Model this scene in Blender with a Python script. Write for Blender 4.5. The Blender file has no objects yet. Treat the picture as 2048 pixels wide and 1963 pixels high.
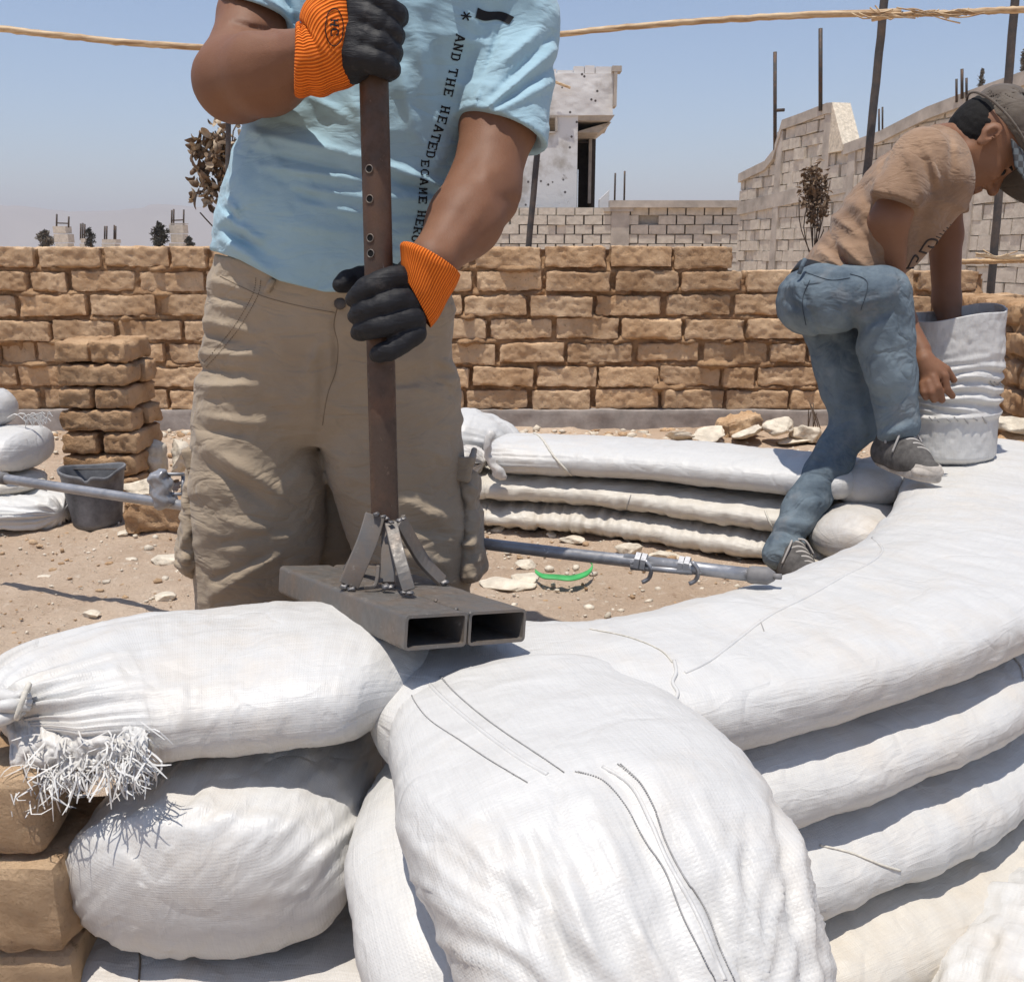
import bpy, bmesh, math, random
import numpy as np
from mathutils import Vector, Matrix
from mathutils.bvhtree import BVHTree
scene = bpy.context.scene
R = math.radians
# ------------------------------------------------------------------ camera
FPX, CX, CY, PITCH = 1900.0, 1024.0, 981.5, R(14.2)
CAMZ = 0.9
cam_d = bpy.data.cameras.new("camera")
cam = bpy.data.objects.new("camera", cam_d)
scene.collection.objects.link(cam)
cam.location = (0, 0, CAMZ)
cam.rotation_euler = (R(90) - PITCH, 0, 0)
cam_d.sensor_fit = 'HORIZONTAL'
cam_d.sensor_width = 36.0
cam_d.lens = 36.0 * FPX / 2048.0
cam_d.clip_start = 0.02
cam_d.clip_end = 20000
scene.camera = cam
# ------------------------------------------------------------------ sky + sun
SUN = Vector((-0.10, -0.185, 0.975)).normalized()
sun_el = math.asin(SUN.z)
sun_az = math.atan2(SUN.x, SUN.y)
w = bpy.data.worlds.new("World")
scene.world = w
w.use_nodes = True
nt = w.node_tree
sky = nt.nodes.new('ShaderNodeTexSky')
sky.sky_type = 'NISHITA'
sky.sun_disc = False
sky.sun_elevation = sun_el
sky.sun_rotation = sun_az
sky.altitude = 600
sky.air_density = 1.0
sky.dust_density = 1.0
sky.ozone_density = 3.0
bg = nt.nodes['Background']
bg.inputs[1].default_value = 0.15
nt.links.new(sky.outputs[0], bg.inputs[0])
sl = bpy.data.lights.new("sun", 'SUN')
sl.energy = 4.8
sl.angle = R(0.5)
sl.color = (1.0, 0.95, 0.875)
so = bpy.data.objects.new("sun", sl)
scene.collection.objects.link(so)
so.rotation_euler = SUN.to_track_quat('Z', 'Y').to_euler()
scene.view_settings.view_transform = 'Standard'
scene.view_settings.look = 'None'
scene.view_settings.exposure = 0.0
scene.view_settings.gamma = 1.0
scene.render.engine = 'CYCLES'
# ------------------------------------------------------------------ geometry helpers
_c, _s = math.cos(PITCH), math.sin(PITCH)
def Pd(px, py, d):
    "point seen at photo pixel (px,py) at depth d along the lens axis"
    u = (px - CX) / FPX; v = (py - CY) / FPX
    return np.array([d * u, d * (_c - v * _s), CAMZ + d * (-_s - v * _c)])
def Wy(px, py, Y):
    v = (py - CY) / FPX
    return Pd(px, py, Y / (_c - v * _s))
def Wz(px, py, z):
    v = (py - CY) / FPX
    return Pd(px, py, (z - CAMZ) / (-_s - v * _c))
def proj(P):
    x = P[..., 0]; y = P[..., 1]; z = P[..., 2] - CAMZ
    d = y * _c - z * _s
    return CX + FPX * x / d, CY + FPX * (-y * _s - z * _c) / d
rng = np.random.default_rng(7)
random.seed(7)
def _hash(ix, iy, iz, seed):
    h = (ix.astype(np.int64) * 374761393 + iy.astype(np.int64) * 668265263 + iz.astype(np.int64) * 2147483647 + seed * 974711) & 0xFFFFFFFF
    h = ((h ^ (h >> 13)) * 1274126177) & 0xFFFFFFFF
    h = ((h ^ (h >> 15)) * 2246822519) & 0xFFFFFFFF
    return ((h ^ (h >> 16)) & 0xFFFF) / 32767.5 - 1.0
def vnoise(P, seed=0):
    "value noise in -1..1"
    P = np.asarray(P, float)
    F = np.floor(P); T = P - F; T = T * T * (3 - 2 * T)
    ix, iy, iz = F[..., 0], F[..., 1], F[..., 2]
    tx, ty, tz = T[..., 0], T[..., 1], T[..., 2]
    out = 0
    for dx in (0, 1):
        wx = tx if dx else 1 - tx
        for dy in (0, 1):
            wy = ty if dy else 1 - ty
            for dz in (0, 1):
                wz = tz if dz else 1 - tz
                out = out + wx * wy * wz * _hash(ix + dx, iy + dy, iz + dz, seed)
    return out
def fbm(P, octs=4, seed=0, gain=0.5):
    a = 1.0; o = 0; P = np.asarray(P, float)
    for k in range(octs):
        o = o + a * vnoise(P * (2 ** k) + 17.3 * k, seed + k); a *= gain
    return o
def smooth(e0, e1, x):
    t = np.clip((x - e0) / (e1 - e0), 0, 1); return t * t * (3 - 2 * t)
# ------------------------------------------------------------------ object helpers
COL = scene.collection
def tag(o, label=None, cat=None, group=None, kind=None):
    if label: o['label'] = label
    if cat: o['category'] = cat
    if group: o['group'] = group
    if kind: o['kind'] = kind
    return o
def empty(name, loc=(0, 0, 0), rz=0):
    o = bpy.data.objects.new(name, None)
    o.location = tuple(loc); o.rotation_euler = (0, 0, rz)
    o.empty_display_size = 0.05
    COL.objects.link(o)
    return o
def wmat(o):
    m = Matrix.LocRotScale(o.location, o.rotation_euler, o.scale)
    return m if o.parent is None else wmat(o.parent) @ o.matrix_parent_inverse @ m
def par(o, parent):
    "parent keeping world coordinates of mesh data (parents here sit at given transforms)"
    if parent is not None:
        o.parent = parent
        pm = wmat(parent)
        o.matrix_parent_inverse = pm.inverted()
    return o
def mesh(name, V, F, mat, parent=None, smooth_=True, uv=None, mats=None, fmat=None):
    me = bpy.data.meshes.new(name)
    V = np.asarray(V, float).reshape(-1, 3)
    if isinstance(F, np.ndarray):
        n, k = F.shape
        me.vertices.add(len(V)); me.vertices.foreach_set('co', V.ravel())
        me.loops.add(n * k); me.loops.foreach_set('vertex_index', F.ravel().astype(np.int32))
        me.polygons.add(n)
        me.polygons.foreach_set('loop_start', np.arange(0, n * k, k, dtype=np.int32))
        me.polygons.foreach_set('loop_total', np.full(n, k, dtype=np.int32))
        me.update(calc_edges=True)
    else:
        me.from_pydata([tuple(v) for v in V], [], [tuple(int(i) for i in f) for f in F])
    if smooth_:
        me.polygons.foreach_set('use_smooth', np.ones(len(me.polygons), dtype=bool))
    if uv is not None:
        l = me.uv_layers.new(name='uv')
        vi = np.empty(len(me.loops), dtype=np.int32); me.loops.foreach_get('vertex_index', vi)
        l.data.foreach_set('uv', np.asarray(uv, float)[vi].ravel())
    for m in (mats or [mat]):
        me.materials.append(m)
    if fmat is not None:
        me.polygons.foreach_set('material_index', np.asarray(fmat, dtype=np.int32))
    me.validate()
    me.update()
    o = bpy.data.objects.new(name, me)
    COL.objects.link(o)
    return par(o, parent)
class MB:
    "collects shapes in one mesh"
    def __init__(s): s.V = []; s.F = []; s.n = 0; s.M = []; s.m = 0
    def add(s, V, F):
        V = np.asarray(V, float)
        s.V.append(V)
        for f in F: s.F.append([int(i) + s.n for i in f]); s.M.append(s.m)
        s.n += len(V); return s
    def box(s, c, size, rot=None):
        c = np.asarray(c, float); h = np.asarray(size, float) / 2
        v = np.array([[x, y, z] for x in (-1, 1) for y in (-1, 1) for z in (-1, 1)]) * h
        if rot is not None: v = v @ np.asarray(rot).T
        return s.add(v + c, [(0, 1, 3, 2), (4, 6, 7, 5), (0, 4, 5, 1), (2, 3, 7, 6), (0, 2, 6, 4), (1, 5, 7, 3)])
    def hexa(s, P):
        "eight corners: four of the bottom ring, four of the top ring"
        return s.add(P, [(3, 2, 1, 0), (4, 5, 6, 7), (0, 1, 5, 4), (1, 2, 6, 5), (2, 3, 7, 6), (3, 0, 4, 7)])
    def tube(s, pts, r, n=10, cap=True):
        V, F = tube_vf(pts, r, n, cap); return s.add(V, F)
    def each(s, name, mat, parent=None, smooth_=False):
        "every add() call becomes a part of its own"
        k = 0
        for V in s.V:
            n = len(V); F = [[i - k for i in f] for f in s.F if k <= f[0] < k + n]
            mesh(name, V, F, mat, parent, smooth_); k += n
    def build(s, name, mat, parent=None, smooth_=False, mats=None):
        if not s.V: return None
        return mesh(name, np.concatenate(s.V), s.F, mat, parent, smooth_, mats=mats, fmat=s.M if mats else None)
def frames(P):
    P = np.asarray(P, float)
    T = np.gradient(P, axis=0); T /= np.linalg.norm(T, axis=1)[:, None] + 1e-12
    up = np.array([0, 0, 1.0])
    if abs(T[0] @ up) > 0.9: up = np.array([0, 1.0, 0])
    N = np.zeros_like(P); B = np.zeros_like(P)
    n = up - T[0] * (up @ T[0]); n /= np.linalg.norm(n)
    for i in range(len(P)):
        n = n - T[i] * (n @ T[i]); n /= np.linalg.norm(n) + 1e-12
        N[i] = n; B[i] = np.cross(T[i], n)
    return T, N, B
def tube_vf(pts, r, n=10, cap=True):
    P = np.asarray(pts, float); m = len(P)
    r = np.full(m, r) if np.isscalar(r) else np.asarray(r, float)
    T, N, B = frames(P)
    a = np.arange(n) * 2 * math.pi / n
    V = (P[:, None] + r[:, None, None] * (np.cos(a)[None, :, None] * N[:, None] + np.sin(a)[None, :, None] * B[:, None])).reshape(-1, 3)
    F = [(i * n + j, i * n + (j + 1) % n, (i + 1) * n + (j + 1) % n, (i + 1) * n + j) for i in range(m - 1) for j in range(n)]
    F = [f[::-1] for f in F]
    if cap: F += [tuple(range(n)), tuple(reversed(range((m - 1) * n, m * n)))]
    return V, F
def spline(K, n):
    "Catmull-Rom through rows of K"
    K = np.asarray(K, float); m = len(K)
    seg = np.linalg.norm(np.diff(K[:, :3], axis=0), axis=1) + 1e-9
    s = np.concatenate([[0], np.cumsum(seg)])
    q = np.linspace(0, s[-1], n)
    i = np.clip(np.searchsorted(s, q, side='right') - 1, 0, m - 2)
    t = ((q - s[i]) / seg[i])[:, None]
    p0 = K[np.maximum(i - 1, 0)]; p1 = K[i]; p2 = K[i + 1]; p3 = K[np.minimum(i + 2, m - 1)]
    return 0.5 * ((2 * p1) + (-p0 + p2) * t + (2 * p0 - 5 * p1 + 4 * p2 - p3) * t ** 2 + (-p0 + 3 * p1 - 3 * p2 + p3) * t ** 3)
# ------------------------------------------------------------------ signed distance fields
def prep(P): return P
def cone(a, b, ra, rb):
    a = np.asarray(a, float); b = np.asarray(b, float)
    def f(P):
        ab = b - a; t = np.clip(((P - a) @ ab) / (ab @ ab + 1e-12), 0, 1)
        return np.linalg.norm(P - a - t[..., None] * ab, axis=-1) - (ra + (rb - ra) * t)
    f.bb = (np.minimum(a - ra, b - rb), np.maximum(a + ra, b + rb)); return f
def ell(c, rad, rot=None):
    c = np.asarray(c, float); rad = np.asarray(rad, float)
    M = np.eye(3) if rot is None else np.asarray(rot, float)
    def f(P):
        Q = (P - c) @ M
        k0 = np.linalg.norm(Q / rad, axis=-1); k1 = np.linalg.norm(Q / rad ** 2, axis=-1) + 1e-9
        return k0 * (k0 - 1) / k1
    m = rad.max(); f.bb = (c - m, c + m); return f
def rbox(c, half, r, rot=None):
    c = np.asarray(c, float); half = np.asarray(half, float)
    M = np.eye(3) if rot is None else np.asarray(rot, float)
    def f(P):
        q = np.abs((P - c) @ M) - (half - r)
        return np.linalg.norm(np.maximum(q, 0), axis=-1) + np.minimum(q.max(axis=-1), 0) - r
    m = np.linalg.norm(half); f.bb = (c - m, c + m); return f
def loft(o, wdir, udir, tab, nexp=2.0):
    "stations t,cu,cv,a,b(front),b(back) along wdir; u sideways, v = w x u"
    o = np.asarray(o, float); wd = np.asarray(wdir, float); wd = wd / np.linalg.norm(wd)
    u = np.asarray(udir, float); u = u - wd * (u @ wd); u /= np.linalg.norm(u); v = np.cross(wd, u)
    tab = np.asarray(tab, float)
    tf = np.linspace(tab[0, 0], tab[-1, 0], 60)
    S = spline1(tab, tf)
    def f(P):
        Q = P - o; t = Q @ wd
        tt = np.clip(t, tab[0, 0], tab[-1, 0])
        c = [np.interp(tt, tf, S[:, k]) for k in range(5)]
        x = (Q @ u - c[0]); y = (Q @ v - c[1])
        b = np.where(y > 0, c[3], c[4])
        k = ((np.abs(x / c[2])) ** nexp + (np.abs(y / b)) ** nexp) ** (1 / nexp)
        d = (k - 1) * np.minimum(c[2], b)
        over = np.abs(t - tt)
        return np.where(over > 0, np.hypot(np.maximum(d, 0), over) + np.minimum(d, 0) * 0.0 + 0.0, d)
    ext = np.abs(tab[:, 1:]).max() + tab[:, 3:].max()
    p0 = o + wd * tab[0, 0]; p1 = o + wd * tab[-1, 0]
    f.bb = (np.minimum(p0, p1) - ext, np.maximum(p0, p1) + ext); return f
def spline1(tab, q):
    x = tab[:, 0]; out = []
    for k in range(1, tab.shape[1]):
        y = tab[:, k]; m = np.gradient(y, x)
        i = np.clip(np.searchsorted(x, q, side='right') - 1, 0, len(x) - 2)
        h = x[i + 1] - x[i]; t = (q - x[i]) / h
        out.append((2 * t ** 3 - 3 * t ** 2 + 1) * y[i] + (t ** 3 - 2 * t ** 2 + t) * h * m[i] + (-2 * t ** 3 + 3 * t ** 2) * y[i + 1] + (t ** 3 - t ** 2) * h * m[i + 1])
    return np.stack(out, 1)
def smin(a, b, k):
    h = np.clip(0.5 + 0.5 * (b - a) / k, 0, 1)
    return b * (1 - h) + a * h - k * h * (1 - h)
def U(k, *fs):
    def f(P):
        d = fs[0](P)
        for g in fs[1:]: d = smin(d, g(P), k)
        return d
    f.bb = (np.min([g.bb[0] for g in fs], 0), np.max([g.bb[1] for g in fs], 0)); return f
def surface(f, h, lo=None, hi=None, pad=2.5):
    "surface nets"
    lo = np.asarray(f.bb[0] if lo is None else lo, float) - pad * h
    hi = np.asarray(f.bb[1] if hi is None else hi, float) + pad * h
    n = np.ceil((hi - lo) / h).astype(int) + 1
    xs = [lo[k] + h * np.arange(n[k]) for k in range(3)]
    Bk = 8; nb = np.ceil(n / Bk).astype(int)
    n = nb * Bk; xs = [lo[k] + h * np.arange(n[k]) for k in range(3)]
    cen = np.stack(np.meshgrid(*[lo[k] + h * (np.arange(nb[k]) * Bk + (Bk - 1) / 2) for k in range(3)], indexing='ij'), -1)
    Dc = f(cen)
    D = np.repeat(np.repeat(np.repeat(np.where(Dc < 0, -1.0, 1.0), Bk, 0), Bk, 1), Bk, 2)
    todo = np.argwhere(np.abs(Dc) < Bk * h * 1.45)
    off = np.stack(np.meshgrid(*[np.arange(Bk)] * 3, indexing='ij'), -1).reshape(-1, 3)
    for i0 in range(0, len(todo), 256):
        q = todo[i0:i0 + 256, None, :] * Bk + off[None]
        v = f(lo + h * q); D[q[..., 0], q[..., 1], q[..., 2]] = v
    S = D < 0
    a, b, c = n - 1
    cnt = np.zeros((a, b, c), dtype=np.int8)
    for dx in (0, 1):
        for dy in (0, 1):
            for dz in (0, 1): cnt += S[dx:dx + a, dy:dy + b, dz:dz + c]
    act = (cnt > 0) & (cnt < 8)
    idx = -np.ones((a, b, c), dtype=np.int64)
    cells = np.argwhere(act); idx[act] = np.arange(len(cells))
    acc = np.zeros((len(cells), 3)); num = np.zeros(len(cells))
    corners = [(x, y, z) for x in (0, 1) for y in (0, 1) for z in (0, 1)]
    for i, p in enumerate(corners):
        for q in corners[i + 1:]:
            if sum(abs(p[k] - q[k]) for k in range(3)) != 1: continue
            d0 = D[cells[:, 0] + p[0], cells[:, 1] + p[1], cells[:, 2] + p[2]]
            d1 = D[cells[:, 0] + q[0], cells[:, 1] + q[1], cells[:, 2] + q[2]]
            m = (d0 < 0) != (d1 < 0)
            t = np.where(m, d0 / np.where(d0 - d1 == 0, 1, d0 - d1), 0)[:, None]
            pt = np.array(p) + t * (np.array(q) - np.array(p))
            acc += np.where(m[:, None], pt, 0); num += m
    V = lo + h * (cells + acc / num[:, None])
    F = []
    for ax in range(3):
        o1, o2 = [(1, 2), (2, 0), (0, 1)][ax]
        sl0 = [slice(None)] * 3; sl1 = [slice(None)] * 3
        sl0[ax] = slice(0, -1); sl1[ax] = slice(1, None)
        E = S[tuple(sl0)] != S[tuple(sl1)]
        e = np.argwhere(E)
        e = e[(e[:, o1] > 0) & (e[:, o2] > 0) & (e[:, o1] < n[o1] - 1) & (e[:, o2] < n[o2] - 1)]
        s0 = S[e[:, 0], e[:, 1], e[:, 2]]
        def cell(d1, d2):
            q = e.copy(); q[:, o1] -= d1; q[:, o2] -= d2
            return idx[q[:, 0], q[:, 1], q[:, 2]]
        quad = np.stack([cell(1, 1), cell(0, 1), cell(0, 0), cell(1, 0)], 1)
        quad[~s0] = quad[~s0][:, ::-1]
        F.append(quad)
    F = np.concatenate(F)
    F = F[(F >= 0).all(1)]
    return V, F
def relax(V, F, it=2, lam=0.5):
    e = np.concatenate([F[:, [0, 1]], F[:, [1, 2]], F[:, [2, 3]], F[:, [3, 0]]])
    for _ in range(it):
        A = np.zeros_like(V); n = np.zeros(len(V))
        np.add.at(A, e[:, 0], V[e[:, 1]]); np.add.at(n, e[:, 0], 1)
        np.add.at(A, e[:, 1], V[e[:, 0]]); np.add.at(n, e[:, 1], 1)
        V = V + lam * (A / np.maximum(n, 1)[:, None] - V)
    return V
def sdf_obj(name, f, h, mat, parent=None, it=2, lo=None, hi=None):
    V, F = surface(f, h, lo, hi)
    V = relax(V, F, it)
    o = mesh(name, V, F, mat, parent)
    return o, BVHTree.FromPolygons([Vector(v) for v in V], F.tolist())
def folds(strokes):
    "crease and ridge strokes laid down in the frontal plane: x0,y0,x1,y1,width,amp(m)"
    S = np.asarray(strokes, float)
    def g(P):
        px, py = proj(P); o = 0
        for x0, y0, x1, y1, wd, am in S:
            dx, dy = x1 - x0, y1 - y0; L2 = dx * dx + dy * dy
            t = np.clip(((px - x0) * dx + (py - y0) * dy) / L2, 0, 1)
            ex = px - x0 - t * dx; ey = py - y0 - t * dy
            o = o + am * np.exp(-(ex * ex + ey * ey) / (wd * wd)) * (0.35 + 0.65 * np.sin(math.pi * np.clip(0.08 + 0.84 * t, 0, 1)))
        return o
    return g
def hit(bvh, px, py, off=0.001):
    o = Vector((0, 0, CAMZ)); p = Pd(px, py, 1.0); d = (Vector(p) - o).normalized()
    loc, nor, i, dist = bvh.ray_cast(o, d)
    if loc is None: return None
    if nor.dot(d) > 0: nor = -nor
    return np.array(loc + nor * off)
def stitch_line(bvh, pxs, r, name, mat, parent, n=60, off=0.001, dash=None):
    K = spline([(a, b, 0) for a, b in pxs], n)
    pts = [hit(bvh, a, b, off) for a, b, _ in K]
    m = MB(); run = []
    if dash:
        for i in range(0, len(pts) - dash, dash * 2):
            q = [p for p in pts[i:i + dash + 1] if p is not None]
            if len(q) > 1: m.tube(q, r, 5)
        return m.build(name, mat, parent, True)
    for p in pts:
        if p is None or (run and np.linalg.norm(p - run[-1]) > 0.06):
            if len(run) > 1: m.tube(run, r, 6)
            run = []
        if p is not None: run.append(p)
    if len(run) > 1: m.tube(run, r, 6)
    return m.build(name, mat, parent, True)
# ------------------------------------------------------------------ materials
class NB:
    def __init__(s, name, rough=0.8, metal=0.0, spec=0.3):
        s.m = bpy.data.materials.new(name); s.m.use_nodes = True
        s.t = s.m.node_tree; s.b = s.t.nodes['Principled BSDF']
        s.b.inputs['Roughness'].default_value = rough
        s.b.inputs['Metallic'].default_value = metal
        s.b.inputs['Specular IOR Level'].default_value = spec
        s.tc = s.t.nodes.new('ShaderNodeTexCoord')
    def n(s, typ, **kw):
        o = s.t.nodes.new(typ)
        for k, v in kw.items():
            if k in o.inputs: o.inputs[k].default_value = v
            else: setattr(o, k, v)
        return o
    def l(s, a, b): s.t.links.new(a, b)
    def vec(s, src='Object', scale=(1, 1, 1), rot=(0, 0, 0)):
        mp = s.n('ShaderNodeMapping'); mp.inputs['Scale'].default_value = scale; mp.inputs['Rotation'].default_value = rot
        s.l(s.tc.outputs[src], mp.inputs[0]); return mp.outputs[0]
    def noise(s, scale, detail=4, rough=0.55, vec=None, dist=0):
        o = s.n('ShaderNodeTexNoise'); o.inputs['Scale'].default_value = scale; o.inputs['Detail'].default_value = detail
        o.inputs['Roughness'].default_value = rough; o.inputs['Distortion'].default_value = dist
        s.l(vec if vec is not None else s.tc.outputs['Object'], o.inputs['Vector']); return o.outputs[0]
    def wave(s, scale, vec, dist=0, dirn='X', detail=1):
        o = s.n('ShaderNodeTexWave'); o.bands_direction = dirn; o.inputs['Scale'].default_value = scale
        o.inputs['Distortion'].default_value = dist; o.inputs['Detail'].default_value = detail
        s.l(vec, o.inputs['Vector']); return o.outputs[1]
    def ramp(s, fac, stops):
        o = s.n('ShaderNodeValToRGB'); e = o.color_ramp.elements
        while len(e) < len(stops): e.new(0.5)
        for q, (p, c) in zip(e, stops): q.position = p; q.color = (*c, 1) if len(c) == 3 else c
        s.l(fac, o.inputs[0]); return o.outputs[0]
    def mix(s, fac, a, b, mode='MIX'):
        o = s.n('ShaderNodeMix', data_type='RGBA', blend_type=mode)
        for k, v in ((0, fac), (6, a), (7, b)):
            if hasattr(v, 'is_linked') or isinstance(v, bpy.types.NodeSocket): s.l(v, o.inputs[k])
            else: o.inputs[k].default_value = v if k == 0 else (*v, 1)
        return o.outputs[2]
    def math(s, op, a, b=0.0):
        o = s.n('ShaderNodeMath', operation=op)
        for k, v in ((0, a), (1, b)):
            if isinstance(v, bpy.types.NodeSocket): s.l(v, o.inputs[k])
            else: o.inputs[k].default_value = v
        return o.outputs[0]
    def creases(s, scale, vec=None, sharp=16, strength=.4, dist=.004, detail=2, warp=.6):
        n = s.noise(scale, detail, .5, vec, warp)
        r = s.math('MULTIPLY', s.math('ABSOLUTE', s.math('SUBTRACT', n, .5)), sharp)
        return s.bump(s.math('MINIMUM', r, 1.0), strength, dist)
    def color(s, c):
        if isinstance(c, bpy.types.NodeSocket): s.l(c, s.b.inputs['Base Color'])
        else: s.b.inputs['Base Color'].default_value = (*c, 1)
        return s
    def bump(s, h, strength=0.5, dist=0.002):
        o = s.n('ShaderNodeBump'); o.inputs['Strength'].default_value = strength; o.inputs['Distance'].default_value = dist
        s.l(h, o.inputs['Height'])
        prev = getattr(s, '_bump', None)
        if prev is not None: s.l(prev, o.inputs['Normal'])
        s._bump = o.outputs[0]; s.l(s._bump, s.b.inputs['Normal']); return s
def mat_bag(name, base=(.605, .592, .565), dirt=(.62, .50, .36), dirt_amt=.22, weave=560, trans=0.0):
    b = NB(name, 0.44, spec=0.42)
    uv = b.tc.outputs['UV']
    n1 = b.noise(2.2, 5, .6); n2 = b.noise(14, 5, .62)
    f = b.ramp(b.math('MULTIPLY', n1, n2), [(0.24, (0, 0, 0)), (0.42, (1, 1, 1))])
    f = b.math('MULTIPLY', f, dirt_amt)
    base_n = b.mix(b.noise(60, 3, .6), tuple(c * .94 for c in base), base)
    # tape weave: broken light and dark tapes along both directions
    vt = b.vec('UV', (weave * .55, 14, 1)); tape = b.noise(1.0, 2, .5, vt)
    vt2 = b.vec('UV', (14, weave * .55, 1)); tape2 = b.noise(1.0, 2, .5, vt2)
    tapes = b.ramp(b.math('ADD', b.math('MULTIPLY', tape, .5), b.math('MULTIPLY', tape2, .5)), [(0.40, (.955, .955, .955)), (0.60, (1, 1, 1))])
    c = b.mix(f, base_n, dirt); c = b.mix(1.0, c, tapes, 'MULTIPLY')
    b.color(c)
    w1 = b.wave(weave / 6.2832 * 1.0, uv, .6, 'X'); w2 = b.wave(weave / 6.2832 * 1.0, uv, .6, 'Y')
    wv = b.math('MAXIMUM', w1, w2)
    b.bump(wv, .32, .0006)
    b.bump(b.math('ADD', b.math('MULTIPLY', tape, .6), tape2), .22, .0009)
    b.bump(b.noise(40, 6, .7), .45, .0035); b.creases(5.5, None, 22, .30, .0030); b.creases(13, b.vec('UV', (1.6, .6, 1)), 14, .22, .0020)
    vs = b.vec('UV', (60, 5, 1)); b.bump(b.noise(1.0, 4, .6, vs, 1.0), .35, .0028)
    return b.m
def mat_adobe(name, c1=(.54, .34, .19), c2=(.80, .57, .36), sc=1.0):
    b = NB(name, .95, spec=.1)
    n1 = b.noise(5 * sc, 6, .6); n2 = b.noise(38 * sc, 6, .68)
    c = b.mix(b.ramp(n1, [(.35, (0, 0, 0)), (.65, (1, 1, 1))]), c1, c2)
    c = b.mix(b.ramp(n2, [(.60, (0, 0, 0)), (.72, (.55, .55, .55))]), c, (.66, .50, .32))
    c = b.mix(b.ramp(n2, [(.28, (.7, .7, .7)), (.40, (0, 0, 0))]), c, (.24, .13, .065))
    vst = b.vec('Object', (30, 30, 160)); st = b.noise(1.2, 4, .7, vst, 1.5)
    c = b.mix(b.ramp(st, [(.66, (0, 0, 0)), (.74, (.5, .5, .5))]), c, (.70, .56, .36))
    g = b.n('ShaderNodeNewGeometry'); k = b.ramp(g.outputs['Random Per Island'], [(0.0, (.80, .78, .76)), (.5, (.95, .95, .95)), (1.0, (1.08, 1.05, 1.0))]); c = b.mix(1.0, c, k, 'MULTIPLY')
    b.color(c)
    b.bump(b.noise(22 * sc, 9, .78), 1.0, .016)
    b.bump(b.noise(90 * sc, 6, .75), .9, .006)
    return b.m
def mat_cloth(name, col, col2=None, fine=900, rough=.9, blot=6, bumpd=.0016):
    b = NB(name, rough, spec=.15)
    col2 = col2 or tuple(x * .86 for x in col)
    n = b.noise(blot, 5, .6)
    c = b.mix(b.ramp(n, [(.35, (0, 0, 0)), (.65, (1, 1, 1))]), col2, col)
    c = b.mix(b.math('MULTIPLY', b.noise(fine, 2, .7), .35), c, tuple(x * .72 for x in col))
    b.color(c)
    b.bump(b.noise(fine, 2, .7), .3, .0006)
    vs = b.vec('Object', (26, 26, 60)); b.bump(b.noise(1.0, 5, .62, vs, .8), .45, bumpd * 2); b.creases(1.0, b.vec('Object', (7, 7, 17)), 12, .35, bumpd * 2.2, 3)
    b.b.inputs['Sheen Weight'].default_value = .15
    return b.m
def mat_plain(name, col, rough=.7, metal=0, spec=.3, var=.25, sc=30, bs=.3, bd=.001):
    b = NB(name, rough, metal, spec)
    n = b.noise(sc, 5, .65)
    b.color(b.mix(b.ramp(n, [(.3, (0, 0, 0)), (.7, (1, 1, 1))]), tuple(x * (1 - var) for x in col), tuple(min(1, x * (1 + var * .6)) for x in col)))
    b.bump(n, bs, bd)
    return b.m
def mat_skin(name, col):
    b = NB(name, .58, spec=.3)
    n = b.noise(9, 4, .6); n2 = b.noise(160, 3, .6)
    c = b.mix(b.ramp(n, [(.35, (0, 0, 0)), (.68, (1, 1, 1))]), tuple(x * y for x, y in zip(col, (.84, .78, .76))), col)
    c = b.mix(b.ramp(n2, [(.62, (0, 0, 0)), (.72, (.25, .25, .25))]), c, tuple(x * .6 for x in col))
    b.color(c)
    b.b.inputs['Subsurface Weight'].default_value = .08
    b.b.inputs['Subsurface Radius'].default_value = (.01, .004, .002)
    b.bump(b.noise(420, 3, .6), .5, .0009); b.bump(b.noise(60, 3, .5), .3, .0016)
    return b.m
def mat_steel(name, dark=(.16, .148, .135), rust=(.20, .155, .12), rough=.5, metal=.45, scratch=True):
    b = NB(name, rough, metal, .5)
    n = b.noise(13, 6, .65); n2 = b.noise(70, 5, .7)
    c = b.mix(b.ramp(n, [(.42, (0, 0, 0)), (.66, (1, 1, 1))]), dark, rust)
    c = b.mix(b.ramp(n2, [(.63, (0, 0, 0)), (.72, (.6, .6, .6))]), c, tuple(min(1, x * 2.6) for x in dark))
    if scratch:
        v = b.vec('Object', (50, 50, 5)); s_ = b.noise(3, 4, .7, v)
        c = b.mix(b.ramp(s_, [(.68, (0, 0, 0)), (.73, (.7, .7, .7))]), c, (.33, .30, .27))
    b.color(c)
    r = b.ramp(n2, [(.3, (rough * .7,) * 3), (.7, (min(1, rough * 1.6),) * 3)]); b.l(r, b.b.inputs['Roughness'])
    b.bump(n2, .25, .0008)
    return b.m
M = {}
M['bag'] = mat_bag('white_woven_sack')
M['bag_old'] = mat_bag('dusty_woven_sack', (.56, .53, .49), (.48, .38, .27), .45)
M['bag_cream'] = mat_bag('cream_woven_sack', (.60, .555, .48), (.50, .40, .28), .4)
M['thread'] = mat_plain('grey_stitching', (.36, .35, .34), .8, sc=200)
M['twine'] = mat_plain('pale_twine', (.62, .58, .50), .8, sc=150)
M['adobe'] = mat_adobe('adobe_clay')
M['adobe_dark'] = mat_adobe('adobe_stack_clay', (.48, .285, .15), (.70, .465, .275))
M['mortar'] = mat_adobe('mud_mortar', (.34, .20, .11), (.54, .35, .20), 1.5)
M['concrete'] = mat_plain('grey_footing', (.33, .29, .26), .95, sc=12, var=.3, bs=.6, bd=.006)
M['rubble'] = mat_plain('white_rubble', (.66, .58, .46), .95, sc=18, var=.32, bs=.9, bd=.012)
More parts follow.
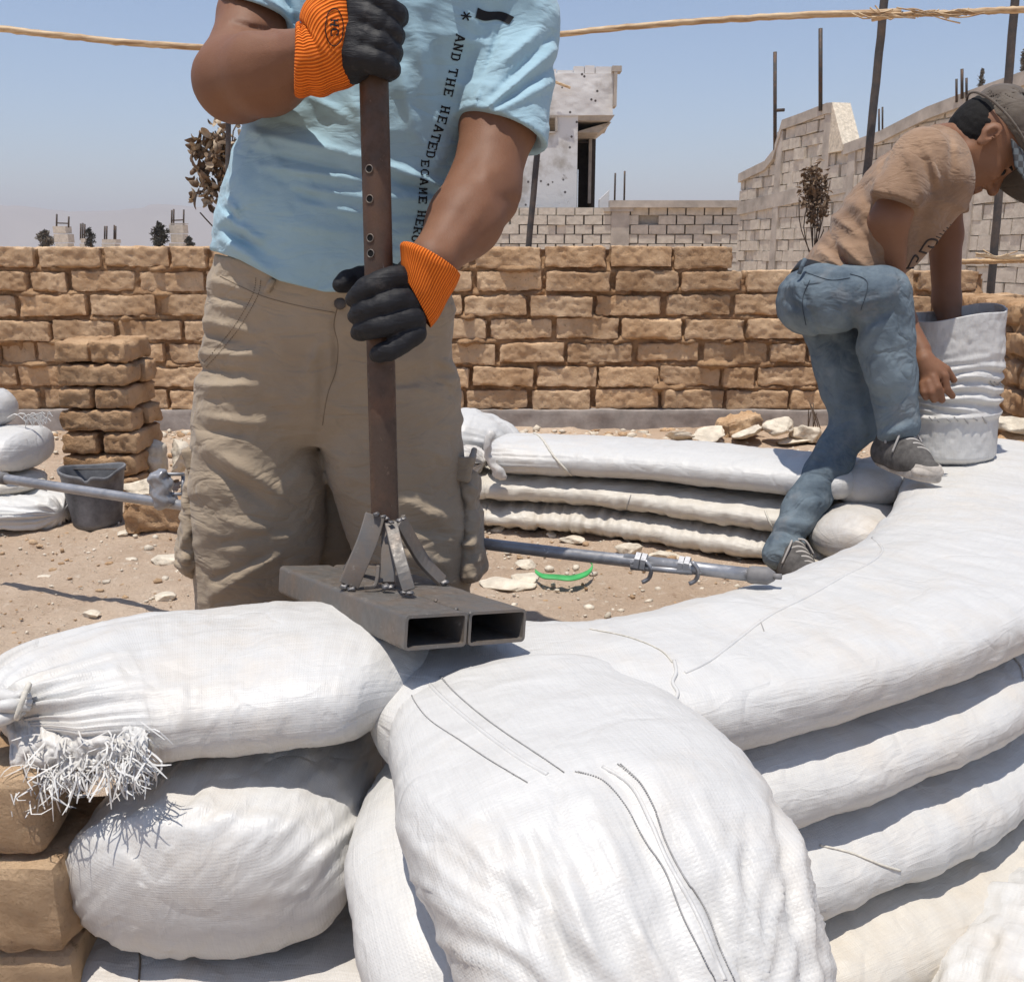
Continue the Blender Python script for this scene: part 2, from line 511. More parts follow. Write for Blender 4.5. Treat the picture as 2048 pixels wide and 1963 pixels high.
M['block'] = mat_plain('hollow_block', (.55, .49, .41), .95, sc=7, var=.22, bs=.7, bd=.02)
M['block_mortar'] = mat_plain('block_joint', (.40, .36, .305), .95, sc=9, var=.2, bs=.7, bd=.02)
M['band'] = mat_plain('concrete_band', (.44, .39, .335), .95, sc=3, var=.3, bs=.6, bd=.02)
def plaster():
    b = NB('scarred_plaster', .95, spec=.1)
    n = b.noise(.9, 6, .62); n2 = b.noise(3.4, 6, .7); sp = b.n('ShaderNodeTexVoronoi'); sp.inputs['Scale'].default_value = 4.2
    b.l(b.tc.outputs['Object'], sp.inputs['Vector'])
    c = b.mix(b.ramp(n, [(.50, (0, 0, 0)), (.62, (1, 1, 1))]), (.66, .65, .63), (.42, .39, .35))
    c = b.mix(b.ramp(n2, [(.30, (1, 1, 1)), (.36, (0, 0, 0))]), c, (.30, .27, .24))
    c = b.mix(b.ramp(sp.outputs[0], [(.10, (1, 1, 1)), (.14, (0, 0, 0))]), c, (.10, .09, .085))
    b.color(c); b.bump(n2, .6, .02); return b.m
M['plaster'] = plaster()
M['dark_room'] = mat_plain('unlit_room', (.06, .05, .045), .95, sc=3, var=.4)  # near-black base colour stands in for the shade inside the tower
M['rebar'] = mat_steel('rebar_steel', (.06, .055, .05), (.12, .07, .045), .6, .4, False)
M['pole'] = mat_steel('weathered_post', (.065, .06, .058), (.12, .09, .07), .6, .2)
def cane():
    b = NB('dry_cane', .6, spec=.3)
    v = b.vec('Object', (5, 60, 60)); c = b.mix(b.ramp(b.noise(1, 5, .65, v), [(.35, (0, 0, 0)), (.62, (1, 1, 1))]), (.30, .17, .08), (.66, .50, .31))
    b.color(c); b.bump(b.noise(80, 4), .4, .002); return b.m
M['cane'] = cane()
M['leaf_dry'] = mat_plain('dry_leaf', (.20, .135, .085), .8, sc=18, var=.5)
M['leaf_pale'] = mat_plain('pale_dry_leaf', (.46, .36, .25), .8, sc=18, var=.4)
M['leaf_dark'] = mat_plain('dark_foliage', (.055, .052, .04), .8, sc=4, var=.5)
M['leaf_grey'] = mat_plain('dusty_foliage', (.17, .15, .12), .9, sc=6, var=.5)
M['bark'] = mat_plain('bark', (.12, .085, .06), .9, sc=20, var=.4)
M['shirt1'] = mat_cloth('light_blue_jersey', (.35, .51, .585), (.30, .455, .53))
M['khaki'] = mat_cloth('khaki_cotton', (.375, .30, .215), (.30, .235, .165), 700, blot=5, bumpd=.0026)
M['khaki_seam'] = mat_plain('khaki_seam', (.20, .15, .10), .9)
M['skin1'] = mat_skin('tanned_skin', (.215, .105, .058))
M['skin2'] = mat_skin('brown_skin', (.225, .11, .06))
M['hair'] = mat_plain('black_hair', (.007, .006, .0055), .85, sc=300, bs=.6, bd=.002)
def glove():
    b = NB('black_latex_coating', .62, spec=.3)
    n = b.noise(24, 5, .6)
    b.color(b.mix(b.ramp(n, [(.60, (0, 0, 0)), (.74, (.55, .55, .55))]), (.011, .011, .013), (.085, .075, .068)))
    b.bump(b.noise(70, 5, .6), .4, .002); vs = b.vec('Object', (20, 20, 90)); b.bump(b.noise(1.0, 4, .6, vs, 1.5), .5, .004); return b.m
M['glove'] = glove()
def knit(name):
    b = NB(name, .85, spec=.15)
    wv = b.wave(14, b.vec('UV', (1, 1, 1)), .9, 'Y', 2)
    n = b.noise(8, 3)
    c = b.mix(wv, (.46, .075, .006), (.88, .23, .03)); b.color(c)
    b.bump(wv, .8, .0022); b.bump(b.noise(500, 2), .3, .0008); return b.m
M['knit'] = knit('orange_knit')
M['ink'] = mat_plain('black_print', (.006, .006, .008), .7, sc=200)
M['ink_faded'] = mat_plain('faded_print', (.035, .027, .024), .8, sc=200)
M['steel'] = mat_steel('rammer_steel')
M['steel_pole'] = mat_steel('rammer_pole', (.085, .058, .044), (.125, .070, .045), .5, .55)
M['weld'] = mat_plain('weld_bead', (.20, .19, .185), .45, .7, .5, sc=90, bs=.8, bd=.003)
M['galv'] = mat_steel('galvanised_pipe', (.36, .36, .37), (.25, .25, .26), .42, .6, False)
M['plug'] = mat_plain('grey_plug', (.20, .19, .185), .6)
M['tape'] = mat_plain('silver_tape', (.33, .33, .34), .35, .3, .5, sc=14, var=.4, bs=.8, bd=.006)
M['hole'] = mat_plain('dark_hole', (.004, .004, .004), .9)
def denim():
    b = NB('faded_denim', .9, spec=.15)
    n = b.noise(5.5, 5, .65); n2 = b.noise(13, 4, .6)
    c = b.mix(b.ramp(n, [(.38, (0, 0, 0)), (.66, (1, 1, 1))]), (.085, .112, .138), (.19, .235, .262))
    c = b.mix(b.ramp(n2, [(.54, (0, 0, 0)), (.78, (.4, .4, .4))]), c, (.30, .275, .25))
    b.color(c); b.bump(b.noise(900, 2, .7), .3, .0006)
    vs = b.vec('Object', (22, 22, 34)); b.bump(b.noise(1, 5, .6, vs, 1.2), .5, .005); b.creases(9, None, 13, .5, .006, 3); return b.m
M['denim'] = denim()
M['denim_dark'] = mat_cloth('dark_denim', (.030, .042, .058), (.060, .078, .095), 900, blot=5, bumpd=.003)
M['shirt2'] = mat_cloth('sandy_tshirt', (.36, .235, .15), (.16, .095, .058), 900, blot=4.5, bumpd=.003)
M['cap'] = mat_cloth('olive_cap', (.15, .125, .10), (.10, .08, .065), 700, blot=9)
def checks():
    b = NB('checked_cap_lining', .85)
    o = b.n('ShaderNodeTexChecker'); o.inputs['Scale'].default_value = 62; b.l(b.tc.outputs['Object'], o.inputs['Vector'])
    b.l(o.outputs[0], b.b.inputs['Base Color']); o.inputs[1].default_value = (.13, .15, .16, 1); o.inputs[2].default_value = (.07, .07, .072, 1); return b.m
M['checks'] = checks()
M['belt'] = mat_plain('black_belt', (.018, .017, .016), .5)
M['shoe'] = mat_plain('dusty_canvas_shoe', (.10, .092, .085), .85, sc=40, var=.5)
M['sole'] = mat_plain('dusty_rubber', (.48, .43, .375), .8, sc=25, var=.4)
M['lace'] = mat_plain('grey_lace', (.42, .39, .36), .85)
M['bucket'] = mat_plain('mucky_black_plastic', (.16, .16, .165), .6, sc=11, var=.7, bs=.4, bd=.002)
M['green'] = mat_plain('green_plastic', (.07, .42, .12), .5, sc=20)
def ground():
    b = NB('sandy_soil', .97, spec=.08)
    n = b.noise(1.6, 6, .62); n2 = b.noise(26, 8, .75); n3 = b.noise(120, 4, .7)
    c = b.mix(b.ramp(n, [(.35, (0, 0, 0)), (.65, (1, 1, 1))]), (.53, .385, .27), (.68, .53, .395))
    c = b.mix(b.ramp(n2, [(.56, (0, 0, 0)), (.68, (.75, .75, .75))]), c, (.78, .67, .54))
    c = b.mix(b.ramp(n2, [(.30, (.6, .6, .6)), (.42, (0, 0, 0))]), c, (.25, .145, .085))
    c = b.mix(b.ramp(n3, [(.66, (0, 0, 0)), (.72, (.8, .8, .8))]), c, (.70, .60, .47))
    b.color(c)
    b.bump(b.noise(9, 8, .75), .8, .03); b.bump(n2, 1, .016); b.bump(n3, .9, .006); return b.m
M['ground'] = ground()
M['hill'] = mat_plain('hazy_hill', (.36, .30, .24), .95, sc=.002, var=.2)
# ------------------------------------------------------------------ shapes for bricks and stones
def box_grid(size, n, r):
    "subdivided rounded box around the origin; n = cells along x,y,z"
    size = np.asarray(size, float); h = size / 2; V = []; F = []; k = 0
    for ax in range(3):
        a, b = (ax + 1) % 3, (ax + 2) % 3
        for sgn in (-1, 1):
            A, B = np.meshgrid(np.linspace(-1, 1, n[a] + 1), np.linspace(-1, 1, n[b] + 1), indexing='ij')
            P = np.zeros((A.size, 3)); P[:, a] = A.ravel() * h[a]; P[:, b] = B.ravel() * h[b]; P[:, ax] = sgn * h[ax]
            V.append(P); ii, jj = np.meshgrid(np.arange(n[a]), np.arange(n[b]), indexing='ij'); ii = ii.ravel(); jj = jj.ravel(); w_ = n[b] + 1
            q = np.stack([ii * w_ + jj, (ii + 1) * w_ + jj, (ii + 1) * w_ + jj + 1, ii * w_ + jj + 1], 1) + k
            F.append(q if sgn > 0 else q[:, ::-1]); k += len(P)
    V = np.concatenate(V); inner = np.clip(V, -(h - r), h - r); d = V - inner
    L = np.linalg.norm(d, axis=1)[:, None]; nrm = d / (L + 1e-12)
    V = np.where(L > 1e-9, inner + nrm * r, V)
    # normals for displacement
    N = np.where(L > 1e-9, nrm, V / h)
    N /= np.linalg.norm(N, axis=1)[:, None] + 1e-12
    return V, np.concatenate(F), N
def brick_vf(size, seed, n=(16, 8, 7), r=.014, amp=.006, chips=1.0):
    V, F, N = box_grid(size, n, r)
    Q = V + seed * 3.71
    d = amp * .6 * fbm(Q * 18, 3, seed) + amp * 1.0 * fbm(Q * 50, 2, seed + 3)
    e = np.sort(np.abs(V) / (np.asarray(size) / 2), axis=1)[:, 1]     # near an edge
    d -= chips * .016 * smooth(.80, 1.0, e) * np.clip(vnoise(Q * 18, seed + 9) - .05, 0, 1)
    V = V + N * d[:, None]
    return V, F
def rotz(a): c, s = math.cos(a), math.sin(a); return np.array([[c, -s, 0], [s, c, 0], [0, 0, 1]])
def roty(a): c, s = math.cos(a), math.sin(a); return np.array([[c, 0, s], [0, 1, 0], [-s, 0, c]])
def rotx(a): c, s = math.cos(a), math.sin(a); return np.array([[1, 0, 0], [0, c, -s], [0, s, c]])
def stone_vf(rad, seed, sub=3, rough=.28):
    bm = bmesh.new(); bmesh.ops.create_icosphere(bm, subdivisions=sub, radius=1.0)
    V = np.array([v.co[:] for v in bm.verts]); F = np.array([[v.index for v in f.verts] for f in bm.faces]); bm.free()
    rs = np.random.default_rng(seed)
    for _ in range(9):      # broken flat faces
        n = rs.normal(size=3); n /= np.linalg.norm(n); c = rs.uniform(.45, .85); t = V @ n
        V = V - np.maximum(t - c, 0)[:, None] * n
    V = V * (1 + rough * .5 * fbm(V * 1.7 + seed, 3, seed)[:, None])
    return V * np.asarray(rad), F
# ------------------------------------------------------------------ ground
def ground_z(x, y):
    # building plot level inside, dug lower on the near, outer side of the bag ring
    yc = np.interp(x, [-9, -.5, .2, .46, .74, 1.01, 1.25, 1.42, 1.55, 9], [1.36, 1.36, 1.38, 1.5, 1.7, 1.98, 2.33, 2.75, 3.3, 3.4])
    low = -.36 * (1 - smooth(-.12, .03, y - yc)) * (1 - smooth(1.7, 2.3, x))
    return low
def make_ground():
    def ring(x0, x1, y0, y1, nx, ny):
        X, Y = np.meshgrid(np.linspace(x0, x1, nx), np.linspace(y0, y1, ny), indexing='ij')
        return X, Y
    bx = np.concatenate([-np.geomspace(6000, 7, 26), np.linspace(-6.4, -3.2, 30), np.linspace(-3.1, 3.1, 300), np.linspace(3.2, 6.4, 30), np.geomspace(7, 6000, 26)])
    by = np.concatenate([-np.geomspace(300, 1.5, 10), np.linspace(-1, .4, 15), np.linspace(.42, 5.0, 300), np.linspace(5.1, 9, 30), np.geomspace(9.5, 9000, 30)])
    X, Y = np.meshgrid(bx, by, indexing='ij')
    P = np.stack([X, Y, X * 0], -1)
    fade = 1 - smooth(8, 40, np.hypot(X, Y))
    Z = ground_z(X, Y) + fade * (.016 * fbm(P * 2.2, 3, 3) + .007 * fbm(P * 13, 3, 5) + .0035 * fbm(P * 45, 2, 8))
    Z += .045 * smooth(4.1, 4.75, Y) * (1 - smooth(4.9, 5.4, Y)) * (.5 + .5 * vnoise(P * 1.9, 4)) * smooth(.1, 1.4, X) * fade
    V = np.stack([X, Y, Z], -1).reshape(-1, 3)
    nx, ny = len(bx), len(by)
    i, j = np.meshgrid(np.arange(nx - 1), np.arange(ny - 1), indexing='ij'); i = i.ravel(); j = j.ravel()
    F = np.stack([i * ny + j, (i + 1) * ny + j, (i + 1) * ny + j + 1, i * ny + j + 1], 1)
    o = mesh('ground', V, F, M['ground']); tag(o, kind='structure')
make_ground()
def gz(x, y):
    P = np.array([[x, y, 0.0]])
    return float(ground_z(np.array([x]), np.array([y]))[0] + .016 * fbm(P * 2.2, 3, 3)[0])
# pebbles and crumbs nobody could count
def make_gravel():
    rs = np.random.default_rng(5); V = []; F = []; n = 0; mi = []
    base = [stone_vf((1, 1, .7), s, 1) for s in range(6)]
    def put(x, y, s, k, m):
        nonlocal n
        v, f = base[k]; a = rs.uniform(0, 6.28)
        p = (v * s * rs.uniform(.6, 1.3, 3)) @ rotz(a).T + np.array([x, y, gz(x, y) + s * .25])
        V.append(p); F.append(f + n); mi.append(np.full(len(f), m)); n += len(v)
    cnt = 0
    while cnt < 9500:
        y = rs.uniform(1.5, 4.8); x = rs.uniform(-.6, .6) * y + rs.normal() * .1
        s = .0022 + .0062 * rs.random() ** 4 + (.014 * rs.random() * (rs.random() < .06))
        s *= .6 + y * .2
        put(x, y, s, rs.integers(6), 0 if rs.random() < .62 else 1); cnt += 1
    for _ in range(900):      # the trench outside, seen at the lower right
        x = rs.uniform(.3, 1.0); y = rs.uniform(.85, 1.45)
        put(x, y, .003 + .009 * rs.random() ** 3, rs.integers(6), 0 if rs.random() < .6 else 1)
    for _ in range(1300):      # crumbs along the wall foot
        x = rs.uniform(-2.6, 2.5); y = 4.82 - abs(rs.normal()) * .25
        if x < .4 and rs.random() < .6: continue
        put(x, y, .008 + .026 * rs.random() ** 3, rs.integers(6), 0 if rs.random() < .75 else 1)
    o = mesh('gravel', np.concatenate(V), np.concatenate(F), None, mats=[M['rubble'], M['adobe']], fmat=np.concatenate(mi), smooth_=False)
    tag(o, 'pale gravel and crumbs strewn over the sandy ground', 'gravel', kind='stuff')
make_gravel()
# ------------------------------------------------------------------ mud brick wall
WY = 4.9
def wx(px): return (px - CX) / FPX * WY * 1.0
wall = empty('adobe_wall', (0, WY, 0))
tag(wall, 'long unfinished mud brick wall across the back of the plot', 'wall')
def masonry():
    rs = np.random.default_rng(11); V = []; F = []; n = 0
    rows = 7; h = .12; z0 = .089; L = .335
    offs = [.10, .27, .06, .20, .02, .17, .09]
    for r in range(rows):
        x = -5.2 + offs[r] + (.0 if r % 2 else .12)
        xe = 1.11 if r == 6 else 2.62
        if r == 5: xe = 2.40
        while x < xe - .1:
            l = L * rs.uniform(.93, 1.03) - .012
            if x + l > xe: l = max(.1, xe - x)
            if rs.random() < .07: l *= .55
            hh = rs.uniform(.094, .107)
            size = (l, .15, hh)
            v, f = brick_vf(size, int(rs.integers(1000)), (28, 6, 12), .005, .0045, 1.4)
            v = v @ roty(R(rs.normal() * .9)).T @ rotz(R(rs.normal() * 1.2)).T
            v = v + np.array([x + l / 2, WY + .075 + rs.normal() * .007, z0 + r * h + h / 2 + rs.normal() * .003])
            V.append(v); F.append(f + n); n += len(v)
            x += l + .012 + rs.uniform(0, .02)
    mesh('bricks', np.concatenate(V), np.concatenate(F), M['adobe'], wall)
    # mud bed between the bricks, squeezed out in places
    V = []; F = []; n = 0
    for (xa, xb, za, zb) in ((-5.2, 1.09, .085, .905), (1.09, 2.38, .085, .785), (2.38, 2.7, .085, .66)):
        nx = int((xb - xa) / .011); nz = int((zb - za) / .011)
        X, Z = np.meshgrid(np.linspace(xa, xb, nx), np.linspace(za, zb, nz), indexing='ij')
        P = np.stack([X, X * 0, Z], -1)
        q = fbm(P * 9, 4, 21); q2 = fbm(P * 34, 3, 22)
        row = (Z - .089) / h; near = np.exp(-((row - np.round(row)) / .16) ** 2)
        Y = WY + .033 - .022 * q2 * .6 - .036 * np.clip(q, 0, 2) * near - .010 * near - .020 * np.clip(q - .5, 0, 1)
        V.append(np.stack([X, Y, Z], -1).reshape(-1, 3))
        i, j = np.meshgrid(np.arange(nx - 1), np.arange(nz - 1), indexing='ij'); i = i.ravel(); j = j.ravel()
        F.append(np.stack([i * nz + j, (i + 1) * nz + j, (i + 1) * nz + j + 1, i * nz + j + 1], 1) + n); n += nx * nz
    mesh('mud_joints', np.concatenate(V), np.concatenate(F), M['mortar'], wall)
    m = MB(); m.box((-2.05, WY + .10, .45), (6.28, .12, .86)); m.box((1.75, WY + .10, .40), (1.28, .12, .72)); m.build('wall_core', M['mortar'], wall)
    m = MB()
    v, f, nn = box_grid((8.0, .22, .20), (340, 5, 16), .01)
    v = v + nn * (.006 * fbm(v * 9, 4, 5))[:, None] + np.array([-1.3, WY + .08, .0])
    mesh('footing', v, f, M['concrete'], wall)
masonry()
# return leg of the same wall at the right edge
side = empty('adobe_return_wall', (2.45, 4.0, 0))
tag(side, 'rough mud brick return wall at the right edge behind the white cylinder', 'wall')
def side_wall():
    rs = np.random.default_rng(17); V = []; F = []; n = 0
    a = np.array([2.30, WY - .05]); b = np.array([1.93, 2.75]); Lw = np.linalg.norm(b - a); u = (b - a) / Lw
    ang = math.atan2(u[1], u[0])
    for r in range(6):
        t = .03 if r % 2 else .12
        while t < Lw - .2 + rs.uniform(0, .1):
            l = rs.uniform(.17, .30)
            v, f = brick_vf((l, .16, rs.uniform(.085, .10)), int(rs.integers(1000)), (14, 6, 6), .016, .010, 2.2)
            v = v @ roty(R(rs.normal() * 2)).T @ rotz(ang + R(rs.normal() * 4)).T
            c = a + u * (t + l / 2)
            v = v + np.array([c[0] + rs.normal() * .012, c[1], .07 + r * .115])
            V.append(v); F.append(f + n); n += len(v); t += l + rs.uniform(.02, .04)
    mesh('bricks', np.concatenate(V), np.concatenate(F), M['adobe_dark'], side)
    v, f, nn = box_grid((Lw, .10, .70), (120, 4, 46), .02)
    v = v + nn * (.022 * fbm(v * 16, 4, 9))[:, None]
    v = v @ rotz(ang).T + np.array([*(a + u * Lw / 2), .30])
    mesh('mud_joints', v, f, M['mortar'], side)
side_wall()
# ------------------------------------------------------------------ loose bricks
def loose(name, loc, size, rz, seed, label, cat='brick', group=None, mat='adobe_dark', ry=0, rx=0, amp=.006, chips=1.5):
    v, f = brick_vf(size, seed, (20, 12, 8), .012, amp, chips)
    v = v @ rotx(rx).T @ roty(ry).T
    o = mesh(name, v, f, M[mat]); o.location = tuple(loc); o.rotation_euler = (0, 0, rz)
    return tag(o, label, cat, group)
def brick_stack():
    G = 'mud bricks stacked behind the black bucket'
    D = 3.42; xc = (181 - CX) / FPX * 3.42; h = .0835
    rs = np.random.default_rng(3); ord_ = ['lowest', 'second lowest', 'third', 'fourth', 'fifth', 'sixth', 'top']
    for r in range(7):
        z = .045 + r * h; pair = (r % 2 == 0)
        if pair:
            for k, s in enumerate((-1, 1)):
                loose('mud_brick', (xc + s * .068 + rs.normal() * .003, D + .13, z), (.128, .262, .076), R(rs.normal() * 2 + (1 if r == 6 else 0)), 40 + r * 2 + k,
                      '%s mud brick of the %s course in the tall brick stack' % (('left', 'right')[k], ord_[r]), group=G)
        else:
            loose('mud_brick', (xc + rs.normal() * .004, D + .062, z), (.268, .125, .076), R(rs.normal() * 2.5 - (3 if r == 5 else 0)), 60 + r,
                  'front mud brick of the %s course in the tall brick stack' % ord_[r], group=G)
            loose('mud_brick', (xc + .014, D + .20, z), (.268, .125, .076), R(rs.normal() * 2), 80 + r,
                  'rear mud brick of the %s course in the tall brick stack' % ord_[r], group=G)
brick_stack()
def near_column():
    ys = 1.06; G = 'mud bricks piled at the lower left corner'
    lab = ['topmost mud brick under the frayed sack end', 'second mud brick down beside the round sack end', 'third mud brick down at the lower left corner', 'lowest mud brick at the lower left corner']
    for k, (zt, zb, xr) in enumerate(((.262, .150, -.600), (.142, .012, -.576), (.004, -.112, -.580), (-.122, -.24, -.585))):
        l = .30
        loose('mud_brick', (xr - l / 2, ys + .085, (zt + zb) / 2), (l, .18, zt - zb), R((2, -3, 1, 0)[k]), 90 + k, lab[k], group=G, mat='adobe', amp=.004, chips=.8)
near_column()
loose('mud_brick', Wy(320, 1035, 2.98) + np.array([0, .06, 0]), (.235, .13, .10), R(6), 31, 'broken mud brick lying on the ground right of the black bucket', amp=.011, chips=3)
loose('mud_brick', (wx(1455), 4.58, .07), (.20, .12, .09), R(18), 33, 'broken mud brick lying on rubble at the wall foot', amp=.012, chips=3, ry=R(-12), mat='adobe')
# ------------------------------------------------------------------ rubble lumps
def stone(px, py, rad, seed, label, name='stone', mat='rubble', group=None, Y=None, rz=0, sub=4, lift=.35, cat='stone'):
    if Y is None:
        p = Wz(px, py, 0.0)
    else: p = Wy(px, py, Y)
    v, f = stone_vf(rad, seed, sub); o = mesh(name, v, f, M[mat], smooth_=False)
    o.location = (p[0], p[1], (p[2] if Y is not None else gz(p[0], p[1])) + rad[2] * lift); o.rotation_euler = (0, 0, rz)
    return tag(o, label, cat, group)
stone(455, 1062, (.055, .03, .022), 1, 'pale broken stone lying in front of the black bucket')
stone(248, 1092 - 22, (.022, .018, .014), 2, 'small pale stone just right of the bucket foot')
stone(345, 1118, (.06, .035, .022), 3, 'flat pale stone beside the left trouser pocket')
stone(325, 1190, (.036, .022, .013), 4, 'small white stone left of the khaki trouser hem')
stone(185, 1225, (.028, .02, .014), 5, 'white stone right behind the tied sack')
stone(85, 1150, (.024, .016, .008), 6, 'thin white chip lying on the sand at left')
stone(262, 1118, (.020, .014, .009), 7, 'small white chip between bucket and trousers')
stone(1008, 1168, (.085, .06, .016), 8, 'wide flat pale slab of rubble right of the rammer')
stone(1055, 1155, (.05, .035, .014), 18, 'pale flat chip beside the green strap')
stone(1050, 1128, (.032, .026, .02), 9, 'pale angular stone above the green strap')
stone(1145, 1083, (.045, .03, .016), 10, 'pale stone against the lowest far sack')
stone(995, 1060, (.03, .02, .014), 11, 'tan stone beside the far sack ring')
stone(1260, 1108, (.05, .03, .026), 12, 'pale stone behind the pipe fitting')
stone(1330, 1118, (.05, .035, .02), 13, 'tan stone behind the pipe near the far sacks')
stone(1105, 1069, (.02, .015, .012), 14, 'small white stone under the far sack ring')
def lump(px, py, rad, seed, label, Y, rz=0):
    v, f = stone_vf(rad, seed, 5, .35); v = v + .012 * fbm(v * 22, 3, seed)[:, None] * v / np.linalg.norm(v, axis=1)[:, None]
    p = Wy(px, py, Y); o = mesh('concrete_lump', v, f, M['rubble']); o.location = tuple(p); o.rotation_euler = (.2, .1, rz)
    tag(o, label, 'rubble', 'broken white concrete lumps')
lump(300, 922, (.085, .07, .085), 51, 'left broken white concrete lump beside the brick stack', 3.6)
lump(365, 915, (.075, .07, .075), 52, 'right broken white concrete lump near the trouser pocket', 3.55, .6)
lump(300, 975, (.10, .06, .03), 53, 'flat white concrete piece under the two lumps', 3.35, .1)
rs_ = np.random.default_rng(77)
wl = ['flat white rubble slab at the wall foot left of the jeans', 'long pale rubble slab at the foot of the brick wall', 'tilted pale slab beside the dark trouser leg', 'small pale rubble block near the weed stems', 'pale chunk lying behind the far sacks', 'pale flake of rubble near the broken brick',
      'white rubble chunk right of the white cylinder', 'tan rubble chunk low beside the white cylinder']
for k, (px, py, rx, rz_) in enumerate(((1420, 868, .13, .02), (1500, 862, .15, .03), (1610, 872, .11, .05), (1560, 850, .08, .04), (1590, 888, .10, .025), (1360, 872, .10, .018), (2035, 850, .08, .05), (2030, 885, .09, .05))):
    v, f = stone_vf((rx, .08, rz_), 120 + k, 4, .3)
    p = Wy(px, py, 4.45 if k < 6 else 3.15); o = mesh('rubble_slab', v, f, M['rubble' if k != 7 else 'adobe'], smooth_=False)
    o.location = (p[0], p[1], max(p[2], .02)); o.rotation_euler = (rs_.normal() * .25, rs_.normal() * .25, rs_.uniform(0, 3))
    tag(o, wl[k], 'rubble', 'rubble at the wall foot')
# ------------------------------------------------------------------ grey block walls
def block_courses(name, parent, ub, ut, org, udir, prof, bl=.40, bh=.20, seed=0, holes=(), thick=.18, z0=0.0, jit=.012, skip=None):
    "hollow block courses in a vertical plane; prof(u) gives the broken top line"
    rs = np.random.default_rng(seed); m = MB(); u3 = np.array([udir[0], udir[1], 0.0]); n3 = np.array([-udir[1], udir[0], 0.0])
    if n3[1] > 0: n3 = -n3          # outward, to the plot
    r = 0; z = z0
    zmax = max(prof(q) for q in np.linspace(ub, ut, 80))
    while z < zmax:
        x = ub - (bl / 2 if r % 2 else 0) - rs.uniform(0, .04)
        while x < ut:
            l = bl * rs.uniform(.94, 1.0)
            x0, x1 = max(x + .008, ub), min(x + l - .008, ut)
            if x1 - x0 > .03:
                t0, t1 = prof(x0), prof(x1); zt0 = min(z + bh - .014, t0); zt1 = min(z + bh - .014, t1)
                ok = min(zt0, zt1) - z > .02 and not any(a < (x0 + x1) / 2 < b and c < z + bh / 2 < d for a, b, c, d in holes)
                if skip and skip((x0 + x1) / 2, z + bh / 2): ok = False
                if ok:
                    o = rs.normal() * jit
                    def pt(u_, z_, dd): return np.asarray([org[0], org[1], 0]) + u3 * u_ + n3 * dd + np.array([0, 0, z_])
                    e = rs.normal(size=4) * .006
                    B = [pt(x0, z, .02 + o), pt(x1, z + e[0], .02 + o), pt(x1, z, -thick), pt(x0, z, -thick)]
                    T = [pt(x0, zt0 + e[1], .02 + o), pt(x1, zt1 + e[2], .02 + o), pt(x1, zt1, -thick), pt(x0, zt0, -thick)]
                    m.hexa(B + T)
            x += bl + .004
        z += bh; r += 1
    m.build(name, M['block'], parent)
def slab(m, org, udir, u0, u1, z0, z1, d0, d1, z0b=None, z1b=None):
    u3 = np.array([udir[0], udir[1], 0.0]); n3 = np.array([-udir[1], udir[0], 0.0])
    if n3[1] > 0: n3 = -n3
    o = np.array([org[0], org[1], 0.0])
    z0b = z0 if z0b is None else z0b; z1b = z1 if z1b is None else z1b
    P = [o + u3 * u0 + n3 * d1 + [0, 0, z0], o + u3 * u1 + n3 * d1 + [0, 0, z0b], o + u3 * u1 + n3 * d0 + [0, 0, z0b], o + u3 * u0 + n3 * d0 + [0, 0, z0],
         o + u3 * u0 + n3 * d1 + [0, 0, z1], o + u3 * u1 + n3 * d1 + [0, 0, z1b], o + u3 * u1 + n3 * d0 + [0, 0, z1b], o + u3 * u0 + n3 * d0 + [0, 0, z1]]
    m.hexa(P)
def rebars(parent, pts, hgt, r=.012, name='rebar'):
    for k, (p, h_) in enumerate(zip(pts, hgt)):
        a = rng.normal(size=2) * .02
        m = MB(); m.tube([np.array(p), np.array(p) + [a[0] * h_, a[1] * h_, h_ * .5], np.array(p) + [a[0] * 2 * h_, a[1] * h_, h_]], r, 6); m.build(name, M['rebar'], parent, True)
# middle low wall
mid = empty('block_wall', (3.5, 21.6, 0)); tag(mid, 'low grey hollow block wall running behind the mud brick wall', 'wall')
Ym = 21.6
def mx(px): return Wy(px, 450, Ym)[0]
x0, x1 = mx(985), mx(1500)
pv = {}
def pm(u): return 1.80
holes = [(mx(1290) - 0, mx(1322), 1.38, 1.60), (mx(1010), mx(1100), 2.0, 2.2)]
block_courses('blocks', mid, x0, x1, (0, Ym), (1, 0), pm, seed=2, holes=holes, z0=-.15)
m = MB(); m.box(((x0 + x1) / 2, Ym + .15, .9), (x1 - x0, .1, 1.82)); m.build('joint_core', M['block_mortar'], mid)
m = MB(); slab(m, (0, Ym), (1, 0), mx(1218), mx(1500), 1.80, 1.95, -.25, .14); slab(m, (0, Ym), (1, 0), mx(1207), mx(1265), 1.72, 1.80, -.2, .10); m.build('coping', M['band'], mid)
m = MB(); slab(m, (0, Ym), (1, 0), mx(1222), mx(1258), -.1, 1.72, -.2, .06); m.build('pillar', M['band'], mid)
rebars(mid, [(mx(1228), Ym, 1.9), (mx(1247), Ym, 1.9)], [.62, .66], .022)
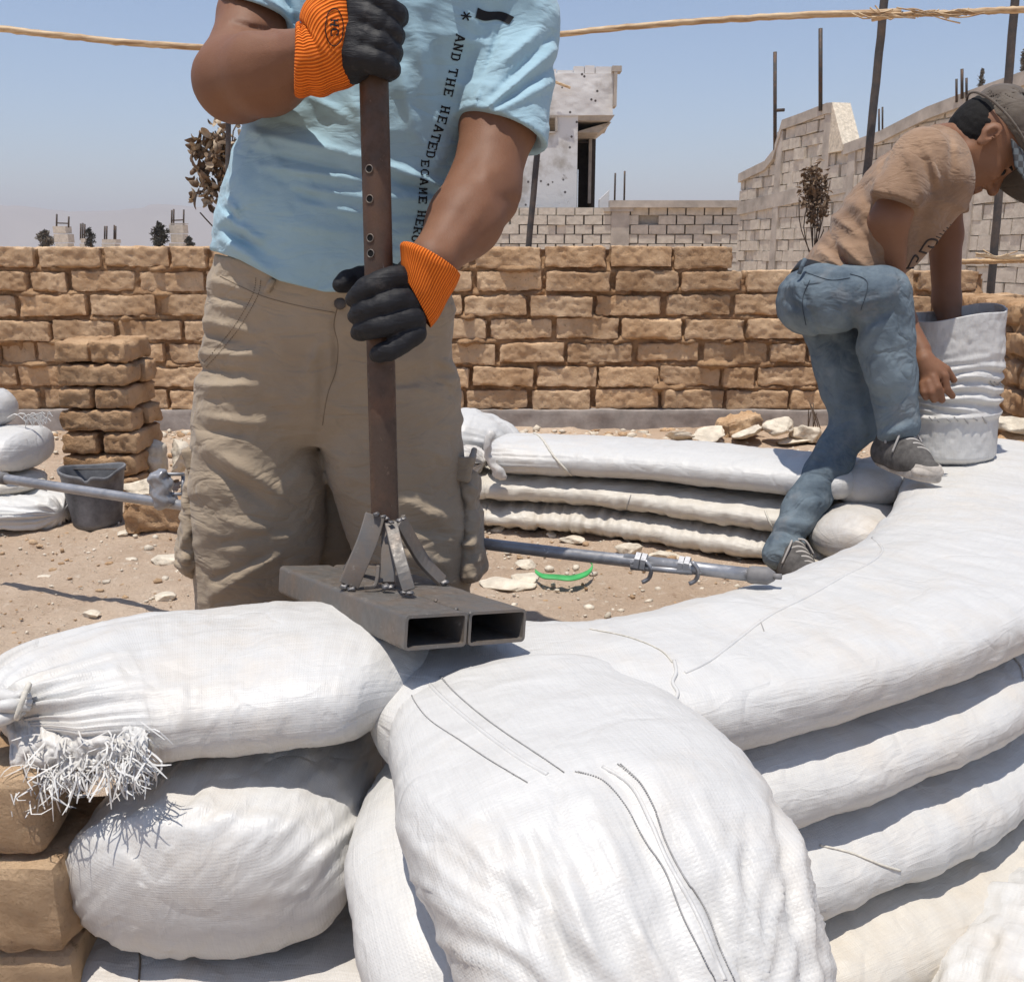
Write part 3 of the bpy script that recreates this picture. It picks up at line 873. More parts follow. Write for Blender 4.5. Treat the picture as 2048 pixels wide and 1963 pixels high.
# right stepped wall seen in perspective
A = np.array([Wy(1478, 450, 20.5)[0], 20.5]); Bp = np.array([7.35, 8.2])
ud = (Bp - A) / np.linalg.norm(Bp - A); Lr = np.linalg.norm(Bp - A)
right = empty('stepped_block_wall', (A[0], A[1], 0)); tag(right, 'tall grey hollow block wall with a broken stepped top at right', 'wall')
def on_right(px):
    "distance along the wall seen at pixel column px"
    # ray x = k*d where d ~ y*_c + small
    k = (px - CX) / FPX
    # solve A + t*u : x = k*(y*_c - (z-CAMZ)*_s) taking z about 2
    t = (k * (A[1] * _c - 1.2 * _s) - A[0]) / (ud[0] - k * ud[1] * _c); return t
def top_right(px, py):
    t = on_right(px); y = A[1] + ud[1] * t; return t, Wy(px, py, y)[2]
PR = [top_right(*q) for q in ((1481, 348), (1500, 338), (1532, 322), (1548, 300), (1562, 240), (1600, 226), (1649, 206), (1662, 205), (1688, 289), (1760, 262), (1850, 214), (1935, 180), (2048, 138), (2200, 90))]
PU = [q[0] for q in PR]; PZ = [q[1] for q in PR]
def pr(u): return float(np.interp(u, PU, PZ))
block_courses('blocks', right, 0.02, Lr, A, ud, lambda u: pr(u) - .14, seed=5, z0=-.1, jit=.014)
def strip(name, pts, dd0, dd1, hgt, mat, parent):
    m = MB()
    for (a, za), (b, zb) in zip(pts[:-1], pts[1:]): slab(m, A, ud, a, b, za - hgt, za, dd0, dd1, zb - hgt, zb)
    m.build(name, M[mat], parent)
m = MB(); N_ = 60
us = np.linspace(0, Lr, N_)
for a, b in zip(us[:-1], us[1:]): slab(m, A, ud, a, b, -.1, pr(a) - .16, -.20, -.02, -.1, pr(b) - .16)
m.build('joint_core', M['block_mortar'], right)
strip('coping', PR, -.22, .07, .17, 'band', right)
m = MB()
for px in (1558, 1652, 1705, 1925, 1950):
    t, z = top_right(px, 400); slab(m, A, ud, t - .11, t + .11, -.1, pr(t) - .05, -.1, .05)
m.build('pillar', M['band'], right)
m = MB()
t0, za = top_right(1481, 405); t1, zb = top_right(1700, 352); t2, zc = top_right(2060, 262)
slab(m, A, ud, t0, t1, za - .25, za, -.1, .055, zb - .26, zb); m.build('ring_beam', M['band'], right)
m = MB(); t, z = top_right(1675, 240); slab(m, A, ud, on_right(1662), on_right(1690), PZ[8] - .1, PZ[7], -.25, .09, PZ[8] - .1, PZ[8]); m.build('broken_end', M['rubble'], right)
def rb(px, py0, py1, r):
    t, z = top_right(px, py0); y = A[1] + ud[1] * t; p0 = Wy(px, py0, y); p1 = Wy(px, py1, y)
    m = MB(); m.tube([p0, p1], r, 6); m.build('rebar', M['rebar'], right, True)
for q in ((1550, 300, 104, .035), (1641, 222, 57, .035), (1758, 268, 218, .014), (1765, 262, 214, .014), (1913, 205, 158, .016), (1924, 198, 138, .02), (1933, 196, 156, .016)): rb(*q)
m = MB(); t, z = top_right(1551, 221); y = A[1] + ud[1] * t; m.tube([Wy(1551, 221, y), Wy(1569, 220, y)], .03, 6); m.build('rebar', M['rebar'], right, True)
# ------------------------------------------------------------------ shot up white tower
tower = empty('damaged_building', (1.2, 24, 0)); tag(tower, 'white war damaged tower house with a dark open stair side', 'building')
Yt = 24.0
def tz(py): return Wy(1100, py, Yt)[2]
def tx(px): return Wy(px, 300, Yt)[0]
def plate(name, x0, x1, z0, z1, y0, y1, mat, holes=()):
    "wall slab with real rectangular openings"
    xs = sorted({x0, x1, *[v for h_ in holes for v in h_[:2]]}); zs = sorted({z0, z1, *[v for h_ in holes for v in h_[2:]]})
    m = MB()
    for a, b in zip(xs[:-1], xs[1:]):
        for c, d in zip(zs[:-1], zs[1:]):
            if any(h_[0] <= (a + b) / 2 <= h_[1] and h_[2] <= (c + d) / 2 <= h_[3] for h_ in holes): continue
            m.box(((a + b) / 2, (y0 + y1) / 2, (c + d) / 2), (b - a, y1 - y0, d - c))
    return m.build(name, M[mat], tower)
def plate_rough(name, x0, x1, z0, z1, y0, y1, mat, amp=.02, seed=0):
    v, f, nn = box_grid((x1 - x0, y1 - y0, z1 - z0), (60, 3, 60), .01)
    d = fbm(v * 2.2 + seed, 4, seed)
    v = v + nn * (amp * d)[:, None] + np.array([(x0 + x1) / 2, (y0 + y1) / 2, (z0 + z1) / 2])
    return mesh(name, v, f, M[mat], tower, False)
xl = tx(985); xm = tx(1155); xr = tx(1199)
plate('wall', xl, xm, tz(424), tz(230), Yt, Yt + .25, 'plaster', holes=[(tx(1078), tx(1110), tz(263), tz(234))])
m = MB(); fx0, fx1, fz0, fz1 = tx(1078), tx(1110), tz(263), tz(234)
for a, b, c, d in ((fx0 - .03, fx0, fz0, fz1), (fx1, fx1 + .05, fz0, fz1), (fx0, fx1, fz0 - .05, fz0)): m.box(((a + b) / 2, Yt - .015, (c + d) / 2), (b - a, .09, d - c))
m.build('window_frame', M['band'], tower)
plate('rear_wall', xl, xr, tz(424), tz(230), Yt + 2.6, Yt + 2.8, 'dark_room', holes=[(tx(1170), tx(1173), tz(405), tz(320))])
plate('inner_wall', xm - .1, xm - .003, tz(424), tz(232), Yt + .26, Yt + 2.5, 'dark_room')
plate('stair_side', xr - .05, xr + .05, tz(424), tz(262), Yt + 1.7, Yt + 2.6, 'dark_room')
plate('stair_jamb', tx(1188), xr - .052, tz(400), tz(262), Yt + 1.62, Yt + 1.75, 'band')
plate_rough('parapet', xl, tx(1224), tz(232), tz(146), Yt - .05, Yt + .3, 'plaster', .02, 3)
# stepped broken crest of the parapet
m = MB(); rs_ = np.random.default_rng(6); x = xl
while x < tx(1202):
    l = rs_.uniform(.25, .45); hh = rs_.uniform(.04, .16); m.box((x + l / 2, Yt + .12, tz(146) + hh / 2 - .03), (l - .02, .28, hh + .06)); x += l
m.build('parapet_crest', M['plaster'], tower)
m = MB(); m.box((tx(1226), Yt - .02, (tz(215) + tz(140)) / 2), (.07, .45, tz(140) - tz(215))); m.box((tx(1228), Yt - .05, tz(141)), (.22, .4, .12)); m.build('corner_post', M['band'], tower)
P_ = lambda px, py, y: Wy(px, py, y)
m = MB()
bz = tz(232); x0_, x1_, x2_ = xm, tx(1228), xr
m.hexa([(x0_, Yt + .02, bz - .10), (x1_ - .1, Yt + .02, bz - .10), (x1_, Yt + 2.6, bz - .10), (x0_, Yt + 2.6, bz - .10), (x0_, Yt - .02, bz + .02), (x1_, Yt - .02, bz + .02), (x1_, Yt + 2.6, bz + .02), (x0_, Yt + 2.6, bz + .02)])
m.hexa([(x2_ - .6, Yt + .3, tz(262)), (x2_, Yt + .3, tz(262)), (x2_, Yt + 2.6, tz(262)), (x2_ - .6, Yt + 2.6, tz(262)), (x1_ - .1, Yt + .3, bz - .102), (x1_ - .05, Yt + .3, bz - .102), (x1_ - .05, Yt + 2.6, bz - .102), (x1_ - .1, Yt + 2.6, bz - .102)])
m.build('overhang', M['band'], tower)
plate('roof_slab', xl, tx(1150), tz(234), tz(230), Yt + .25, Yt + 2.7, 'band')
# lower storey of the tower
plate('lower_wall', tx(985), tx(1200), -.1, tz(424), Yt - .6, Yt - .4, 'block', holes=[(tx(1091), tx(1118), tz(447), tz(432)), (tx(1128), tx(1177), tz(444), tz(432)), (tx(1090), tx(1152), tz(500), tz(478))])
m = MB(); m.box(((tx(1063) + tx(1200)) / 2, Yt - .62, (tz(424) + tz(433)) / 2 + .06), (tx(1200) - tx(1063), .12, .12)); m.box(((tx(1063) + tx(1183)) / 2, Yt - .63, tz(471)), (tx(1183) - tx(1063), .12, .20)); m.build('lintel_band', M['band'], tower)
m = MB(); m.box(((tx(985) + tx(1199)) / 2, Yt + 1.0, .95), (tx(1199) - tx(985), .1, 1.9)); m.build('dark_backing', M['dark_room'], tower)  # sheet added behind the openings, interior shade put into its colour
m = MB(); a = np.array([tx(1218), Yt - .3, tz(382)])
slab(m, (tx(1199), Yt - .3), (1, 0), 0, tx(1218) - tx(1199), tz(420), tz(400), -.3, .05, tz(420), tz(382)); m.build('broken_stub', M['plaster'], tower)
m = MB(); m.tube([Wy(1110, 164, Yt - .2), Wy(1141, 176, Yt - .2)], .03, 6); m.build('cane_stub', M['cane'], tower)
# ------------------------------------------------------------------ far stubs with rebar, left horizon
def stub(pxa, pxb, pyt, bars, Y, label, pyb=494, mat='block'):
    o = empty('column_stub', (Wy((pxa + pxb) / 2, pyb, Y)[0], Y, 0)); tag(o, label, 'column', 'unfinished columns on the horizon')
    a = Wy(pxa, pyt, Y); b = Wy(pxb, pyt, Y); zt = a[2]; rs = np.random.default_rng(int(pxa)); m = MB(); z = -.2
    while z < zt:
        h_ = min(.5, zt - z); m.box(((a[0] + b[0]) / 2 + rs.normal() * .04, Y, z + h_ / 2), ((b[0] - a[0]) * rs.uniform(.86, 1.0), (b[0] - a[0]), h_ - .04)); z += h_
    m.build('shaft', M[mat], o)
    for (px, p0, p1) in bars:
        m = MB(); m.tube([Wy(px, p0, Y), Wy(px + .5, p1, Y)], .05, 5); m.build('rebar', M['rebar'], o, True)
    return o
s1 = stub(111, 139, 452, [(113, 455, 428), (137, 455, 433)], 55, 'far block column with two rebars at the left edge of the horizon')
m = MB(); m.tube([Wy(113, 446, 55), Wy(137, 447, 55)], .04, 5); m.build('tie_bar', M['rebar'], s1)
stub(160, 171, 476, [(161, 480, 447), (165, 480, 446), (169, 480, 448)], 58, 'tiny far column stub with three rebars')
stub(208, 235, 478, [(209, 482, 452), (213, 482, 452), (228, 482, 450), (231, 482, 452)], 58, 'low wide far column stub with four thin rebars')
s4 = stub(342, 371, 446, [(343, 450, 420), (347, 450, 418), (367, 450, 419)], 55, 'tall far block column with rebars left of the blue shirt')
m = MB(); m.tube([Wy(343, 441, 55), Wy(367, 440, 55)], .04, 5); m.build('tie_bar', M['rebar'], s4)
# ------------------------------------------------------------------ trees and dry plants
def leaf_cloud(pts, size, n, seed, elong=1.8, curl=.3):
    rs = np.random.default_rng(seed); V = []; F = []; k = 0
    for c, rad in pts:
        for _ in range(n):
            d = rs.normal(size=3); d /= np.linalg.norm(d); p = np.array(c) + d * np.array(rad) * rs.uniform(.25, 1.0) ** .6
            a = rs.normal(size=3); a /= np.linalg.norm(a); b = np.cross(a, rs.normal(size=3)); b /= np.linalg.norm(b); q = np.cross(a, b)
            s = size * rs.uniform(.5, 1.3); l = s * elong
            V += [p, p + a * l * .5 + b * s * .45 + q * s * curl, p + a * l, p + a * l * .5 - b * s * .45 + q * s * curl]
            F += [(k, k + 1, k + 2), (k, k + 2, k + 3)]; k += 4
    return np.array(V), np.array(F)
def tree(px, pyb, pyt, Y, wpx, kind, label, mat, seed, n=260):
    b = Wy(px, pyb, Y); t = Wy(px, pyt, Y); H = t[2] - b[2]; Wd = wpx / FPX * Y
    base = np.array([b[0], Y, 0.0]); o = empty(kind, base); tag(o, label, 'tree')
    rs = np.random.default_rng(seed); m = MB()
    m.tube([base, base + [0, 0, b[2] + H * .5], base + [Wd * .05, 0, b[2] + H * .9]], [Wd * .10, Wd * .06, Wd * .02], 7)
    for k in range(7):
        z = b[2] + H * (.15 + .1 * k); a = rs.uniform(0, 6.28); m.tube([base + [0, 0, z], base + [math.cos(a) * Wd * .35, math.sin(a) * Wd * .35, z + H * .12]], [Wd * .025, Wd * .008], 5)
    m.build('trunk', M['bark'], o, True)
    pts = []
    for k in range(16):
        f = (k + .5) / 16; z = b[2] + H * f; rr = Wd * .5 * ((1 - f) ** .6 if kind == 'cypress_tree' else math.sin(math.pi * min(1, .2 + f * .8)) ** .7) * rs.uniform(.6, 1.05)
        a = rs.uniform(0, 6.28); pts.append((base + [math.cos(a) * rr * .45, math.sin(a) * rr * .45, z], (rr * .6 + .02, rr * .6 + .02, H * .075)))
    v, f = leaf_cloud(pts, Wd * .07, n // 16 * 5, seed, 2.0)
    mesh('crown', v, f, M[mat], o, False)
tree(93, 493, 463, 60, 40, 'broadleaf_tree', 'far round dark tree at the left edge of the horizon', 'leaf_grey', 1)
tree(182, 493, 457, 56, 26, 'broadleaf_tree', 'far dark tree between two small column stubs', 'leaf_dark', 2)
tree(322, 493, 448, 54, 44, 'broadleaf_tree', 'far dark pointed tree left of the tall block column', 'leaf_dark', 3)
tree(380, 493, 474, 54, 22, 'broadleaf_tree', 'small dark bush right of the tall block column', 'leaf_dark', 4)
tree(1957, 210, 140, 40, 24, 'cypress_tree', 'slim dusty cypress rising above the stepped block wall', 'leaf_grey', 5, 400)
tree(2037, 215, 90, 38, 30, 'cypress_tree', 'dusty cypress behind the right hand post above the cap', 'leaf_grey', 6, 400)
# curled dry leaves by the left post
def dry_plant():
    Y = 5.45; o = empty('dry_shrub', Wy(440, 500, Y)); tag(o, 'withered shrub with big curled brown leaves behind the left post', 'shrub')
    rs = np.random.default_rng(8); m = MB(); base = Wy(455, 560, Y)
    tips = [(395, 290), (385, 330), (398, 385), (430, 262), (475, 245), (460, 300), (425, 345), (400, 425), (470, 275), (440, 400)]
    for px, py in tips: m.tube(spline([base, Wy(455, 480, Y), Wy((px + 455) / 2, py + 30, Y + rs.normal() * .03), Wy(px, py, Y)], 10), [.008] * 5 + [.004] * 5, 5)
    m.build('stem', M['bark'], o, True)
    V = []; F = []; k = 0; mi = []
    cl = [(400, 300, 20, 16), (415, 285, 22, 26), (440, 262, 20, 16), (475, 245, 20, 16), (430, 310, 30, 34), (425, 345, 30, 34), (450, 300, 22, 24), (415, 375, 22, 14), (405, 390, 22, 16), (390, 300, 12, 7), (395, 335, 10, 7), (450, 350, 26, 22), (445, 385, 24, 14), (460, 320, 20, 14), (395, 385, 10, 6)]
    for px, py, sp, cnt in cl:
        for _ in range(cnt):
            c = Wy(px + rs.normal() * sp * .55, py + rs.normal() * sp * .55, Y + rs.normal() * .05)
            # curled leaf: arc strip
            L = rs.uniform(.05, .11); wd = L * .42; a = rs.normal(size=3); a[2] -= .6; a /= np.linalg.norm(a); b = np.cross(a, rs.normal(size=3)); b /= np.linalg.norm(b); q = np.cross(a, b)
            cu = rs.uniform(1.0, 3.4); rows = 6
            for i in range(rows + 1):
                t = i / rows; th = cu * t; p = c + (a * math.sin(th) + q * (1 - math.cos(th))) * L / cu
                ww = wd * math.sin(math.pi * (.12 + .82 * t)) * .5
                nn_ = (-a * math.sin(th) + q * math.cos(th))
                V += [p - b * ww + nn_ * ww * .6, p, p + b * ww + nn_ * ww * .6]
                if i: 
                    j = k + i * 3; F += [(j - 3, j - 2, j + 1, j), (j - 2, j - 1, j + 2, j + 1)]; mi += [int(_ % 3 == 0)] * 2
            k += (rows + 1) * 3
    mesh('leaves', V, np.array(F), None, o, mats=[M['leaf_dry'], M['leaf_pale']], fmat=mi)
dry_plant()
def weed(px, pyb, pyt, Y, wpx, seed, label, dense=True):
    o = empty('dry_weed', Wy(px, pyb, Y)); tag(o, label, 'weed'); rs = np.random.default_rng(seed); m = MB()
    b = Wy(px, pyb, Y)
    for k in range(11 if dense else 7):
        t = Wy(px + rs.normal() * wpx * .22, pyt + abs(rs.normal()) * (pyb - pyt) * .25, Y + rs.normal() * .05)
        mdl = (b + t) / 2 + rs.normal(size=3) * .02
        m.tube(spline([b + rs.normal(size=3) * .006, mdl, t], 7), .0022 * Y / 4, 4)
    m.build('stems', M['bark'], o, True)
    if dense:
        v, f = leaf_cloud([(Wy(px + dx, py, Y), (wpx / FPX * Y * .30, .1, .13)) for dx, py in ((-8, pyt + 25), (10, pyt + 30), (0, pyt + 55), (-4, pyt + 12), (14, pyt + 60))], .022, 110, seed)
        mesh('seed_heads', v, f, M['leaf_dry'], o, False)
weed(1627, 520, 352, 5.6, 46, 3, 'brown dried weed against the stepped block wall')
weed(1625, 905, 800, 4.5, 40, 4, 'bare thin weed stems at the wall foot beside the jeans', False)
# ------------------------------------------------------------------ posts and canes
def post(p, q, Y0, Y1, wpx, label):
    a = Wy(*p, Y0); b = Wy(*q, Y1); n = 14; pts = [a + (b - a) * k / n + rng.normal(size=3) * .0008 for k in range(n + 1)]
    a2 = a + (a - b) * (a[2] / (b[2] - a[2]))      # carry the post down to the ground
    b2 = b + (b - a) * .25
    m = MB(); m.tube([a2] + pts + [b2], wpx * .88 / FPX * Y0 / 2, 10); o = m.build('post', M['pole'], None, True)
    return tag(o, label, 'post', 'leaning posts behind the mud brick wall')
post((455, 500), (457, 200), 5.2, 5.2, 11, 'upright black post in front of the withered shrub')
post((1056, 500), (1108, -40), 5.25, 5.25, 14, 'leaning dark post behind the light blue sleeve')
post((1728, 400), (1771, -20), 5.25, 5.25, 17, 'leaning dark post carrying the cane splice')
post((1983, 565), (2032, -20), 5.25, 5.25, 17, 'dark post at the right edge behind the cap')
def cane_pole(K, Y, r, label, ends=(0, 0), n=60):
    pts = spline([(*Wy(a, b, Y), 0) for a, b in K], n)[:, :3]; L = np.linalg.norm(pts[-1] - pts[0])
    rr = np.linspace(r[0], r[1], n) * (1 + .10 * (np.arange(n) % 7 == 0)); pts = pts + rng.normal(size=pts.shape) * .0012
    o = empty('cane_pole', pts[0]); tag(o, label, 'cane')
    m = MB(); m.tube(pts, rr, 8); m.build('stalk', M['cane'], o, True); return o
cane_pole([(-60, 53), (0, 58), (120, 71), (250, 85), (400, 95), (560, 103), (760, 104)], 5.12, (.016, .015), 'thin dry cane crossing the sky at upper left')
c2 = cane_pole([(690, 101), (860, 92), (1120, 68), (1300, 50), (1500, 36), (1650, 29), (1762, 26), (1800, 24)], 5.12, (.012, .017), 'long dry cane rising from the blue shirt to the leaning post')
c3 = cane_pole([(1745, 38), (1800, 30), (1900, 26), (1980, 22), (2140, 16)], 5.10, (.012, .018), 'thick dry cane running off the upper right corner')
m = MB(); rs_ = np.random.default_rng(4)
for k in range(26):      # torn leaf sheath strands round the splice
    a = rs_.uniform(1720, 1900); b = a + rs_.uniform(30, 90) * rs_.choice([-1, 1]); y = 30 - (a - 1720) * .02
    m.tube(spline([Wy(a, y + rs_.normal() * 3, 5.08), Wy((a + b) / 2, y + rs_.normal() * 5, 5.07), Wy(b, y + rs_.normal() * 9, 5.08)], 6), .0035, 4)
m.build('torn_sheath', M['cane'], c3, True)
c4 = cane_pole([(1890, 523), (1960, 523), (2030, 521), (2150, 518)], 5.15, (.014, .014), 'low dry cane tied across the post above the mud wall')
c5 = cane_pole([(1952, 509), (1975, 513), (2010, 516), (2060, 512), (2150, 508)], 5.12, (.009, .014), 'split dry cane lying above the low cane at right')
m = MB()
for k in range(14): m.tube(spline([Wy(1950 + rs_.uniform(0, 20), 508 + rs_.normal() * 3, 5.1), Wy(1990, 514 + rs_.normal() * 2, 5.1), Wy(2015 + rs_.uniform(-10, 30), 514 + rs_.normal() * 4, 5.1)], 6), .003, 4)
m.build('split_fibres', M['cane'], c5, True)
# ------------------------------------------------------------------ distant hills
def hills():
    X = np.linspace(-7000, 2600, 260); V = []; F = []
    for k in range(7):
        t = k / 6; yy = 4200 + 900 * t
        hz = (1 - (2 * t - 1) ** 2) * 200 * (.45 + .55 * np.clip(1 - (X + 1700) / 2600, 0, 1)) * smooth(2600, 1400, X) * (1 + .25 * fbm(np.stack([X / 500, X * 0 + t, X * 0], -1), 4, 3))
        V.append(np.stack([X, X * 0 + yy, hz - 4], -1))
    V = np.concatenate(V); n = len(X); i, j = np.meshgrid(np.arange(6), np.arange(n - 1), indexing='ij'); i = i.ravel(); j = j.ravel()
    F = np.stack([i * n + j, i * n + j + 1, (i + 1) * n + j + 1, (i + 1) * n + j], 1)
    tag(mesh('hills', V, F, M['hill']), kind='structure')
hills()
# ------------------------------------------------------------------ air
def haze():
    m = MB(); m.box((0, 500, 173), (15000, 15000, 350)); mt = bpy.data.materials.new('haze'); mt.use_nodes = True
    t = mt.node_tree; t.nodes.clear(); v = t.nodes.new('ShaderNodeVolumePrincipled'); q = t.nodes.new('ShaderNodeOutputMaterial')
    t.links.new(v.outputs[0], q.inputs['Volume']); v.inputs['Density'].default_value = 3.0e-4; v.inputs['Color'].default_value = (.97, .92, .93, 1)
    tag(m.build('haze', mt), kind='stuff')
haze()
# ------------------------------------------------------------------ filled sacks
BAGS = {}
def sack(name, K, label, group=None, mat='bag', n=2.6, ends=(.10, .10), endpow=(.5, .5), cr=.004, low=.006, gather=(0, 0), seed=0, ds=.007, nc=96, cat='earthbag', extra=None, planar=False, twist=0, tags=True, sq=None, gspan=(.16, .16)):
    """tube swept along rows of K = x,y,z(centre),half width,half height. ends = length of the rounding,
    endpow <.5 blunter; gather = depth of the folds drawn into a tied end"""
    K = np.asarray(K, float)
    L = np.linalg.norm(np.diff(K[:, :3], axis=0), axis=1).sum(); m = max(12, int(L / ds))
    Q = spline(K, m); C = Q[:, :3]; T, N, B = frames(C)
    s = np.concatenate([[0], np.cumsum(np.linalg.norm(np.diff(C, axis=0), axis=1))]); L = s[-1]
    # re-sample so that the rounded caps get rings close together
    def rr(e, x, pw): q = np.clip(x / max(e, 1e-6), 0, 1); return np.clip(1 - (1 - q) ** 2, 0, 1) ** pw
    a = np.arange(nc) * 2 * math.pi / nc
    ss = np.unique(np.concatenate([ends[0] * np.linspace(0, 1, 22) ** 2, np.linspace(0, L, m), L - ends[1] * np.linspace(0, 1, 22) ** 2])); ss = ss[(ss >= 0) & (ss <= L)]
    Q2 = np.stack([np.interp(ss, s, Q[:, k]) for k in range(5)], 1); N2 = np.stack([np.interp(ss, s, N[:, k]) for k in range(3)], 1); B2 = np.stack([np.interp(ss, s, B[:, k]) for k in range(3)], 1)
    f = np.minimum(rr(ends[0], ss, endpow[0]), rr(ends[1], L - ss, endpow[1])); f = np.maximum(f, .02)
    hw, hh = Q2[:, 3] * f, Q2[:, 4] * f
    # keep the ends from lifting: height rounds less than width when asked
    ca, sa = np.cos(a), np.sin(a)
    e = 2.0 / n
    X = np.sign(ca) * np.abs(ca) ** e; Z = np.sign(sa) * np.abs(sa) ** e
    P = Q2[:, None, :3] + hw[:, None, None] * X[None, :, None] * B2[:, None] + hh[:, None, None] * Z[None, :, None] * N2[:, None]
    # normals
    nrm = (X[None, :, None] * np.abs(hh)[:, None, None] * B2[:, None] + Z[None, :, None] * np.abs(hw)[:, None, None] * N2[:, None])
    nrm /= np.linalg.norm(nrm, axis=2)[..., None] + 1e-9
    S = np.broadcast_to(ss[:, None], P.shape[:2]); A = np.broadcast_to(a[None], P.shape[:2]); per = (hw.mean() + hh.mean()) * 3.0
    G = np.stack([np.cos(A) * 1.0, np.sin(A) * 1.0, S], -1)
    d = low * fbm(P * 5 + seed, 2, seed) + low * .45 * fbm(P * 16 + seed, 3, seed + 2)
    # crinkles running across the tube, stretched round it
    d = d + cr * fbm(np.stack([np.cos(A) * .8 + seed, np.sin(A) * .8, S * 26], -1), 3, seed + 4)
    cre = fbm(np.stack([np.cos(A) * 2.2, np.sin(A) * 2.2 + seed, S * 60 + 2 * vnoise(P * 12, seed)], -1), 2, seed + 6)
    d = d + cr * .45 * (1 - np.abs(cre)) ** 3
    for k, (g, dist) in enumerate(((gather[0], S), (gather[1], L - S))):
        if g:
            wv = np.sin(A * 11 + 3.0 * vnoise(np.stack([np.cos(A) * 2, np.sin(A) * 2, dist * 3], -1), seed + 8) + dist * 6) + .7 * np.sin(A * 23 + 4 * vnoise(G * 1.7, seed + 9)) + .6 * np.sin(A * 37 + 5 * vnoise(G * 2.7, seed + 19))
            d = d + g * wv * np.exp(-np.clip(dist - .0, 0, 9) / gspan[k]) * smooth(0, .015, dist)
    if extra is not None: d = d + extra(P, S, A, L)
    damp = np.clip(f * 2.2, 0, 1)[:, None]
    P = P + nrm * (d * damp)[..., None]
    ring = P.shape[0]
    V = np.concatenate([P.reshape(-1, 3), [P[0].mean(0)], [P[-1].mean(0)]])
    i, j = np.meshgrid(np.arange(ring - 1), np.arange(nc), indexing='ij'); i = i.ravel(); j = j.ravel(); j2 = (j + 1) % nc
    F = np.stack([i * nc + j, i * nc + j2, (i + 1) * nc + j2, (i + 1) * nc + j], 1)
    uvv = np.stack([A * per / 6.2832, S], -1).reshape(-1, 2); uvv = np.concatenate([uvv, [[0, 0]], [[0, L]]])
    if planar: uvv = np.stack([V[:, 0], V[:, 2] - V[:, 1]], -1)
    c0, c1 = ring * nc, ring * nc + 1
    capA = [(c0, (k + 1) % nc, k) for k in range(nc)]; capB = [(c1, (ring - 1) * nc + k, (ring - 1) * nc + (k + 1) % nc) for k in range(nc)]
    FF = F.tolist() + capA + capB
    o = mesh(name, V, FF, M[mat], None, True, uv=uvv)
    if tags: tag(o, label, cat, group)
    bv = BVHTree.FromPolygons([Vector(v) for v in V], FF); BAGS[label] = bv; o['_k'] = 1; del o['_k']
    return o, bv
def over(K, dx=0, dy=0, dz=0, w=1, h=1, nrm=0):
    K = np.array(K, float); T = np.gradient(K[:, :2], axis=0); T /= np.linalg.norm(T, axis=1)[:, None]
    K[:, 0] += T[:, 1] * nrm + dx; K[:, 1] += -T[:, 0] * nrm + dy; K[:, 2] += dz; K[:, 3] *= w; K[:, 4] *= h; return K
GR = 'long earth filled tubes of the near ring wall'
RP = [(-.22, 1.36, .19), (.00, 1.355, .19), (.20, 1.385, .185), (.46, 1.50, .195), (.74, 1.70, .215), (1.01, 1.985, .228), (1.25, 2.33, .255), (1.42, 2.75, .26), (1.50, 3.15, .25)]
def lay(zc, hh, nrm=0, w=1.0, i0=0): return [(x + 0, y, zc, hw * w, hh) for x, y, hw in RP][i0:]
lab = ['topmost broad white tube the rammer and the sneaker stand on', 'second white tube down on the right, in the shadow line of the top one', 'third white tube down on the right', 'fourth tube down at the right, cream coloured', 'lowest tube at the right on the trench floor']
L1, b1 = sack('earthbag', over(lay(.237, .068)), lab[0], GR, seed=1, n=2.9, cr=.0009, low=.007, nc=140)
L2, b2 = sack('earthbag', over(lay(.100, .076, w=1.02, i0=1), nrm=.030), lab[1], GR, seed=2, n=2.3, cr=.0022, low=.007, nc=120)
L3, b3 = sack('earthbag', over(lay(-.040, .074, w=1.02, i0=1), nrm=.065), lab[2], GR, seed=3, n=2.3, cr=.003, low=.008, nc=120)
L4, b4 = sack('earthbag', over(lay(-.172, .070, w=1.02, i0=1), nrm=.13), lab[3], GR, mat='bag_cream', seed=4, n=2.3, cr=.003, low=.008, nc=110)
L5, b5 = sack('earthbag', over(lay(-.300, .070, w=1.02, i0=1), nrm=.20), lab[4], GR, mat='bag_cream', seed=5, n=2.2, cr=.003, low=.008, nc=110)
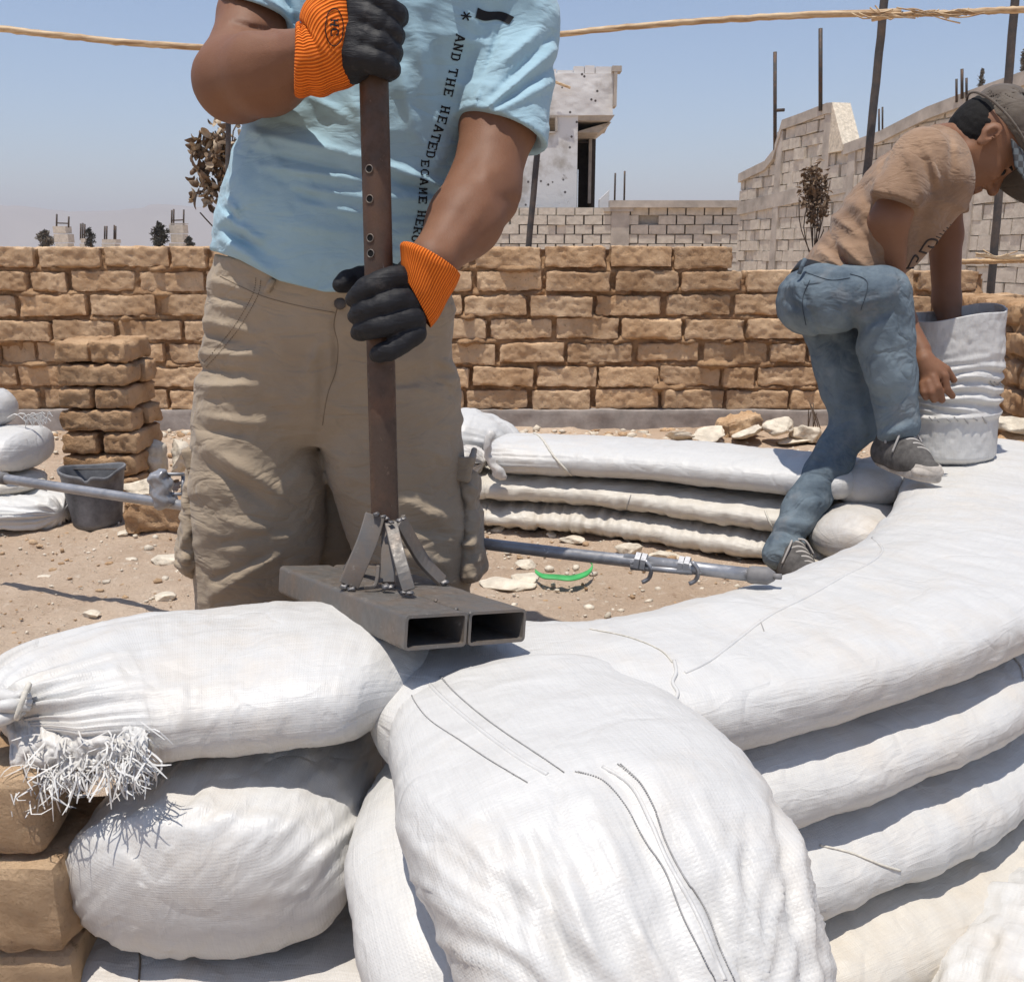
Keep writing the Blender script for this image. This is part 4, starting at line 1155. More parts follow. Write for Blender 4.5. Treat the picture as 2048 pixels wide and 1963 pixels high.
# centre foreground bag drooping over the wall towards us
def foldC(P, S, A, L):
    g = folds([(1240, 1560, 1380, 1963, 16, -.012), (1180, 1600, 1330, 1990, 13, .010), (1060, 1680, 1150, 1980, 14, -.011), (1115, 1700, 1210, 1990, 13, .010), (1330, 1640, 1520, 1990, 15, -.012), (1400, 1600, 1530, 1900, 18, .008),
               (1545, 1600, 1620, 1963, 11, -.008), (1575, 1620, 1650, 1980, 9, .006), (1490, 1640, 1500, 1960, 10, -.007), (1290, 1560, 1400, 1760, 30, .008), (980, 1640, 1060, 1963, 18, -.006), (1180, 1520, 1440, 1560, 36, .006),
               (1450, 1700, 1450, 1900, 16, -.007), (1250, 1780, 1360, 1963, 12, -.009), (1110, 1560, 1130, 1720, 9, -.006)])
    px, py = proj(P); fr = smooth(1500, 1700, py)
    th = np.arctan2(px - 1440 - 30 * vnoise(P * 14, 35), 2230 - py)      # pleats fan out from the tied mouth
    q1 = 1 - np.abs(vnoise(np.stack([th * 9 + 3, py / 700, px * 0], -1), 31)); q2 = 1 - np.abs(vnoise(np.stack([th * 24, py / 420, px * 0], -1), 32)); q3 = 1 - np.abs(vnoise(np.stack([th * 60, py / 260, px * 0], -1), 34))
    low_ = smooth(1560, 1900, py)
    return 1.0 * g(P) + fr * (.0075 * (q1 ** 3 - .4) + .0050 * (q2 ** 5 - .3) * (.4 + .6 * low_) + .0010 * (q3 ** 4) * (.3 + .7 * low_)) + .0006 * fr * fbm(P * 60, 2, 33)
C_, bC = sack('earthbag', [(-.02, 1.36, .245, .17, .065), (.02, 1.24, .250, .195, .068), (.065, 1.11, .245, .215, .080), (.11, .985, .228, .218, .10), (.155, .875, .165, .205, .105), (.19, .80, .05, .18, .10), (.21, .76, -.10, .16, .08)],
              'big white sack sagging towards the viewer with double grey stitching', None, seed=6, n=2.45, ends=(.10, .10), cr=.002, low=.006, nc=180, ds=.005, extra=foldC)
D_, bD = sack('earthbag', [(.02, 1.36, .12, .17, .07), (-.02, 1.22, .125, .19, .08), (-.015, 1.08, .115, .20, .085), (.03, .97, .06, .20, .085), (.07, .90, -.04, .19, .09), (.10, .86, -.2, .17, .08)],
              'white sack drooping underneath the big stitched sack', None, seed=7, n=2.3, ends=(.10, .08), cr=.003, low=.006, nc=130)
A_, bA = sack('earthbag', [(-.675, 1.14, .292, .045, .030), (-.64, 1.185, .30, .13, .055), (-.55, 1.26, .292, .18, .068), (-.43, 1.305, .290, .19, .070), (-.30, 1.33, .292, .19, .072), (-.20, 1.335, .285, .17, .068), (-.12, 1.32, .27, .13, .055)],
              'white sack at left with its mouth tied in a pleated knot', None, seed=8, n=2.5, ends=(.03, .12), endpow=(.5, .42), cr=.0022, low=.006, gather=(.010, 0), gspan=(.075, .1), nc=180, ds=.005)
def foldB(P, S, A, L):
    g = folds([(200, 1640, 330, 1740, 22, -.006), (300, 1650, 400, 1660, 20, .005), (430, 1820, 600, 1780, 14, .006), (470, 1700, 650, 1600, 30, .006), (260, 1690, 300, 1750, 12, -.008), (620, 1750, 640, 1700, 14, .006), (440, 1600, 640, 1640, 16, -.004)])
    px, py = proj(P); return g(P) + .004 * fbm(np.stack([(px + py) / 24, (px - py) / 120, px * 0], -1), 3, 41)
B_, bB = sack('earthbag', [(-.40, 1.50, .10, .19, .10), (-.405, 1.35, .098, .195, .105), (-.41, 1.22, .092, .192, .115), (-.41, 1.11, .085, .185, .122), (-.41, 1.045, .08, .175, .12)],
              'round blunt end of a white sack under the tied sack', None, seed=9, n=2.25, ends=(.05, .06), endpow=(.5, .40), cr=.0006, low=.007, planar=True, nc=160, ds=.005, extra=foldB)
E_, bE = sack('earthbag', [(-.72, 1.20, -.125, .18, .085), (-.5, 1.18, -.125, .19, .09), (-.3, 1.17, -.13, .19, .09), (-.1, 1.15, -.13, .18, .09), (.05, 1.15, -.14, .16, .08)],
              'dusty sack along the bottom edge below the round sack end', None, seed=10, n=2.4, mat='bag_old', cr=.003, low=.007, nc=120)
E2_, bE2 = sack('earthbag', [(-.72, 1.20, -.285, .20, .085), (-.3, 1.16, -.29, .2, .09), (.1, 1.12, -.29, .19, .09)],
              'lowest sack at the bottom left resting on the trench floor', None, seed=110, n=2.4, mat='bag_cream', cr=.003, low=.007, nc=80)
def crumple(P, S, A, L):
    W = P + .04 * np.stack([vnoise(P * 8, 1), vnoise(P * 8 + 5, 2), vnoise(P * 8 + 9, 3)], -1); return .010 * (1 - np.abs(vnoise(W @ rotz(.6).T * 11, 51))) ** 3 + .006 * (1 - np.abs(vnoise(W @ rotx(.7).T * 24, 52))) ** 3
F_, bF = sack('earthbag', [(1.12, 1.52, -.26, .10, .06), (.98, 1.36, -.22, .16, .11), (.86, 1.22, -.22, .19, .12), (.72, 1.06, -.26, .17, .10), (.66, .98, -.30, .1, .05)],
              'crumpled empty looking white sack at the lower right corner', None, seed=11, n=2.1, cr=.002, low=.015, nc=200, ds=.004, extra=crumple, gather=(.0, .008))
# ring of tubes on the far side
GF = 'earth filled tubes of the far ring wall'
FPt = [(-.55, 3.22), (-.12, 3.20), (.02, 3.17), (.25, 3.12), (.5, 3.00), (.72, 2.87), (.92, 2.76), (1.06, 2.68)]
def flay(z, hh, hw, dy=0, i0=0): return [(x, y + dy, z, hw, hh) for x, y in FPt][i0:]
fc = lambda P, S, A, L: .005 * fbm(np.stack([np.cos(A) * .6, np.sin(A) * .6, S * 34], -1), 2, 61) * smooth(.2, -.6, np.sin(A)) + .003 * fbm(P * 30, 2, 62)
F1, f1 = sack('earthbag', [(-.075, 3.16, .232, .10, .048), (.0, 3.14, .238, .15, .054), (.25, 3.10, .238, .165, .056), (.5, 2.99, .245, .165, .056), (.72, 2.87, .25, .165, .056), (.92, 2.77, .25, .16, .056), (1.05, 2.70, .25, .15, .05)],
              'top tube of the far ring with a slanting tied cord', GF, seed=12, n=2.5, ends=(.06, .08), cr=.002, low=.004, gather=(.004, 0), nc=100)
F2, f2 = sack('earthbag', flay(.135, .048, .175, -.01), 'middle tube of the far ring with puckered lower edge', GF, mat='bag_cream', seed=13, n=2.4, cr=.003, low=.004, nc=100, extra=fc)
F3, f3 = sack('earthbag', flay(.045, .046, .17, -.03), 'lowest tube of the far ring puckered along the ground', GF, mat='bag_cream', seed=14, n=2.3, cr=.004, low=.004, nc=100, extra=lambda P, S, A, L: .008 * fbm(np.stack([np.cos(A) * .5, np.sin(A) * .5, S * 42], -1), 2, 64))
H_, bH = sack('earthbag', [(-.40, 3.35, .25, .16, .06), (-.18, 3.34, .275, .17, .075), (-.05, 3.33, .245, .13, .06), (.02, 3.30, .20, .06, .03)], 'white sack heaped behind the knotted end of the far ring', None, seed=15, n=2.2, cr=.005, low=.010, nc=90, gather=(0, .006))
m_, bK = sack('earthbag', [(-.35, 3.14, .21, .10, .045), (-.20, 3.12, .215, .10, .05), (-.13, 3.09, .22, .085, .05), (-.09, 3.07, .22, .05, .04)], 'crumpled grey white sack neck twisted against the far ring tube', None, seed=16, n=2.1, mat='bag_old', cr=.008, low=.01, nc=90, gather=(0, .012))
# folded flap of the knot
def flap():
    K = [(985, 862), (978, 880), (975, 905), (985, 925), (1000, 948), (1012, 955)]
    pts = spline([(*Wy(a, b, 2.97), 0) for a, b in K], 16)[:, :3]
    V, F = tube_vf(pts, np.array([.010, .014, .016, .016, .017, .015, .012, .010, .011, .013, .015, .018, .020, .020, .016, .008]) * .9, 16)
    V = V + .007 * fbm(V * 50, 2, 3)[:, None] * np.array([1, -.6, .3])
    o = mesh('folded_flap', V, F, M['bag'], m_, uv=V[:, [0, 2]]); return o
flap()
def cord(bv, pts, label, r=.0022, name='tie_cord', parent=None, mat='twine'): return stitch_line(bv, pts, r, name, M[mat], parent, 50, .0015)
cord(f1, [(1030, 865), (1075, 870), (1110, 915), (1150, 955), (1190, 975)], '', .004, parent=F1)
cord(f2, [(1530, 1022), (1545, 1055), (1562, 1085)], '', .003, parent=F2)
cord(f2, [(1262, 990), (1255, 1010), (1252, 1028)], '', .0015, parent=F2, mat='thread')
# sacks closing the near ring at the doorway
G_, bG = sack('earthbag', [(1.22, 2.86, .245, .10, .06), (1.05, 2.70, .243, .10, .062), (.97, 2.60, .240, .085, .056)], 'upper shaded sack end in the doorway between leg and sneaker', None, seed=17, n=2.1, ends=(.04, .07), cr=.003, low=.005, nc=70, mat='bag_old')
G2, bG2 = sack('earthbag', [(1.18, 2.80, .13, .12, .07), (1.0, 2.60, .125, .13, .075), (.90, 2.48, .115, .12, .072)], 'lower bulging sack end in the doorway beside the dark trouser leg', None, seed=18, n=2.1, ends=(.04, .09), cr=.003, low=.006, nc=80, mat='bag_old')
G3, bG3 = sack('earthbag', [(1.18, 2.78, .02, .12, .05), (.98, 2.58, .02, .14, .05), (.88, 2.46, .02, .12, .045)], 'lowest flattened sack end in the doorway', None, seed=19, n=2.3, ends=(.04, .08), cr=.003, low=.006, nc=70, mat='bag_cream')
# ring sacks at the left edge
GL = 'sacks of the ring wall at the left edge'
sack('earthbag', [(-2.15, 3.25, .37, .15, .07), (-1.85, 3.24, .372, .15, .072), (-1.72, 3.24, .36, .12, .065)], 'topmost round white sack end at the left edge', GL, seed=20, n=2.2, ends=(.1, .10), nc=80, low=.006)
S2, bs2 = sack('earthbag', [(-2.2, 3.22, .245, .18, .068), (-1.9, 3.20, .248, .18, .07), (-1.61, 3.18, .245, .15, .066)], 'second white sack at the left edge with frayed mouth', GL, seed=21, n=2.5, ends=(.1, .05), nc=90, low=.006, cr=.004)
sack('earthbag', [(-2.1, 3.18, .145, .18, .05), (-1.8, 3.16, .14, .16, .045), (-1.6, 3.12, .135, .10, .035)], 'thin third sack down at the left edge', GL, seed=22, n=2.4, ends=(.1, .08), nc=80, mat='bag_cream')
sack('earthbag', [(-2.1, 3.12, .06, .17, .062), (-1.8, 3.10, .062, .17, .062), (-1.58, 3.07, .055, .12, .05), (-1.50, 3.05, .05, .07, .045)], 'lowest white sack at the left edge with gathered mouth', GL, seed=23, n=2.3, ends=(.1, .03), nc=110, gather=(0, .010), cr=.004)
# ---- stitching and seams on the foreground sacks
def seam(bv, pts, parent, r=.0016, name='stitch_row', mat='thread', dash=1, n=170, off=.001):
    return stitch_line(bv, pts, r, name, M[mat], parent, n, off, dash)
for dx in (0, 4):
    seam(bC, [(820 + dx, 1375 + dx), (828, 1400), (860, 1440), (920, 1480), (980, 1520), (1055, 1565)], C_, .0008)
for dx in (0, 6):
    seam(bC, [(868 + dx, 1338), (900, 1375), (950, 1420), (1010, 1465), (1085, 1515), (1128, 1545)], C_, .0009)
    seam(bC, [(1150 + dx, 1543), (1205, 1560), (1250, 1610), (1290, 1680), (1330, 1740), (1365, 1830), (1400, 1900), (1430, 1960)], C_, .0009, n=220)
    seam(bC, [(1235 + dx, 1528), (1280, 1565), (1310, 1620), (1330, 1680), (1360, 1740), (1410, 1820), (1440, 1900), (1470, 1962)], C_, .0010, n=220)
stitch_line(bC, [(840, 1345), (880, 1390), (950, 1450), (1030, 1510), (1095, 1548)], .0035, 'hem_fold', M['bag'], C_, 60, -.001)
stitch_line(bC, [(1205, 1532), (1262, 1570), (1300, 1640), (1335, 1720), (1395, 1830), (1450, 1960)], .003, 'hem_fold', M['bag'], C_, 60, -.001)
# lengthwise seam and a torn edge on the top tube
stitch_line(b1, [(1745, 1075), (1765, 1100), (1740, 1125), (1690, 1150), (1620, 1190), (1540, 1230), (1480, 1275), (1420, 1320), (1370, 1345)], .0035, 'lengthwise_hem', M['bag'], L1, 90, -.0008)
stitch_line(b1, [(1180, 1258), (1260, 1275), (1320, 1300), (1345, 1325)], .0012, 'seam_thread', M['twine'], L1, 50)
stitch_line(b1, [(1348, 1322), (1352, 1345), (1345, 1365), (1355, 1385), (1350, 1400)], .0030, 'tie_cord', M['bag'], L1, 30, .001)
stitch_line(b1, [(1520, 1050 + 190), (1528, 1262)], .0008, 'small_tear', M['thread'], L1, 10)
stitch_line(b2, [(1975, 1272), (2010, 1300), (2040, 1330), (2048, 1360)], .003, 'tie_cord', M['bag'], L2, 30)
stitch_line(b3, [(1640, 1690), (1700, 1705), (1760, 1728), (1800, 1740)], .002, 'stitched_hem', M['twine'], L3, 40)
stitch_line(bE, [(275, 1885), (280, 1920), (278, 1963)], .0014, 'crease_thread', M['khaki_seam'], E_, 30)
# tied mouth and frayed skirt of the left sack
def frayed():
    rs = np.random.default_rng(12); V = []; F = []; k = 0
    def strip(pts, w_, nrm):
        nonlocal k
        T = np.gradient(pts, axis=0); T /= np.linalg.norm(T, axis=1)[:, None] + 1e-9
        B = np.cross(T, nrm); B /= np.linalg.norm(B, axis=1)[:, None] + 1e-9
        for i in range(len(pts)):
            ww = w_ * (1 if i < len(pts) - 1 else .5)
            V.append(pts[i] - B[i] * ww); V.append(pts[i] + B[i] * ww)
            if i: F.append((k + 2 * i - 2, k + 2 * i - 1, k + 2 * i + 1, k + 2 * i))
        k += 2 * len(pts)
    for q in range(280):
        t = rs.random(); px = 36 + 262 * t + rs.normal() * 6; py = 1556 - 36 * t + rs.normal() * 6 - (rs.random() < .35) * rs.uniform(5, 75)
        dp = 1.240 - .012 * rs.random() - .02 * t
        a = Pd(px, py, dp - .02); L = rs.uniform(.018, .05); an = rs.normal() * .55 + (.05 + .25 * t)
        end = a + np.array([math.sin(an) * L, -.012 + rs.normal() * .012, -L * abs(math.cos(an)) * rs.uniform(.5, 1.0)])
        mid_ = (a + end) / 2 + rs.normal(size=3) * L * .2 + [0, -.006, .004]
        strip(spline([a, mid_, end], 6), rs.uniform(.0006, .0012), np.array([.1, -.6, .9]) + rs.normal(size=3) * .25)
    o = mesh('frayed_tapes', V, F, M['bag'], A_, False, uv=np.zeros((len(V), 2))); o['kind'] = 'stuff'
    # cloth skirt under the tapes
    nx, ny = 110, 44; Vv = []
    for i in range(nx):
        u = i / (nx - 1)
        for j in range(ny):
            v = j / (ny - 1); px = 14 + 275 * u + 10 * v; py = 1425 + 15 * u + (135 - 52 * u) * v + 5 * math.sin(u * 34) * v
            p = Pd(px, py, 1.250 - .035 * math.sin(v * 2.2) - .015 * u); p = p + (.007 * fbm(np.array([[u * 9, v * 4, 0]]), 3, 7)[0] + .004 * (1 - abs(vnoise(np.array([[u * 34, v * 3 + u * 5, 0]]), 8)[0])) ** 3) * np.array([.2, -1, .6]); Vv.append(p)
    Vv = np.array(Vv); i, j = np.meshgrid(np.arange(nx - 1), np.arange(ny - 1), indexing='ij'); i = i.ravel(); j = j.ravel()
    F2_ = np.stack([i * ny + j, (i + 1) * ny + j, (i + 1) * ny + j + 1, i * ny + j + 1], 1)
    oo = mesh('torn_cloth', Vv, F2_, M['bag'], A_, True, uv=np.stack([Vv[:, 0], Vv[:, 2]], 1))
    sm = oo.modifiers.new('thickness', 'SOLIDIFY'); sm.thickness = .0015
    # knot and gathered neck
    m = MB()
    for q in range(9):
        a = q / 9 * 6.28; c = Pd(48, 1402, 1.215)
        p0 = c + np.array([math.cos(a) * .012, -.004, math.sin(a) * .012]); e_ = c + np.array([-.045 + .03 * math.cos(a), -.01 + .02 * math.sin(a), -.012 + .02 * math.sin(a * 1.3)])
        m.tube(spline([p0, (p0 + e_) / 2 + rs.normal(size=3) * .004, e_], 8), [.004, .005, .007, .009, .010, .009, .008, .004], 8)
    m.build('gathered_neck', M['bag'], A_, True)
    m = MB(); c = Pd(46, 1402, 1.205); a = np.linspace(0, 6.28, 26)
    m.tube([c + np.array([.006 * math.sin(t), .016 * math.cos(t), .018 * math.sin(t + .6)]) for t in a], .0035, 7); m.build('tie_cord', M['twine'], A_, True)
frayed()
# little threads on the second left sack
m = MB(); rs_ = np.random.default_rng(9)
for k in range(26):
    a = Wy(64 + rs_.uniform(-14, 34), 846 + rs_.normal() * 4, 3.19); b = a + np.array([rs_.normal() * .03, 0, .01 + .02 * rs_.random()]); m.tube(spline([a, (a + b) / 2 + [0, 0, .02], b], 6), .0018, 4)
m.build('frayed_tapes', M['bag'], S2)
# ------------------------------------------------------------------ rammer
def rammer():
    o = empty('hand_rammer', Pd(770, 1150, 1.55)); tag(o, 'dark steel tamping tool with a long drilled pole on two welded box tubes', 'rammer')
    ax, ay, az = .585, .163, -.127
    Rm = rotz(ax) @ roty(ay) @ rotx(az); O = np.array([-.149, 1.214, .365]); W, Lg, H = .204, .476, .0495
    def loc(x, y, z): return O + Rm @ np.array([x, y, z])
    # two open box tubes with rounded corners
    for k in range(2):
        x0 = k * W / 2 + (.0015 if k else 0); x1 = x0 + W / 2 - .0015; t = .0042; r = .007
        def outline(i0, i1, j0, j1, rr, n=5):
            P = []
            for cx, cz, a0 in ((i1 - rr, j1 - rr, 0), (i0 + rr, j1 - rr, 90), (i0 + rr, j0 + rr, 180), (i1 - rr, j0 + rr, 270)):
                for q in range(n + 1): a = R(a0 + 90 * q / n); P.append((cx + rr * math.cos(a), cz + rr * math.sin(a)))
            return P
        po = outline(x0, x1, 0, H, r); pi_ = outline(x0 + t, x1 - t, t, H - t, r * .5); n = len(po); V = []
        ny = 40; ys = np.linspace(0, Lg, ny + 1)
        for y in ys:
            for (a, b) in po:
                d = .0007 * vnoise(np.array([[a * 60, y * 45, b * 60]]), 5 + k)[0]; V.append(loc(a, y, b + d))
        for y in (0, Lg):
            for (a, b) in pi_: V.append(loc(a, y, b))
        F = [(i * n + j, i * n + (j + 1) % n, (i + 1) * n + (j + 1) % n, (i + 1) * n + j) for i in range(ny) for j in range(n)]
        b0 = (ny + 1) * n
        F += [(b0 + (j + 1) % n, b0 + j, b0 + n + j, b0 + n + (j + 1) % n) for j in range(n)]
        F += [((j + 1) % n, j, b0 + j, b0 + (j + 1) % n) for j in range(n)]
        F += [(ny * n + j, ny * n + (j + 1) % n, b0 + n + (j + 1) % n, b0 + n + j) for j in range(n)]
        q = mesh('box_tube', V, F, M['steel'], o, True)
        es = q.modifiers.new('edge', 'EDGE_SPLIT'); es.split_angle = R(40)
        # dark far end so the tube reads deep
    m = MB()
    rs = np.random.default_rng(3)
    for i in range(14):
        y = Lg * (i / 14); c = loc(W / 2 + rs.normal() * .0012, y, H - .001 + rs.random() * .001)
        if rs.random() < .55 or y < .05: m.add(*stone_small(c, (.0032, .005, .0022), i))
    m.each('weld_seam', M['steel'], o, True)
    # pole: round tube with drilled holes
    top = Pd(772, -230, 1.52); bot = Pd(770, 1036, 1.535)
    top = Pd(738, -230, 1.40)
    axd = (top - bot); Lp = np.linalg.norm(axd); axd /= Lp
    r = .0222; n = 28
    pts = [bot + axd * Lp * k / 40 for k in range(41)]
    m = MB(); m.tube(pts, r, n, False)
    m.tube([bot, top], r - .003, n, False)
    q = m.build('pole', M['steel_pole'], o, True)
    bv = BVHTree.FromPolygons([Vector(v) for v in np.concatenate(m.V)], m.F)
    m = MB(); m2 = MB()
    for px, py in ((739, 338), (740, 398), (741, 476), (742, 507), (734, 70)):
        c = hit(bv, px, py, .0006)
        if c is None: continue
        vd = (np.array([0, 0, CAMZ]) - c); nn = vd - axd * (vd @ axd); nn /= np.linalg.norm(nn); uu = np.cross(axd, nn)
        cc = c - nn * .0004
        # surface normal at the hole
        rad = cc - bot - axd * ((cc - bot) @ axd); rad /= np.linalg.norm(rad); uu = np.cross(axd, rad)
        rr = .0052; a = np.linspace(0, 2 * math.pi, 17)[:-1]
        P = [cc + rad * .0006 + (math.cos(t) * uu + math.sin(t) * axd) * rr for t in a]
        m.add(P + [cc + rad * .0004], [(i, (i + 1) % 16, 16) for i in range(16)])
        m2.tube([cc + rad * .0006 + (math.cos(t) * uu + math.sin(t) * axd) * (rr + .0006) for t in np.append(a, 0)], .0009, 6, False)
    m.each('drilled_hole', M['hole'], o); m2.each('hole_burr', M['steel'], o, True)
    # bent flat bar braces from the pole down to the tubes
    def bar(P, wdir, wid, th, name='brace'):
        P = [np.array(p, float) for p in P]; Pn = np.array([(*p, 0) for p in P]); S = spline(Pn, 14)[:, :3]; T = np.gradient(S, axis=0); T /= np.linalg.norm(T, axis=1)[:, None]
        wd = np.array(wdir, float); wd /= np.linalg.norm(wd); V = []; F = []
        for i in range(len(S)):
            b = wd - T[i] * (wd @ T[i]); b /= np.linalg.norm(b); c = np.cross(T[i], b)
            for sa, sb in ((-1, -1), (1, -1), (1, 1), (-1, 1)): V.append(S[i] + b * sa * wid / 2 + c * sb * th / 2)
            if i:
                k = 4 * i
                for j in range(4): F.append((k - 4 + j, k - 4 + (j + 1) % 4, k + (j + 1) % 4, k + j))
        k = 4 * (len(S) - 1); F += [(3, 2, 1, 0), (k, k + 1, k + 2, k + 3)]
        q = mesh(name, V, F, M['steel'], o, False); bvm = q.modifiers.new('bevel', 'BEVEL'); bvm.width = .0012; bvm.segments = 2; return q
    bar([Pd(750, 1030, 1.512), Pd(735, 1080, 1.500), Pd(712, 1135, 1.490), Pd(697, 1170, 1.487)], (1, .35, 0), .032, .008)
    bar([Pd(782, 1046, 1.505), Pd(792, 1090, 1.475), Pd(806, 1140, 1.455), Pd(818, 1180, 1.45)], (1, .1, 0), .020, .010)
    bar([Pd(800, 1040, 1.53), Pd(822, 1080, 1.555), Pd(850, 1125, 1.585), Pd(886, 1163, 1.60)], (.5, 1, 0), .028, .007)
    bar([Pd(762, 1040, 1.55), Pd(735, 1085, 1.60), Pd(712, 1120, 1.64), Pd(700, 1140, 1.66)], (1, .3, 0), .026, .007)
    bar([Pd(778, 1050, 1.53), Pd(777, 1100, 1.52), Pd(776, 1165, 1.51)], (1, 0, 0), .022, .018, 'foot_stub')
    bar([Pd(757, 1130, 1.49), Pd(755, 1155, 1.487), Pd(748, 1171, 1.485), Pd(728, 1173, 1.48)], (.2, 1, 0), .007, .006, 'hook')
    m = MB()
    for k, (px, py, d, s) in enumerate(((752, 1028, 1.503, .008), (766, 1032, 1.497, .007), (782, 1044, 1.49, .007), (798, 1040, 1.505, .008), (806, 1037, 1.51, .006), (774, 1036, 1.50, .006),
                                        (688, 1172, 1.483, .010), (704, 1177, 1.478, .009), (818, 1186, 1.445, .009), (808, 1184, 1.446, .006), (772, 1172, 1.485, .011), (781, 1174, 1.483, .008), (876, 1213, 1.43, .009), (888, 1164, 1.59, .009), (735, 1030, 1.525, .006))):
        m.add(*stone_small(Pd(px, py, d), (s * .72, s * .7, s * .42), k, .6))
    m.each('weld_bead', M['weld'], o, True)
    return o, (bot, axd, r)
def stone_small(c, rad, seed, rough=.2):
    bm = bmesh.new(); bmesh.ops.create_icosphere(bm, subdivisions=2, radius=1.0)
    V = np.array([v.co[:] for v in bm.verts]); F = [[v.index for v in f.verts] for f in bm.faces]; bm.free()
    V = V * (1 + rough * vnoise(V * 2.3 + seed, seed)[:, None]); return V * np.asarray(rad) + np.asarray(c), F
RAM, (PB, PA, PR_) = rammer()
def on_pole(py):
    "point on the pole axis seen at pixel row py"
    lo, hi = 0.0, 2.2
    for _ in range(40):
        mid_ = (lo + hi) / 2
        if proj(PB + PA * mid_)[1] > py: lo = mid_
        else: hi = mid_
    return PB + PA * lo
# ------------------------------------------------------------------ compass pipe lying across the ring
def pipe():
    o = empty('compass_pipe', Pd(900, 1085, 1.98)); tag(o, 'long grey galvanised pipe lying across the ring behind the legs', 'pipe')
    a = Pd(-80, 943, 2.52); b = Pd(385, 1013, 2.28); b2 = Pd(960, 1086, 2.0); c = Pd(1290, 1125, 1.84); d_ = Pd(1502, 1149, 1.745)
    m = MB(); m.tube(spline([a, b, b2, c], 40), .0125, 14); m.build('tube', M['galv'], o, True)
    m = MB(); m.tube([Pd(1250, 1119, 1.86), d_], .0128, 14); m.tube([Pd(1262, 1133, 1.845), Pd(1385, 1143, 1.79)], .0065, 10); m.build('sleeve_tube', M['galv'], o, True)
    m = MB(); m.tube([Pd(1498, 1148, 1.745), Pd(1504, 1149, 1.742), Pd(1535, 1151, 1.728), Pd(1548, 1152, 1.72)], [.0150, .0165, .0165, .009], 16); m.tube([Pd(1545, 1152, 1.722), Pd(1563, 1153, 1.714)], .0055, 12); m.build('end_plug', M['plug'], o, True)
    for px, py, dd in ((1276, 1122, 1.845), (1288, 1124, 1.84), (1362, 1130, 1.81), (1374, 1131, 1.805)):
        m = MB(); p0 = Pd(px - 5, py - 1, dd); p1 = Pd(px + 5, py + 1, dd - .003); m.tube([p0, p1], .0185, 6); m.build('clamp_nut', M['galv'], o)
    m = MB()
    for px, py, dd in ((1296, 1128, 1.835), (1390, 1131, 1.79)):
        m.tube(spline([Pd(px - 6, py - 8, dd - .01), Pd(px + 6, py + 8, dd - .012), Pd(px + 2, py + 28, dd), Pd(px - 12, py + 36, dd + .004)], 10), .0042, 8)
    m.each('clamp_hook', M['galv'], o, True)
    m = MB(); m.tube([Pd(-40, 949, 2.49), Pd(12, 957, 2.47)], .0165, 12); m.build('coupling', M['plug'], o, True)
    # taped bracket
    m = MB()
    ca = Pd(300, 978, 2.30)
    for (x0, y0, x1, y1) in ((302, 948, 368, 948), (302, 988, 368, 988), (302, 948, 302, 988), (366, 948, 366, 988), (338, 948, 338, 988)): m.tube([Pd(x0, y0, 2.30), Pd(x1, y1, 2.29)], .0045, 8)
    m.build('bracket', M['galv'], o, True)
    v, f, nn = box_grid((.046, .05, .092), (14, 8, 20), .014); v = v + nn * (.004 * fbm(v * 60, 2, 3))[:, None] + .004 * np.sin(v[:, 2:3] * 160) * np.array([1, 0, 0]); v = v @ roty(R(-8)).T + Pd(323, 978, 2.285)
    mesh('tape_wrap', v, f, M['tape'], o)
pipe()
# ------------------------------------------------------------------ bucket
def bucket():
    c = Wz(178, 1060, 0.0) + np.array([0, .07, 0]); o = empty('bucket', (c[0], c[1], 0)); tag(o, 'battered black plastic bucket with a notched rim in front of the bricks', 'bucket')
    n = 72; prof = [(0, .004), (.066, .004), (.075, .0), (.079, .02), (.086, .08), (.0945, .145), (.099, .178), (.1035, .182), (.105, .192), (.101, .196), (.097, .190), (.091, .14), (.083, .07), (.075, .012), (0, .012)]
    V = []; F = []
    for i, (r, z) in enumerate(prof):
        for k in range(n):
            a = 2 * math.pi * k / n; rr = r * (1 + .018 * math.sin(2 * a + .6) * (z / .19) + .008 * math.sin(5 * a)); zz = z + .007 * (z / .19) * math.sin(a * 2 + 1)
            if z > .175:
                dd = abs((a - R(282) + math.pi) % (2 * math.pi) - math.pi); zz -= .016 * math.exp(-(dd / .10) ** 2)
                dd = abs((a - R(318) + math.pi) % (2 * math.pi) - math.pi); zz -= .012 * math.exp(-(dd / .28) ** 2)
            V.append((c[0] + rr * math.cos(a), c[1] + rr * math.sin(a), zz))
        if i:
            for k in range(n): F.append(((i - 1) * n + k, (i - 1) * n + (k + 1) % n, i * n + (k + 1) % n, i * n + k))
    mesh('bucket_shell', V, F, M['bucket'], o)
    m = MB(); pts = []
    for t in np.linspace(0, math.pi, 20): pts.append((c[0] + .103 * math.cos(t), c[1] + .02 + .05 * math.sin(t), .186 - .01 * math.sin(t)))
    m.tube(pts, .0025, 6); m.build('wire_handle', M['pole'], o, True)
bucket()
